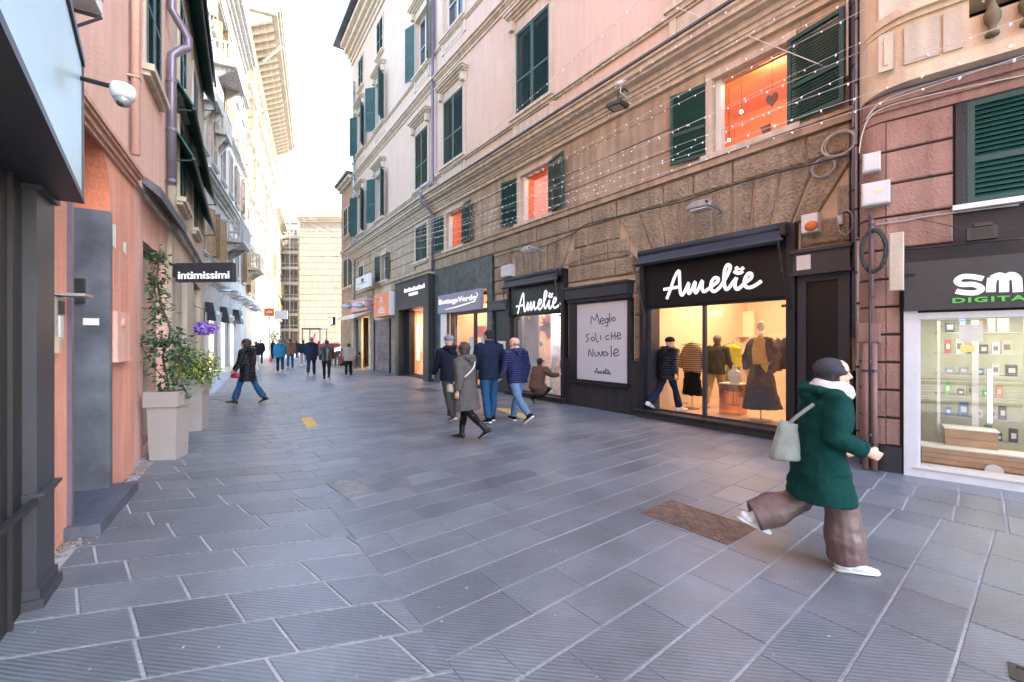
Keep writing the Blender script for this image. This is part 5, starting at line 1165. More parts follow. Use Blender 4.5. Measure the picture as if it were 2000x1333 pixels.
t=B.thing('lantern_sign','small square framed lantern sign sticking out at the far right corner','lantern',B.u(661),-.6,B.z(661,636)); MB().box(0,.9,0,.2,0,.55).build('frame',M['bmetal'],t); MB().box(.08,.82,-.01,.21,.08,.47).build('panel',emit('lantern_glow',(1,.75,.4),1.2),t)
# cafe tables and chairs
wd=mat('dark_chair',(.05,.04,.035),.5,.2,6)
def chair0():
    t=thing('cafe_chair','','chair'); f=MB(); f.box(-.21,.21,-.21,.21,.44,.47); f.build('seat',wd,t); f=MB(); f.box(-.20,.20,.19,.215,.62,.88); f.build('backrest',wd,t)
    for x in (-.19,.19):
        for y in (-.19,.2): MB().tube([(x,y,0),(x,y,.44 if y<0 else .86)],.016,6).build('leg',wd,t)
    return t
c0=None
def table0(x,y,lab):
    t=thing('cafe_table',lab,'table',(x,y,0),0,'cafe tables'); MB().tube([(0,0,.72),(0,0,.745)],.36,20).build('tabletop',wd,t); MB().tube([(0,0,.02),(0,0,.72)],.03,8).build('leg',wd,t); MB().tube([(0,0,0),(0,0,.02)],.22,16).build('base',wd,t)
cp=[(648,708,25,'beside the person in the black leather jacket'),(655,711,200,'turned away, left of the person in the beige puffer'),(664,714,80,'just left of the person in the beige puffer jacket'),(691,714,150,'right of the person in the beige puffer jacket'),(699,716,280,'nearest the closed roller shutter'),(662,706,190,'at the rear cafe table')]
for i,(px,py,rz,lab) in enumerate(cp):
    p=G(px,py+3); c=chair0() if i==0 else dup(c0,(p.x,p.y,0),R(rz)); c0=c0 or c; c.location=(p.x,p.y,0); c.rotation_euler=(0,0,R(rz)); c['label']='dark cafe chair '+lab; c['group']='cafe chairs'
for px,py,lab in ((656,713,'round dark cafe table left of the person in the beige puffer jacket'),(695,720,'round dark cafe table right of the person in the beige puffer jacket')): p=G(px,py); table0(p.x,p.y,lab)
for px,py,lab in ((430,735,'') ,): pass

# ---------------- fixtures on the right facades ----------------
def street_lamp(px,py,label):
    u=A.u(px,-.5); z=A.z(px,py,-.5); t=A.thing('wall_lamp',label,'street lamp',u,-.5,z,'grey lamps on the stone wall')
    f=MB(); f.prism([(-.22,0),(.20,-.01),(.23,.05),(.12,.13),(-.12,.14),(-.25,.05)],-.14,.16,.03,.02); f.build('housing',M['galv'],t); MB().box(-.17,.15,-.11,.12,-.03,.0).build('lens',M['gbox'],t); f=MB(); f.tube([(.08,.1,.08),(.12,.3,.05),(.12,.5,-.02)],.03,8); f.build('arm',M['galv'],t); MB().tube([(.16,-.15,.06),(.16,-.16,.06)],.025,10).build('cap',M['bmetal'],t)
street_lamp(1372,408,'grey street lamp head on the rough stone wall above the large boutique awning'); street_lamp(1035,492,'grey street lamp head on the rough stone wall above the small boutique awning')
t=A.thing('floodlight','black square floodlight on a curved arm under the cornice','floodlight',A.u(1205,-.7),-.7,A.z(1205,213,-.7)); f=MB(); f.add([(-.22,-.1,.1),(.2,-.14,.0),(.22,.08,-.06),(-.2,.12,.04),(-.2,-.1,.16),(.2,-.14,.08),(.24,.1,.02),(-.18,.14,.12)],[(0,3,2,1),(4,5,6,7),(0,1,5,4),(1,2,6,5),(2,3,7,6),(3,0,4,7)]); f.build('housing',M['bmetal'],t); f=MB(); f.add([(-.15,-.08,.072),(.15,-.105,.0),(.16,.05,-.045),(-.14,.08,.03)],[(0,3,2,1)]); f.v=[(v[0],v[1],v[2]-.002) for v in f.v]; f.build('lens',M['galv'],t); f=MB(); f.tube([(0,.0,.1),(-.05,.1,.35),(-.06,.3,.55),(-.05,.6,.5)],.014,6); f.build('arm',M['bmetal'],t,smooth=True)
t=A.thing('bullet_camera','small white camera above the dark flashing over the floodlight','camera',A.u(1212,-.6),-.6,A.z(1212,165,-.6)); f=MB(); f.tube([(-.12,0,.05),(.06,0,.02)],.045,10); f.build('body',M['white'],t,smooth=True); MB().tube([(0,0,0),(0,0,-.18),(0,.3,-.22)],.014,6).build('bracket',M['gbox'],t)
def wbox(fr,px0,px1,py0,py1,off,d,label,name='junction_box',m=None,lid=True):
    u0,u1=fr.u(px0,-off),fr.u(px1,-off); z1,z0=fr.z(px0,py0,-off),fr.z(px0,py1,-off); t=fr.thing(name,label,'junction box',u0,-off,z0); f=MB(); f.prism([(0,0),(u1-u0,0),(u1-u0,z1-z0),(0,z1-z0)],0,d,.012,.01); f.build('case',m or M['gbox'],t)
    if lid: f=MB(); f.prism([(.02,.02),(u1-u0-.02,.02),(u1-u0-.02,z1-z0-.02),(.02,z1-z0-.02)],-.008,-.001); f.build('lid',m or M['gbox'],t)
    return t
wbox(A,978,996,520,543,.25,.2,'grey junction box above the narrow service door')
t=wbox(A,1564,1597,421,457,.22,.18,'white alarm siren box with orange lamp cover at the corner of the boutique frame','siren_box',M['white'],False); MB().ell((.14,-.0,.09),(.09,.05,.08)).build('lamp_cover',mat('amber_lens',(.6,.16,.03),.4),t,smooth=True)
wbox(C,1684,1720,302,338,.16,.1,'small pale grey junction box high at the corner of the mauve house')
t=wbox(C,1682,1739,360,404,.20,.14,'large pale grey junction box with yellow mark under the small one'); MB().box(.12,.2,-.012,-.009,.14,.16).build('yellow_mark',mat('yellow_card',(.7,.6,.1),.6),t)
t=wbox(C,1672,1720,632,670,.16,.12,'brown painted box joining the pipes at the corner of the mauve house',m=M['brownp'])
t=wbox(C,1736,1766,456,569,.40,.06,'tall narrow cream sign blade mounted on edge at the mauve house corner','blank_sign',M['cream'],False); t['category']='sign'; MB().tube([(.1,.03,.2),(.3,.38,.2)],.015,6).build('bracket',M['bmetal'],t)
wbox(A,1634,1646,421,440,.12,.08,'small grey cable box beside the corner pipes')
t=C.thing('floodlight','black floodlight on the cable above the phone shop sign','floodlight',C.u(1916,-.3),-.3,C.z(1916,457,-.3)); f=MB(); f.box(-.11,.11,-.08,.04,-.07,.06); f.box(-.06,.07,-.1,.02,.065,.1); f.build('housing',M['bmetal'],t); MB().box(-.08,.08,-.083,-.081,-.05,.04).build('lens',M['black'],t); MB().tube([(0,.04,0),(0,.3,.02)],.02,6).build('arm',M['bmetal'],t)
def cablep(fr,pts,off,r,label,m,name='cable',closed=False):
    P=[fr.w(fr.u(x,-off),-off,fr.z(x,y,-off)) for x,y in (catm(pts,4) if len(pts)>2 else pts)]
    t=thing(name,label,'cable',tuple(P[0])); MB().tube([p-P[0] for p in P],r,6,closed=closed,cap=not closed).build('wire',m,t,smooth=True); return t
cablep(A,[(967,503),(1000,492),(1060,482),(1120,456),(1150,437),(1230,418),(1330,395),(1420,366),(1500,343),(1600,318),(1662,302)],.11,.012,'thick black cable running along the rough stone wall above the boutiques',M['cable'])
cablep(A,[(1100,520),(1170,498),(1225,492),(1240,505),(1250,520)],.10,.008,'thin cable looping over the poster case to the big shop front',M['cable'])
cablep(C,[(1702,440),(1760,433),(1800,425),(1870,415),(1990,400)],.06,.010,'grey cable across the mauve wall below the green shutter',M['gcable'])
cablep(C,[(1770,487),(1850,480),(1920,472),(2000,466)],.07,.012,'black cable above the phone shop sign',M['cable'])
cablep(C,[(1790,428),(1850,440),(1900,452),(1990,452),(2040,450)],.2,.005,'thin wire sagging to the black floodlight on the mauve house',M['cable'])
cablep(C,[(1690,235),(1720,200),(1780,175),(1900,140),(2040,105)],.34,.010,'pale cable bundle following the underside of the yellow balcony',M['gcable'])
cablep(C,[(1678,300),(1684,262),(1704,224),(1760,200),(1900,168),(2040,140)],.24,.007,'white cable curving round the corner under the yellow balcony',M['wcable'])
cablep(C,[(1690,205),(1740,180),(1830,155),(1960,118),(2040,100)],.38,.014,'dark cable along the lower edge of the yellow balcony',M['cable'])
def coil(fr,px,py,off,rx,rz,n,r,label,m):
    u=fr.u(px,-off); z=fr.z(px,py,-off); t=fr.thing('cable_coil',label,'cable coil',u,-off,z); rc=random.Random(int(px)); f=MB()
    for k in range(n):
        a,b=rx*rc.uniform(.9,1.1),rz*rc.uniform(.94,1.06); cx_,cz__=rc.uniform(-.01,.01),rc.uniform(-.01,.01); ph=rc.uniform(0,6)
        f.tube([(cx_+a*math.cos(2*math.pi*i/24),rc.uniform(-.008,.008)+.0*k,cz__+b*math.sin(2*math.pi*i/24)) for i in range(24)],r,5,closed=True,cap=False)
    f.build('loops',m,t,smooth=True)
coil(A,1638,281,.12,.20,.17,4,.010,'cream white ring of coiled cable on the stone wall near the corner pipes',M['wcable'])
coil(A,1608,327,.10,.15,.14,4,.010,'grey ring of coiled cable just below the cream white one',M['gcable'])
coil(C,1706,490,.17,.115,.25,7,.012,'long black oval coil of cable hanging on the corner pipes',M['cable'])
coil(A,1650,436,.12,.09,.18,2,.008,'small grey loop of cable beside the corner pipes',M['gcable'])
def vpipe(fr,px,py0,py1,off,r,label,m,name='wall_pipe'):
    z1,z0=fr.z(px,py0,-off),max(.02,fr.z(px,py1,-off)); t=fr.thing(name,label,'pipe',fr.u(px,-off),-off,z0); MB().tube([(0,0,0),(0,0,z1-z0)],r,10).build('pipe',m,t,smooth=True); f=MB(); z=.3
    while z<z1-z0: f.tube([(0,0,z),(0,0,z+.03)],r+.008,10); z+=.9
    f.build('clip',M['gmetal'],t)
vpipe(A,1668,-60,660,.10,.026,'purple grey pipe full height at the corner between stone and mauve houses',M['tube'])
vpipe(A,1673,-60,700,.17,.018,'pale cable tube beside the full height corner pipe',M['gcable'])
vpipe(A,1660,-60,660,.06,.012,'thin black pipe beside the full height corner pipe',M['cable'])
vpipe(A,1677,465,893,.16,.030,'cream vertical pipe below the coils at the corner',M['wcable'])
vpipe(C,1690,670,935,.13,.035,'left of the two brown pipes running down from the brown box',M['brownp'])
vpipe(C,1707,670,935,.13,.035,'right of the two brown pipes running down from the brown box',M['brownp'])
vpipe(C,1702,430,632,.12,.028,'mauve painted pipe going up from the brown box',M['brownp'])
vpipe(C,1699,420,900,.21,.012,'thin black cable drop in front of the brown pipes',M['cable'])
# purple downpipe on the pink building at the bend
t=A.thing('drainpipe','purple grey downpipe in the bend of the pink building facade','drainpipe',.05,-.14,4.35); f=MB(); f.tube([(0,0,0),(0,0,2.2),(0,-.1,2.4),(0,-.5,2.7),(0,-.5,3.2),(0,-.1,3.45),(0,0,3.6),(0,0,16)],.06,10); f.build('pipe',M['tube'],t,smooth=True)
vpipe(B,691,160,640,.12,.07,'grey downpipe at the far edge of the pink wing',M['galv'],'drainpipe')
# white pole and diagonal wires at the corner
P0=A.w(A.u(1655,-.15),-.15,A.z(1655,148,-.15)); t=thing('white_mast','thin white mast fixed to the stone wall above the corner','mast',tuple(P0)); MB().tube([(0,0,0),(0,0,2.2)],.014,8).build('pole',M['white'],t); MB().tube([(0,0,.01),tuple(A.w(A.u(1640,-.0),-.0,A.z(1640,146,0))-P0)],.010,6).build('bracket',M['white'],t)
Q=W(1320,14,8.4); Pm=Vector((P0.x,P0.y,P0.z)); t=thing('guy_wire','white straight wire slanting down from the cornice to the corner mast','wire',tuple(Q)); MB().tube([(0,0,0),tuple(Pm-Q)],.008,6).build('wire',M['white'],t)
V0=Vector
# ---------------- string lights ----------------
bm=MB().ell((0,0,-.016),(.013,.013,.020),6,4).mesh('bulb',True); bm.materials.append(M['bulb'])
start=W(693,478,27.0)
strands=[((690,470),(1235,0),7.5,.35),((690,474),(1535,-2),6.5,.5),((692,478),(1665,2),5.6,.5),((693,480),(1850,0),4.9,.45),((695,482),(2000,5),4.25,.40),((696,483),(2000,45),4.2,.45),((697,486),(2000,66),4.15,.55),((695,489),(1648,150),5.7,.9),((692,476),(1420,-2),7.0,.5),((691,473),(1330,-2),7.3,.3),((694,481),(1600,-2),5.9,.65),((696,488),(1760,-2),5.2,.75)]
wh=['overhead, highest on the left','overhead, ending above the middle of the cornice','passing the corner pipes at the very top','crossing the upper right, above the others','ending at the top right corner over the balcony','crossing the yellow balustrade','lowest of those crossing the yellow balcony','ending at the corner mast by the big open shutter','overhead, between the cornice and the big orange window','overhead, just left of the one above the cornice middle','overhead, just left of the corner pipes','overhead, just right of the corner pipes']
rb_=random.Random(21)
for k,((sx,sy),(ex,ey),Y,sag) in enumerate(strands):
    s=W(sx,sy,27.0); e=W(ex,ey,Y); ext=(e-s); e2_=e+ext*.12 if k!=7 else e; N=80
    P=[]
    for i in range(N+1):
        q=i/N; p=s+(e2_-s)*q; p.z-=4*sag*q*(1-q); P.append(p)
    t=thing('string_light','string of small clear bulbs '+wh[k],'string light',tuple(s),0,'strings of lights over the street')
    MB().tube([p-s for p in P],.0040,4).build('wire',M['lwire'],t)
    n=int((e2_-s).length/.30); n=min(n,95)
    for i in range(n):
        q=(i+.5+rb_.uniform(-.2,.2))/n; q=q**.9 if False else q; p=s+(e2_-s)*q; p.z-=4*sag*q*(1-q)
        o=bpy.data.objects.new('bulb',bm); COL.objects.link(o); o.parent=t; o.location=p-s; o.rotation_euler=(rb_.uniform(-.8,.8),rb_.uniform(-.8,.8),0)
for (x0,y0,Y0),(x1,y1,Y1),lab in (((690,478,27),(474,330,33),'thin wire crossing the far street to the pale townhouse'),((688,482,27),(500,440,42),'thin low wire crossing the far street to the ornate building'),((690,470,27),(398,250,21),'thin high wire crossing the far street to the pale townhouse')):
    s=W(x0,y0,Y0); e=W(x1,y1,Y1); t=thing('overhead_wire',lab,'wire',tuple(s)); MB().tube([(s+(e-s)*(i/24))-s-V0((0,0,3.2*(i/24)*(1-i/24))) for i in range(25)],.012,4).build('wire',M['gcable'],t)
# ---------------- planters ----------------
def planter(cx_,cy_,h,top,bot,rz,label):
    t=thing('planter',label,'planter',(cx_,cy_,0),rz); f=MB()
    zs=[(0,bot),(h-.2,top-.03),(h-.2,top),(h,top),(h,top-.04),(h-.12,top-.05)]
    vs=[];fs=[]
    for z,a in zs: vs+=[(-a,-a,z),(a,-a,z),(a,a,z),(-a,a,z)]
    for i in range(len(zs)-1):
        for k in range(4): j=(k+1)%4; fs.append((i*4+k,i*4+j,(i+1)*4+j,(i+1)*4+k))
    f.add(vs,fs); f.add([(-bot,-bot,0),(bot,-bot,0),(bot,bot,0),(-bot,bot,0)],[(3,2,1,0)]); f.build('pot',M['terra'],t); a=top-.05; MB().add([(-a,-a,h-.11),(a,-a,h-.11),(a,a,h-.11),(-a,a,h-.11)],[(0,1,2,3)]).build('soil',M['soil'],t); return t
p=G(318,902); pc1=Vector((-4.72,5.92)); planter(pc1.x,pc1.y,.92,.205,.155,R(12),'taupe square planter with tapering sides holding the climbing shrub, nearer of the two')
pc2=Vector((-5.72,7.75)); planter(pc2.x,pc2.y,.92,.205,.155,R(18),'taupe square planter holding the round yellow green bush, farther of the two')
def leaves(mb,c,rad,n,s,rr,dens=.6,flat=.6,droop=.3):
    for i in range(n):
        d=Vector((rr.gauss(0,1),rr.gauss(0,1),rr.gauss(0,1))).normalized(); q=rr.random()**dens
        p=Vector(c)+Vector((d.x*rad[0],d.y*rad[1],d.z*rad[2]))*q; s_=s*rr.uniform(.6,1.3)
        a=Vector((d.x+rr.gauss(0,.5),d.y+rr.gauss(0,.5),rr.gauss(-droop,.4))).normalized(); b=a.cross(Vector((rr.gauss(0,.4),rr.gauss(0,.4),1))).normalized(); nn=a.cross(b)*.15*s_
        mb.add([p,p+a*s_*.5+b*s_*.28+nn,p+a*s_,p+a*s_*.5-b*s_*.28+nn],[(0,1,2,3)],min(1,max(0,rr.gauss(.45,.25))))
rr=random.Random(5)
t=thing('climbing_shrub','tall loose climbing shrub with glossy dark green leaves against the pink wall','shrub',(pc1.x,pc1.y,.80)); f=MB(); sf=MB()
ctr=[(0,0,.0),(-.05,.03,.3),(-.10,.02,.6),(-.02,.05,.95),(-.16,.06,1.3),(-.2,.05,1.7),(-.17,.06,2.1)]
sf.tube(catm(ctr,3),.014,6); sf.tube(catm([(0,0,0),(.1,.02,.25),(.15,0,.55),(.10,.02,.9)],3),.010,5); sf.tube(catm([(0,0,.2),(-.25,0,.5),(-.4,0,.8)],3),.008,5); sf.build('stem',M['bark'],t,smooth=True)
for c,rad,n in (((-.02,.0,.80),(.27,.22,.24),210),((.14,0,.62),(.20,.18,.28),120),((-.14,.03,1.22),(.16,.15,.28),110),((-.20,.05,1.62),(.13,.12,.28),110),((-.18,.05,1.95),(.12,.1,.2),60),((-.02,0,.30),(.18,.15,.22),60),((.10,0,.10),(.16,.12,.12),40),((-.32,0,.80),(.14,.1,.12),40),((.20,-.05,.2),(.12,.1,.12),30),((-.16,0,.5),(.14,.12,.16),40)): leaves(f,c,rad,n,.085,rr)
f.build('foliage',leafmat('dark_leaf',(.010,.04,.018),(.07,.14,.055)),t)
t=thing('round_bush','round yellow green variegated bush in the farther planter','bush',(pc2.x,pc2.y,.80)); f=MB(); sf=MB()
for i in range(9): a=rr.uniform(0,6.28); sf.tube([(0,0,0),(math.cos(a)*.15,math.sin(a)*.15,.25),(math.cos(a)*.3,math.sin(a)*.3,.5)],.008,5)
sf.build('stem',M['bark'],t)
for c,rad,n in (((.0,.0,.38),(.42,.38,.32),800),((.2,-.1,.25),(.3,.25,.25),260),((-.2,0,.5),(.25,.25,.22),220)): leaves(f,c,rad,n,.075,rr,.5)
f.build('foliage',leafmat('lime_leaf',(.03,.08,.015),(.36,.42,.08)),t)
t=thing('potted_tree','dark potted cypress on the left side near the orange board at the far end','tree',tuple(W(536,0,38)[:2])+(0,)); MB().tube([(0,0,.2),(0,0,1.2)],.05,6).build('trunk',M['bark'],t); f=MB(); leaves(f,(0,0,2.0),(.45,.45,1.3),500,.16,rr); f.build('crown',MC['dark_leaf'],t); MB().loft([(0,0,0),(0,0,.6)],[.25,.35],12).build('pot',M['terra'],t)
# ---------------- people ----------------
def cloth(name,col,rough=.8,puff=None,weave=True,sheen=0):
    m=mat(name,col,rough,.12,6,.5 if weave else .15,220 if weave else 30)
    m.node_tree.nodes['Principled BSDF'].inputs['Specular IOR Level'].default_value=.18 if rough>.6 else .5
    if puff: wavebump(m,puff,.03,'Z')
    if sheen: m.node_tree.nodes['Principled BSDF'].inputs['Sheen Weight'].default_value=sheen
    return m
foldb=bpy.data.textures.new('broad_folds','CLOUDS'); foldb.noise_scale=.28; foldb.noise_depth=1
foldt=bpy.data.textures.new('folds','CLOUDS'); foldt.noise_scale=.11; foldt.noise_depth=2
def fin(mb,name,m,parent,vox,sm=4,fold=0.0):
    o=mb.build(name,m,parent,smooth=True)
    md=o.modifiers.new('r','REMESH'); md.mode='VOXEL'; md.voxel_size=vox; md.use_smooth_shade=True
    if sm: s=o.modifiers.new('s','SMOOTH'); s.factor=.5; s.iterations=sm
    if fold>.02 and vox<.01: d=o.modifiers.new('d2','DISPLACE'); d.texture=foldb; d.strength=fold*1.6; d.mid_level=.5; d.texture_coords='LOCAL'
    if fold: d=o.modifiers.new('d','DISPLACE'); d.texture=foldt; d.strength=fold; d.mid_level=.5; d.texture_coords='LOCAL'
    return o
V=Vector
def lerp(a,b,t): return a+(b-a)*t
def person(label,x,y,head,H,legs=((20,5,0),(-18,10,20)),arms=((-20,20,8),(22,25,8)),lean=3,top=None,bot=None,shoe=None,hair=None,extras=(),vox=.012,zoff=0.0,face=False,hturn=0,fat=1.0,skin=None,hscale=1.0,group=None,splay=0.02):
    """head = world angle (deg, from +X anticlockwise) the person faces; legs/arms = right, left"""
    h=H; t=thing('person',label,'person',(x,y,zoff),R(head-90),group); hz=.52*h
    J={}; lows=[]
    for i,s in enumerate((1,-1)):
        a,k,fp=legs[i]; a,kk=R(a),R(k); hip=V((s*.055*h,0,hz)); knee=hip+.245*h*V((s*splay,math.sin(a),-math.cos(a))); ank=knee+.235*h*V((s*splay*.3,math.sin(a-kk),-math.cos(a-kk)))
        p=R(fp); f=V((s*.12,math.cos(p),-math.sin(p))).normalized(); u=V((0,math.sin(p),math.cos(p)))
        heel=ank-u*.040*h-f*.040*h; toe=ank-u*.040*h+f*.105*h; lows+=[heel.z,toe.z]; J[s]=[hip,knee,ank,heel,toe,f,u]
    dz=-min(lows); hz+=dz
    for s in J: J[s]=[p+V((0,0,dz)) if i<5 else p for i,p in enumerate(J[s])]
    Lr=Matrix.Rotation(-R(lean),3,'X'); P0=V((0,0,hz))
    T=lambda p: P0+Lr@(V(p)+V((0,0,-.52*h)))      # torso space (standing z, fractions already scaled)
    AR={}
    for i,s in enumerate((1,-1)):
        sw,el,ab=[R(q) for q in arms[i][:3]]; sh=T((s*.112*h*(1+(fat-1)*.5),0,.805*h)); d1=V((s*math.sin(ab),math.sin(sw)*math.cos(ab),-math.cos(sw)*math.cos(ab))); e=sh+d1*.165*h
        d2=V((s*math.sin(ab)*.3 - s*(arms[i][3] if len(arms[i])>3 else 0),math.sin(sw+el),-math.cos(sw+el))).normalized(); wr=e+d2*.140*h; AR[s]=[sh,e,wr,d2]
    # body
    b=MB(); F=fat
    b.loft([T((0,0,.47*h)),T((0,0,.53*h)),T((0,0,.60*h)),T((0,.005*h,.69*h)),T((0,0,.76*h)),T((0,0,.805*h)),T((0,0,.835*h))],[(.07*h,.05*h),(.082*h,.06*h),(.068*h,.05*h),(.080*h,.058*h),(.088*h,.056*h),(.085*h,.045*h),(.04*h,.035*h)])
    nk=T((0,.0,.82*h)); hh=.135*h*hscale; hc=T((0,.018*h,0))+Lr@V((0,0,0)); hc=T((0,.012*h,.925*h)); b.loft([nk,T((0,.004*h,.85*h)),hc+V((0,-.06*hh,-.3*hh))],[.036*h,.031*h,.034*h])
    HR=Matrix.Rotation(R(hturn),3,'Z'); hp=lambda x_,y_,z_: hc+HR@V((x_*hh,y_*hh,z_*hh))
    prof=[(-.50,.13,.15,.20),(-.44,.22,.27,.11),(-.30,.30,.39,.04),(-.12,.345,.44,.01),(.05,.365,.465,0),(.20,.372,.475,-.01),(.34,.34,.43,-.015),(.44,.25,.32,-.02),(.50,.08,.12,-.03)]
    hv=MB(); hv.loft([V((0,p[3]*hh,p[0]*hh)) for p in prof],[(p[1]*hh,p[2]*hh) for p in prof],18); b.add([hc+HR@V(v) for v in hv.v],hv.f)
    b.loft([hp(0,.43,.10),hp(0,.50,-.03),hp(0,.56,-.12),hp(0,.46,-.17)],[.035*hh,.045*hh,.062*hh,.05*hh],8)
    b.ell(hp(0,.435,-.28),(.12*hh,.06*hh,.030*hh),10,6,HR); b.ell(hp(0,.43,-.325),(.10*hh,.05*hh,.028*hh),10,6,HR); b.ell(hp(0,.37,-.44),(.12*hh,.09*hh,.07*hh),10,6,HR); b.ell(hp(0,.41,.13),(.25*hh,.06*hh,.035*hh),10,6,HR)
    for s in (1,-1): b.ell(hp(s*.38,-.03,-.03),(.035*hh,.085*hh,.13*hh),10,6,HR)
    for s in (1,-1):
        hip,knee,ank,heel,toe,f,u=J[s]
        b.loft([hip+V((0,0,.03*h)),hip,lerp(hip,knee,.5),knee,lerp(knee,ank,.3),lerp(knee,ank,.7),ank],[.05*h,.050*h,.042*h,.030*h,.032*h,.024*h,.020*h])
        b.loft([ank,lerp(ank,heel,.4)+f*.02*h,lerp(heel,toe,.7)+u*.014*h,toe+u*.01*h],[(.02*h,.022*h),(.022*h,.025*h),(.024*h,.014*h),(.018*h,.009*h)],10,(1,0,0))
        sh,e,wr,d2=AR[s]
        b.loft([sh-V((s*.02*h,0,0)),sh,lerp(sh,e,.5),e,lerp(e,wr,.35),wr],[.03*h,.031*h,.026*h,.022*h,.022*h,.015*h])
        # hand: palm, four curled fingers, thumb from the side of the palm
        n=V((-s,0,0)); n=(n-d2*n.dot(d2)).normalized(); wv=d2.cross(n).normalized()
        if wv.dot(V((0,1,0)))<0: wv=-wv
        if abs(d2.y)>.8 and wv.z<0: wv=-wv
        pe=wr+d2*.052*h
        b.loft([wr-d2*.01*h,wr+d2*.012*h,wr+d2*.035*h,pe],[(.015*h,.011*h),(.020*h,.011*h),(.025*h,.011*h),(.023*h,.009*h)],10,tuple(wv))
        for k,(o_,ln) in enumerate(((.0175,.040),(.006,.045),(-.006,.042),(-.017,.034))):
            q=pe+wv*o_*h-d2*.004*h; c=R(24+6*k); d=d2; pts=[q]
            for j,fr in enumerate((.45,.32,.23)):
                c1=c*(1.0+.35*j); d=(d2*math.cos(c1*(j+.6))+n*math.sin(c1*(j+.6))).normalized(); pts.append(pts[-1]+d*ln*h*fr)
            b.loft(pts,[.0062*h,.0058*h,.0052*h,.0040*h],8,tuple(wv))
        tq=wr+d2*.016*h+wv*.017*h; td=(d2*.75+wv*.6+n*.35).normalized(); b.loft([tq,tq+td*.018*h,tq+(td+d2*.5+n*.2).normalized()*.036*h],[.009*h,.0075*h,.0055*h],8)
    sk=skin or M['skin']; fin(b,'body',sk,t,min(vox,.010) if vox<.02 else vox,2)
    if face:
        for s in (1,-1):
            e_=MB().ell(hp(s*.155,.415,.0),(.075*hh,.05*hh,.04*hh),10,7,HR).build('eye',M['white'],t,smooth=True); MB().ell(hp(s*.155,.458,.0),(.03*hh,.012*hh,.03*hh),8,6,HR).build('iris',M['ink'],e_)
        MB().loft([hp(-.09,.492,-.30),hp(0,.507,-.30),hp(.09,.492,-.30)],[(.008*hh,.012*hh),(.012*hh,.015*hh),(.008*hh,.012*hh)],8,(0,0,1)).build('lips',mat('lip',(.38,.12,.10),.5),t,smooth=True)
        for s in (1,-1): MB().loft([hp(s*.07,.462,.105),hp(s*.16,.463,.125),hp(s*.25,.41,.10)],[.010*hh,.014*hh,.008*hh],6).build('eyebrow',mat('brow_hair',(.06,.04,.03),.8),t,smooth=True)
    # trousers
    if bot:
        m,style=bot[0],bot[1]; k=MB(); we=dict(slim=(1.12,1.12,1.2,1.25),jeans=(1.22,1.30,1.45,1.85),wide=(1.5,2.1,2.8,3.8),flare=(1.15,1.15,1.6,2.3))[style]; end=bot[2] if len(bot)>2 else .97
        k.loft([T((0,0,.62*h)),T((0,0,.56*h)),T((0,-.004*h,.50*h)),T((0,0,.455*h))],[(.080*h*F,.062*h*F),(.092*h*F,.070*h*F),(.096*h*F,.074*h*F),(.07*h*F,.055*h*F)])
        for s in (1,-1):
            hip,knee,ank,heel,toe,f,u=J[s]; lw=lerp(knee,ank,end)
            k.loft([hip+V((0,0,.03*h)),hip,lerp(hip,knee,.5),knee,lerp(knee,lw,.5),lw],[.052*h*F,.056*h*F,.044*h*we[0],.032*h*we[1],.030*h*we[2],.020*h*we[3]])
        fin(k,'trousers',m,t,vox,3,.022 if vox<.02 else .015)
    if vox<.01 and top:
        for s in (1,-1):
            sh,e,wr,d2=AR[s]; MB().loft([lerp(e,wr,.80),lerp(e,wr,.93)],[.031*h*top[1],.030*h*top[1]],16).build('cuff',top[0],t,smooth=True)
    # shoes
    sm_,ss=shoe
    for s in (1,-1):
        hip,knee,ank,heel,toe,f,u=J[s]; q=MB()
        hl=.03*h if ss=='heel' else 0; 
        q.loft([heel-f*.012*h+u*.022*h,heel+u*.026*h,lerp(heel,toe,.3)+u*.028*h,lerp(heel,toe,.6)+u*.019*h,lerp(heel,toe,.9)+u*.014*h,toe+f*.016*h+u*.011*h],[(.014*h,.014*h),(.022*h,.024*h),(.023*h,.026*h),(.027*h,.018*h),(.024*h,.013*h),(.010*h,.008*h)],12,(1,0,0))
        tp=.085 if ss=='sneaker' else (.2 if ss=='boot' else .07); q.loft([lerp(heel,ank,.3)+f*.02*h,ank+(knee-ank).normalized()*tp*h*.5,ank+(knee-ank).normalized()*tp*h],[.028*h,.026*h if ss!='boot' else .030*h,.026*h if ss!='boot' else .036*h])
        if ss=='heel': q.loft([heel+u*.02*h,heel-u*.004*h],[.016*h,.011*h])
        so_=fin(q,'shoe',sm_,t,min(vox,.009),2)
        if ss=='sneaker':
            w_=MB(); w_.loft([heel-f*.014*h+u*.004*h,heel+u*.004*h,lerp(heel,toe,.35)+u*.004*h,lerp(heel,toe,.7)+u*.004*h,toe+f*.004*h+u*.004*h,toe+f*.018*h+u*.006*h],[(.014*h,.008*h),(.023*h,.009*h),(.024*h,.009*h),(.029*h,.009*h),(.024*h,.008*h),(.010*h,.005*h)],12,(1,0,0)); w_.build('sole',M['white'],so_,smooth=True)
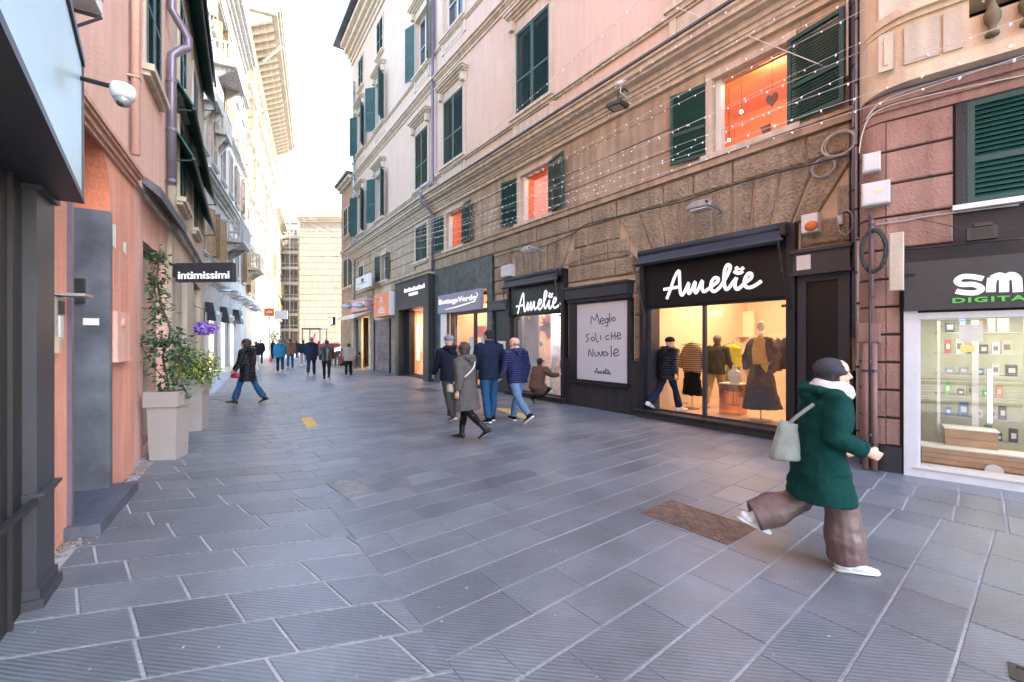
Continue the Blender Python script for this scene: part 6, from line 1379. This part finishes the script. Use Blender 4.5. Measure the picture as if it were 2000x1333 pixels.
    # upper garment
    if top:
        m,K,hem,fl=top[:4]; opt=top[4] if len(top)>4 else (); c=MB()
        c.loft([T((0,0,.50*h)),T((0,0,.57*h)),T((0,.004*h,.65*h)),T((0,.008*h,.73*h)),T((0,.0,.79*h)),T((0,-.004*h,.825*h)),T((0,0,.85*h))],
          [(.088*h*K*F,.070*h*K*F),(.088*h*K*F,.072*h*K*F),(.090*h*K*F,.074*h*K*F),(.100*h*K*F,.076*h*K*F),(.108*h*(1+(K-1)*.6)*F,.066*h*K),(.075*h*(1+(K-1)*.6),.052*h),(.046*h,.044*h)],20)
        if hem<.49:
            pts=[];rad=[]; n=7
            for i in range(n):
                q=i/(n-1); z=lerp(.60*h,hem*h,q); ys=[]
                for s in (1,-1):
                    hip,knee,ank=J[s][:3]; zz=z-.52*h+hz
                    if zz>=hip.z: ys.append(hip.y)
                    elif zz>=knee.z: ys.append(lerp(hip.y,knee.y,(hip.z-zz)/max(.01,hip.z-knee.z)))
                    else: ys.append(lerp(knee.y,ank.y,min(1,(knee.z-zz)/max(.01,knee.z-ank.z))))
                cy=(ys[0]+ys[1])/2*.8; hd=min(abs(ys[0]-ys[1])/2*.85,.075*h)
                ty=T((0,0,.60*h)).y*(1-q); pts.append(V((0,cy*q+ty,z-.52*h+hz))); w0=.088*h*K*F*(1+fl*q); rad.append((w0,max(.073*h*K*F*(1+fl*q),hd+.050*h*K*min(1,q*2+.3))))
            c.loft(pts,rad,24)
        for s in (1,-1):
            sh,e,wr,d2=AR[s]; kk=K*(1.0 if 'slimarm' in opt else 1.12)
            c.loft([sh-V((s*.04*h,0,-.005*h)),sh+V((0,0,-.0*h)),lerp(sh,e,.5),e,lerp(e,wr,.5),lerp(e,wr,.93)],[(.036*h*kk,.036*h*kk),.038*h*kk,.034*h*kk,.031*h*kk,.029*h*kk,.025*h*kk])
        if 'hood' in opt:
            c.loft([T((-.075*h,-.01*h,.845*h)),T((-.06*h,-.055*h,.845*h)),T((0,-.085*h,.835*h)),T((.06*h,-.055*h,.845*h)),T((.075*h,-.01*h,.845*h))],[(.018*h,.022*h),(.026*h,.034*h),(.030*h,.050*h),(.026*h,.034*h),(.018*h,.022*h)],12,(0,0,1))
            c.loft([T((0,-.05*h,.86*h)),T((0,-.095*h,.80*h)),T((0,-.085*h,.765*h))],[(.05*h,.02*h),(.055*h,.028*h),(.02*h,.012*h)],12,(1,0,0))
        if 'collar' in opt: c.loft([T((0,0,.83*h)),T((0,.004*h,.875*h))],[(.052*h,.05*h),(.046*h,.045*h)],16)
        o=fin(c,top[5] if len(top)>5 else 'coat',m,t,vox,4,.022*K if vox<.02 else .012)
    hm,hs_=hair; q=MB()
    if hs_=='short': q.ell(hp(0,-.085,.135),(.405*hh,.455*hh,.40*hh),20,12,HR); q.ell(hp(0,-.2,-.12),(.33*hh,.28*hh,.26*hh),16,10,HR)
    elif hs_=='bob': q.ell(hp(0,-.07,.11),(.44*hh,.50*hh,.44*hh),20,12,HR); q.loft([hp(0,-.10,.15),hp(0,-.14,-.2),hp(0,-.15,-.52)],[(.43*hh,.42*hh),(.45*hh,.36*hh),(.40*hh,.26*hh)],18)
    elif hs_=='beanie': q.ell(hp(0,-.03,.20),(.43*hh,.50*hh,.36*hh),20,12,HR); q.loft([hp(0,-.03,.10),hp(0,-.03,.28)],[(.435*hh,.51*hh),(.435*hh,.51*hh)],22)
    elif hs_=='fringe': q.loft([hp(0,-.1,-.12),hp(0,-.12,.05)],[(.385*hh,.40*hh),(.37*hh,.38*hh)],18)
    if q.v: fin(q,'beanie' if hs_=='beanie' else 'hair',hm,t,min(vox,.012)*.7,2,.02 if hs_ in('bob','short') else 0)
    ctx=dict(t=t,J=J,AR=AR,T=T,h=h,hp=hp,hh=hh,hz=hz,vox=vox,HR=HR,hc=hc,F=F)
    for e in extras: e(ctx)
    return t
def scarf(m,r=.022,big=1.0):
    def f(c):
        T,h=c['T'],c['h']; q=MB()
        for z,k,rr_ in ((.835,1.12,r),(.853,1.0,r*1.05),(.872,.86,r*.85)):
            q.tube([T((math.cos(a)*.052*h*k*big,math.sin(a)*.052*h*k*big+.008*h,z*h+.004*h*math.sin(a*3+z*50))) for a in [2*math.pi*i/18 for i in range(18)]],rr_*h,8,closed=True,cap=False)
        fin(q,'scarf',m,c['t'],.009,1,.012)
    return f
def bag(label,m,pos,size,rz=0,strap=None,sm_=None,group=None,name='bag',handle=True,straps_only=False):
    """a bag the person carries: a thing of its own at a point of the person's space"""
    def f(c):
        t=c['t']; p=t.matrix_basis@V([q*c['h'] for q in pos]) if False else None
        Mx=Matrix.Translation(t.location)@Matrix.Rotation(t.rotation_euler.z,4,'Z'); w=Mx@(V(pos)*c['h']); o=thing(name,label,'bag',tuple(w),t.rotation_euler.z+R(rz)); a,b_,z_=size
        q=MB()
        if 'tote' in label or 'canvas' in label: q.loft([V((0,0,-z_)),V((0,0,-z_*.9)),V((0,.01,0)),V((0,.02,z_*.8)),V((0,.03,z_))],[(a*.8,b_*1.1),(a,b_*1.2),(a*.9,b_*1.0),(a*.5,b_*.8),(a*.2,b_*.75)],8)
        else: q.loft([V((0,0,-z_)),V((0,0,-z_*.85)),V((0,0,0)),V((0,0,z_*.8)),V((0,0,z_))],[(a*.8,b_*.7),(a*.95,b_*.95),(a,b_),(a*.8,b_*.75),(a*.55,b_*.35)],20)
        fin(q,'pouch',m,o,.010,2,.02)
        if handle: q=MB(); q.tube([V((a*.45,0,z_*.85)),V((a*.4,0,z_*1.6)),V((0,0,z_*2.0)),V((-a*.4,0,z_*1.6)),V((-a*.45,0,z_*.85))],.012,6); q.build('handle',sm_ or m,o,smooth=True)
        if strap:
            iv=(Matrix.Translation(o.location)@Matrix.Rotation(o.rotation_euler.z,4,'Z')).inverted()
            P=[iv@(Mx@(V(p_)*c['h'])) for p_ in strap]; q=MB(); q.tube(catm([tuple(p_) for p_ in P],4),.013,8,flat=None); q.build('strap',sm_ or m,o,smooth=True)
    return f
def hang(w0,p0): pass
NAVY=cloth('navy_cloth',(.008,.014,.034)); NAVY2=cloth('dark_navy_coat',(.007,.011,.022)); BLK=cloth('black_cloth',(.006,.006,.007)); JEAN=cloth('blue_denim',(.018,.065,.15)); LJEAN=cloth('light_denim',(.10,.18,.29)); DJ=cloth('dark_denim',(.010,.020,.050))
OLV=cloth('olive_trousers',(.045,.046,.038)); GREYC=cloth('grey_wool_coat',(.085,.078,.078)); PUFB=cloth('royal_blue_quilt',(.010,.017,.085),.45,7.5,False); PUFK=cloth('black_quilt',(.006,.006,.008),.4,6.5,False); LEAB=mat('black_leather',(.012,.011,.012),.32,.2,8,.15,60)
GRN=cloth('bottle_green_wool',(.0008,.036,.031),.9,None,True,.0); MAUV=mat('mauve_satin',(.115,.070,.064),.5,.10,4,.1,30,spec=.7); WHT=cloth('white_leather',(.62,.61,.64),.5,None,False); CREAM=cloth('cream_cloth',(.55,.50,.42)); HB=mat('dark_brown_hair',(.035,.020,.015),.55,.3,14,.6,90); HG=mat('grey_hair',(.12,.11,.12),.6,.3,14,.6,90); HK=mat('black_hair',(.010,.009,.009),.5,.5,14,1.2,140)
BGREY=cloth('grey_knit',(.20,.205,.25)); BWOOL=cloth('brown_wool',(.11,.06,.04)); GCAP=cloth('slate_grey_hat_wool',(.040,.040,.052))
# the person in the green coat
def hero_extra(c):
    T,h,hp,hh=c['T'],c['h'],c['hp'],c['hh']
    q=MB(); q.ell(hp(0,-.10,.17),(.44*hh,.52*hh,.40*hh),22,14,c['HR']); q.loft([hp(0,-.08,.06),hp(0,-.06,.12),hp(0,-.04,.2)],[(.445*hh,.49*hh),(.455*hh,.51*hh),(.45*hh,.52*hh)],22,tuple(c['HR']@V((1,0,0)))); fin(q,'cap',GCAP,c['t'],.007,2,.010)
    q=MB(); q.loft([hp(0,-.30,.05),hp(0,-.34,-.2),hp(0,-.30,-.42)],[(.36*hh,.22*hh),(.36*hh,.20*hh),(.30*hh,.12*hh)],16); fin(q,'hair_lock',HK,c['t'],.007,1,.02)
    q=MB(); q.ell(T((.125*h*c['F'],.03*h,.475*h)),(.012*h,.045*h,.016*h),14,8); fin(q,'pocket_flap',GRN,c['t'],.006,1)
hx=W(1604,0,3.11); 
person('person striding right in an oversized bottle green coat, mauve wide trousers and white sneakers',hx.x-.02,3.11,-12,1.50,legs=((17,12,-2),(-15,50,26)),arms=((-12,78,10,.10),(8,40,10)),lean=7,
 top=(GRN,1.30,.33,.40,('hood',)),bot=(MAUV,'wide',.96),shoe=(WHT,'sneaker'),hair=(HK,'bob'),extras=(scarf(cloth('white_knit',(.55,.53,.52)),.026,1.25),hero_extra,
  bag('limp pale grey canvas shoulder bag tucked behind the person in the green coat',cloth('grey_canvas',(.24,.26,.23)),(.05,-.165,.59),(.05,.085,.14),-6,[(.05,-.15,.67),(.07,-.11,.72),(.07,-.05,.77)],handle=False)),vox=.0085,face=True,hturn=-8,fat=1.04,hscale=1.0)
# the group of four by the shop windows
person('person in a grey beanie, navy jacket and olive trousers, leftmost of the group walking away',W(880,0,8.75).x,8.75,122,1.78,legs=((24,12,0),(-16,22,22)),arms=((-14,18,6),(16,22,6)),lean=5,top=(NAVY2,1.22,.47,.05,('hood','slimarm'),'jacket'),bot=(OLV,'jeans'),shoe=(cloth('brown_shoe',(.07,.03,.02),.5),'sneaker'),hair=(BGREY,'beanie'),fat=1.1)
person('person in a grey coat and black boots with a cream shoulder bag',W(910,0,6.95).x,6.95,152,1.61,legs=((14,3,0),(-22,30,34)),arms=((14,50,8),(-18,30,10)),lean=3,top=(GREYC,1.25,.315,.30,('hood',)),bot=(BLK,'slim',.8),shoe=(LEAB,'boot'),hair=(HB,'bob'),fat=1.1,hturn=12,
 extras=(bag('cream crossbody bag hanging at the hip of the person in the grey coat',CREAM,(-.125,.10,.53),(.10,.05,.06),60,[(-.13,.06,.57),(-.12,-.06,.64),(-.03,-.11,.73),(.06,-.07,.82)],handle=False),))
person('tall person in a dark navy jacket and blue jeans beside the bald person',W(956,0,8.5).x,8.5,118,1.84,legs=((8,2,0),(-8,8,8)),arms=((-10,20,7),(10,20,7)),lean=2,top=(NAVY,1.22,.46,.03,('collar',),'jacket'),bot=(JEAN,'jeans'),shoe=(BLK,'sneaker'),hair=(HK,'short'),fat=1.15,hturn=20)
person('bald person in a royal blue quilted jacket and light jeans walking away',W(1010,0,8.45).x,8.45,128,1.72,legs=((20,4,-4),(-26,22,36)),arms=((-12,30,7),(14,24,7)),lean=5,top=(PUFB,1.30,.47,.0,('hood',),'quilted_jacket'),bot=(LJEAN,'jeans'),shoe=(BLK,'sneaker'),hair=(HG,'fringe'),fat=1.12,hturn=15,extras=(scarf(CREAM,.012,1.0),))
# crouching person at the small boutique window
person('person in a brown coat crouching at the small boutique window',W(1046,0,10.9).x,10.9,35,1.62,legs=((82,150,0),(60,142,50)),arms=((60,30,10),(88,5,4)),lean=14,top=(BWOOL,1.3,.47,.05,('collar',)),bot=(BLK,'jeans'),shoe=(BLK,'boot'),hair=(HK,'short'),fat=1.1)
# person entering the boutique
person('person in a black beanie and puffy black jacket stepping through the boutique door',W(1311,0,8.75).x,8.95,20,1.57,legs=((18,3,-4),(-20,24,24)),arms=((-14,20,10),(16,28,10)),lean=4,top=(PUFK,1.42,.43,.05,('hood',),'puffy_jacket'),bot=(DJ,'flare'),shoe=(WHT,'sneaker'),hair=(BLK,'beanie'),zoff=.155,fat=1.15)
person('customer in a dark green jacket and beige trousers browsing behind the boutique glass',A.w(A.u(1398,1.5),1.5,0).x,A.w(A.u(1398,1.5),1.5,0).y,40,1.62,legs=((12,2,0),(-12,14,12)),arms=((10,40,8),(20,50,8)),lean=6,top=(cloth('dark_green_jacket',(.045,.05,.035)),1.25,.46,.03,('collar',),'jacket'),bot=(cloth('beige_trousers',(.42,.32,.20)),'jeans'),shoe=(WHT,'sneaker'),hair=(HG,'short'),zoff=.14,fat=1.05,vox=.014)
# left and far pedestrians
person('person in a long black quilted coat and flared jeans carrying a crimson bag',W(484,0,11.0).x,11.0,180,1.70,legs=((-20,14,22),(22,4,-6)),arms=((-6,20,6),(10,24,6)),lean=2,top=(PUFK,1.25,.36,.10,('hood',),'quilted_coat'),bot=(JEAN,'flare',.9),shoe=(LEAB,'heel'),hair=(HB,'bob'),fat=1.05,vox=.014,hturn=0,
 extras=(bag('crimson leather handbag carried low by the person in the long black quilted coat',mat('crimson_leather',(.22,.015,.035),.4,.1,5),(-.13,.10,.435),(.07,.125,.065),0),))
far=[
 ('person in a black jacket walking toward the camera at the far left',508,30.0,-62,1.76,(BLK,1.25,.46,.02,('hood',),'jacket'),(BLK,'jeans'),'short',HK),
 ('person in white trousers half hidden behind the person in the black quilted coat',500,24.5,120,1.6,(NAVY2,1.2,.5,.02,('collar',),'jacket'),(cloth('white_trousers',(.5,.52,.56)),'jeans'),'short',HB),
 ('person in a bright blue jacket with a red scarf and navy jeans walking away',547,22.3,118,1.76,(cloth('teal_blue_jacket',(.02,.13,.25)),1.35,.45,.06,('hood','slimarm'),'jacket'),(DJ,'jeans'),'short',HG),
 ('person in a brown padded jacket and blue jeans just right of the bright blue jacket',567,25.2,115,1.76,(BWOOL,1.25,.47,.02,('hood',),'jacket'),(JEAN,'jeans'),'short',HK),
 ('person in light grey trousers walking away beyond the navy coat, carrying a violet bag',592,28.0,112,1.7,(NAVY2,1.2,.47,.02,('collar',),'jacket'),(cloth('pale_grey_trousers',(.26,.27,.31)),'jeans'),'short',HB),
 ('person in a long navy coat walking away down the middle of the street',608,20.2,112,1.82,(NAVY,1.3,.40,.05,('hood',),'coat'),(DJ,'jeans'),'short',HG),
 ('person in a short black leather jacket and slim black trousers walking away',638,17.6,110,1.69,(LEAB,1.2,.47,.0,('collar',),'leather_jacket'),(BLK,'slim'),'short',HK),
 ('person in a beige puffer jacket and black trousers beside the cafe tables',681,19.6,108,1.52,(cloth('beige_quilt',(.36,.31,.26),.5,6,False),1.35,.47,.0,('hood',),'puffer_jacket'),(BLK,'jeans'),'short',HK),
 ('small distant person in a dark coat on the left near the orange board',533,36,100,1.7,(BLK,1.2,.42,.02,('collar',),'coat'),(BLK,'jeans'),'short',HK),
 ('small distant person in a grey coat just left of the brown padded jacket',558,34,100,1.72,(GREYC,1.2,.42,.02,('collar',),'coat'),(DJ,'jeans'),'short',HB),
 ('small distant person in navy between the brown jacket and the navy coat',580,38,90,1.72,(NAVY,1.2,.45,.02,('collar',),'jacket'),(DJ,'jeans'),'short',HK),
 ('small distant person in red beyond the navy coat',622,36,100,1.66,(cloth('red_coat',(.3,.03,.03)),1.2,.45,.02,('collar',),'jacket'),(BLK,'jeans'),'short',HB),
 ('seated person in a red brown jacket at a cafe table',668,21.5,20,1.6,(cloth('rust_jacket',(.25,.06,.04)),1.25,.5,.02,('collar',),'jacket'),(BLK,'jeans'),'short',HB)]
for i,(lab,px,Y,hd,H_,tp,bt,hs_,hm) in enumerate(far):
    p=W(px,0,Y); q=random.Random(i); s_=1 if i%2 else -1; seated=lab.startswith('seated')
    ex=()
    if 'violet' in lab: ex=(bag('violet carrier bag held by the person in light grey trousers',mat('violet_plastic',(.22,.12,.4),.5),(-.16,.02,.36),(.06,.14,.12),0),)
    if 'bright blue jacket with' in lab: ex=(scarf(cloth('red_scarf',(.45,.03,.05)),.02,1.1),bag('red and white carrier bag beside the person in the bright blue jacket',mat('red_plastic',(.5,.04,.05),.5),(-.24,.0,.36),(.07,.05,.10),0))
    person(lab,p.x,p.y,hd,H_,legs=((88,88,0),(84,86,0)) if seated else ((q.uniform(12,22)*s_,6 if s_>0 else 20,0 if s_>0 else 18),(-q.uniform(12,22)*s_,20 if s_>0 else 6,18 if s_>0 else 0)),arms=((-14*s_,22,8),(16*s_,22,8)),lean=3,top=tp,bot=bt,shoe=(WHT if i in(1,4) else BLK,'sneaker'),hair=(hm,hs_),fat=1.08,vox=.022 if Y<27 else .028,extras=ex)
# ---------------- inside the boutique ----------------
def at(px,py,off): return A.u(px,off),A.z(px,py,off)
# mannequin
u,_=at(1486,700,.62); zb=.15; t=A.thing('mannequin','white mannequin in a dark jacket, mustard top and long black skirt','mannequin',u,.62,zb); rz=0
Hm=A.z(1478,624,.62)-zb; s=Hm
b=MB(); b.ell((0,0,.93*s),(.062,.072,.095),18,12); b.loft([(0,0,.86*s),(0,0,.82*s)],[.035,.05]); fin(b,'head',mat('mannequin_shell',(.7,.62,.55),.35,.04,4),t,.010,2)
b=MB(); b.tube([(0,0,0),(0,0,.5*s)],.012,8); b.tube([(0,0,0),(0,0,.012)],.18,24); b.build('stand',M['galv'],t)
b=MB(); b.loft([(0,-.01,.50*s),(0,-.01,.58*s),(0,-.02,.70*s),(0,-.01,.80*s),(0,0,.835*s)],[(.15,.11),(.13,.10),(.15,.11),(.12,.09),(.05,.05)]); b.loft([(.03,-.10,.56*s),(.02,-.12,.62*s),(-.02,-.11,.70*s)],[(.13,.05),(.12,.05),(.10,.05)]); fin(b,'top',cloth('mustard_knit',(.55,.36,.12)),t,.011,2,.02)
b=MB(); b.loft([(0,0,.57*s),(0,0,.50*s),(0,0,.35*s),(.01,0,.19*s),(.02,0,.115*s)],[(.14,.11),(.19,.14),(.25,.19),(.30,.23),(.34,.26)],30); fin(b,'skirt',cloth('black_brocade',(.011,.010,.014),.5),t,.012,1,.035)
b=MB(); 
for sx in (1,-1):
    b.loft([(sx*.06,.02,.82*s),(sx*.12,.02,.76*s),(sx*.16,.02,.66*s),(sx*.18,.03,.55*s),(sx*.17,.03,.50*s)],[(.05,.07),(.07,.10),(.07,.11),(.06,.10),(.04,.08)]); b.loft([(sx*.13,.02,.80*s),(sx*.22,0,.73*s),(sx*.30,-.02,.64*s),(sx*.26,-.10,.57*s),(sx*.17,-.14,.56*s)] if sx>0 else [(sx*.13,.02,.80*s),(sx*.22,.0,.73*s),(sx*.27,0,.62*s),(sx*.27,.02,.50*s)],[.05,.065,.07,.06,.05] if sx>0 else [.05,.06,.065,.06])
b.loft([(-.12,.05,.8*s),(.12,.05,.8*s)],[.05,.05],10,(0,0,1)); fin(b,'jacket',cloth('charcoal_jacket',(.028,.024,.030),.55),t,.011,2,.05)
b=MB(); 
for k in range(5): b.tube([(.15,-.16,.575*s),(.15+.08*math.cos(k*1.3),-.19,.575*s+.08*math.sin(k*1.3)),(.16,-.17,.53*s-.02*k)],.016,6)
b.build('bow',cloth('yellow_satin',(.6,.42,.10)),t)
# rail of hanging garments
def rail(px,off,w_,label,hcol):
    u,_=at(px,0,off); t=A.thing('garment_stand',label,'clothes stand',u,off,.15); b=MB(); b.tube([(0,0,0),(0,0,1.42)],.012,8); b.tube([(0,0,0),(0,0,.015)],.16,20); b.tube([(-w_/2,0,1.36),(0,0,1.42),(w_/2,0,1.36)],.010,6); b.tube([(0,0,1.42),(.02,0,1.47),(0,0,1.5)],.006,5); b.build('stand',M['galv'],t); return t
t=rail(1352,.95,.5,'stand with a striped brown knit cardigan over a black skirt by the boutique door',0)
b=MB(); b.loft([(0,0,.78),(0,0,1.0),(0,0,1.25),(0,0,1.36),(0,0,1.42)],[(.22,.09),(.21,.09),(.22,.09),(.17,.07),(.05,.05)],18); b.loft([(.16,0,1.3),(.27,0,1.1),(.27,0,.85)],[.05,.05,.045]); b.loft([(-.16,0,1.3),(-.27,0,1.1),(-.27,0,.85)],[.05,.05,.045])
stp=mat('striped_knit',(.16,.09,.05),.85,.1,5); n=stp.node_tree.nodes; l=stp.node_tree.links; tc=n.new('ShaderNodeTexCoord'); wv=n.new('ShaderNodeTexWave'); wv.bands_direction='Z'; wv.inputs['Scale'].default_value=7; wv.inputs['Distortion'].default_value=1; l.new(tc.outputs['Object'],wv.inputs[0]); rp=n.new('ShaderNodeValToRGB'); rp.color_ramp.elements[0].color=(.06,.035,.02,1); rp.color_ramp.elements[1].color=(.50,.36,.22,1); l.new(wv.outputs['Fac'],rp.inputs[0]); l.new(rp.outputs[0],n['Principled BSDF'].inputs['Base Color'])
fin(b,'cardigan',stp,t,.012,2,.02); b=MB(); b.loft([(0,0,.80),(0,0,.5),(0,0,.28)],[(.17,.09),(.21,.11),(.24,.13)],20); fin(b,'skirt',BLK,t,.014,1,.05)
t=rail(1330,1.5,.4,'stand with a mustard yellow top at the back by the boutique door',0); b=MB(); b.loft([(0,0,.85),(0,0,1.1),(0,0,1.3),(0,0,1.38)],[(.20,.08),(.18,.08),(.18,.08),(.06,.04)],16); fin(b,'blouse',cloth('mustard_knit',(.55,.36,.12)),t,.014,2,.03)
t=rail(1432,2.2,.4,'stand with a lime yellow blouse and green skirt deep in the boutique',0); b=MB(); b.loft([(0,0,.85),(0,0,1.1),(0,0,1.3),(0,0,1.38)],[(.20,.08),(.18,.08),(.18,.08),(.06,.04)],16); fin(b,'blouse',cloth('lime_cloth',(.50,.48,.05)),t,.014,2,.03); b=MB(); b.loft([(0,0,.86),(0,0,.3)],[(.15,.08),(.22,.1)],16); fin(b,'skirt',cloth('green_cloth',(.2,.3,.08)),t,.014,1,.04)
# clothes rail along the right back wall
u,_=at(1500,0,2.6); t=A.thing('clothes_rail','long clothes rail with dark garments behind the mannequin','clothes rail',u,2.4,.15); b=MB(); b.tube([(-.6,0,1.55),(1.6,0,1.55)],.012,6)
for x in (-.6,1.6): b.tube([(x,0,0),(x,0,1.55)],.012,6)
b.build('rail',M['galv'],t)
for i in range(9):
    x=.15+i*.13; b=MB(); b.loft([(x,0,.75+.05*(i%3)),(x,0,1.2),(x,0,1.45),(x,0,1.52)],[(.035,.2),(.03,.2),(.03,.19),(.01,.05)],12); b.build('garment',[BLK,BWOOL,NAVY2][i%3],t,smooth=True)
# plinth with necklace bust
u,_=at(1423,0,.75); t=A.thing('display_plinth','amber tinted clear box plinth beside the mannequin','plinth',u,.75,.15); hgt=A.z(1430,752,.75)-.15; b=MB(); b.box(-.19,.19,0,.012,0,hgt); b.box(-.19,.19,.36,.372,0,hgt); b.box(-.19,-.178,.012,.36,0,hgt); b.box(.178,.19,.012,.36,0,hgt); b.build('side_panels',M['gtint'],t); MB().box(-.2,.2,-.01,.38,hgt,hgt+.02).build('top',M['white'],t)
t=A.thing('necklace_bust','small white necklace bust standing on the amber box plinth','bust',A.u(1430,.75),.85,.15+hgt+.02); b=MB(); b.loft([(0,0,0),(0,0,.03),(0,-.01,.15),(0,0,.24),(0,0,.27),(0,.01,.36)],[(.09,.06),(.10,.06),(.14,.06),(.12,.05),(.05,.04),(.045,.04)],18); fin(b,'bust',M['white'],t,.008,2); b=MB(); b.tube([(.05*math.cos(a),-.055-.01*math.sin(a),.235+.07*math.sin(a)) for a in [math.pi+math.pi*i/12 for i in range(13)]],.006,6); b.build('necklace',mat('grey_beads',(.15,.16,.14),.3),t)
# shelves and pale panels at the back wall of the boutique
u,_=at(1345,0,3.9); t=A.thing('wall_niche','pale illuminated wall panel at the back of the boutique','wall panel',A.u(1300,3.9),4.3,.9); b=MB(); b.box(0,2.4,0,.12,0,1.5); b.build('panel',mat('cream_panel',(.75,.68,.55),.7,.03,2),t); b=MB()
for z in (.35,.8): b.box(.1,2.3,-.25,-.002,z,z+.03)
b.build('shelf',M['white'],t)
t=A.thing('white_column','plain white column inside the boutique behind the glass','column',A.u(1300,2.0),2.0,.145); MB().box(-.18,.18,0,.36,0,3.14).build('shaft',M['white'],t)
# display in the small boutique window
t=A.thing('backdrop_panel','pale pink upright panel with hanging ornaments at the left of the small boutique window','panel',A.u(1014,.5),.5,.12); wd_=A.u(1052,.5)-A.u(1014,.5); MB().box(0,wd_,0,.05,0,2.3).build('panel',mat('blush_panel',(.72,.55,.45),.7,.04,2),t)
for k,(px,py,c_,lab) in enumerate(((1033,624,(.25,.12,.10),'brown pine cone shaped ornament hanging highest in the small boutique window'),(1030,657,(.5,.03,.04),'red bauble hanging in the middle of the small boutique window'),(1062,743,(.05,.13,.04),'green bauble hanging low in the small boutique window'),(1057,672,(.45,.4,.5),'pale violet bauble hanging in the small boutique window'))):
    z=A.z(px,py,.38); t=A.thing('bauble',lab,'ornament',A.u(px,.38),.38,z); MB().ell((0,0,0),(.05,.05,.075),12,8).build('ball',mat('bauble_'+str(k),c_,.35),t,smooth=True); MB().tube([(0,0,.07),(0,0,3.28-z)],.003,4).build('thread',M['cable'],t)
u,z=A.u(1075,.75),A.z(1075,637,.75); t=A.thing('dried_flower_burst','large orange and rust dried flower burst in the small boutique window','decoration',u,.75,z); b=MB(); rf=random.Random(8)
for i in range(240):
    d=V((rf.gauss(0,1),rf.gauss(0,.5),rf.gauss(0,1))).normalized(); r_=rf.uniform(.22,.46); a=d.orthogonal().normalized()*.018; b.add([V((0,0,0))+a,d*r_*.6+a*2,d*r_,d*r_*.6-a*2],[(0,1,2,3)],rf.random())
b.build('petals',leafmat('rust_petals',(.55,.10,.03),(.75,.42,.22)),t); MB().tube([(0,0,0),(0,0,3.28-z)],.006,5).build('cord',M['cable'],t)
u=A.u(1088,.6); t=A.thing('dressed_form','headless form in a long cream dress in the small boutique window','dress form',u,.6,.12); b=MB(); b.loft([(0,0,.1),(0,0,.6),(0,0,.95),(0,0,1.1),(0,0,1.35),(0,0,1.5)],[(.26,.2),(.22,.17),(.16,.13),(.14,.11),(.19,.12),(.06,.05)],20); fin(b,'dress',cloth('ivory_dress',(.66,.58,.47)),t,.014,1,.06); MB().tube([(0,0,0),(0,0,.2)],.12,16).build('base',M['white'],t)
t=A.thing('woven_bag','round gold brown woven bag hanging at the right of the small boutique window','bag',A.u(1099,.35),.35,A.z(1099,712,.35)); MB().ell((0,0,0),(.12,.06,.14),14,10).build('pouch',mat('raffia',(.30,.19,.09),.8,.3,20,.5,60),t,smooth=True); MB().tube([(-.08,0,.1),(0,0,.3),(.08,0,.1)],.01,6).build('handle',mat('raffia',(0,0,0)),t); MB().tube([(0,0,.3),(0,0,.3+.01)],.012,5); MB().tube([(0,0,.29),(0,0,3.28-A.z(1099,712,.35))],.002,4).build('thread',M['cable'],t)
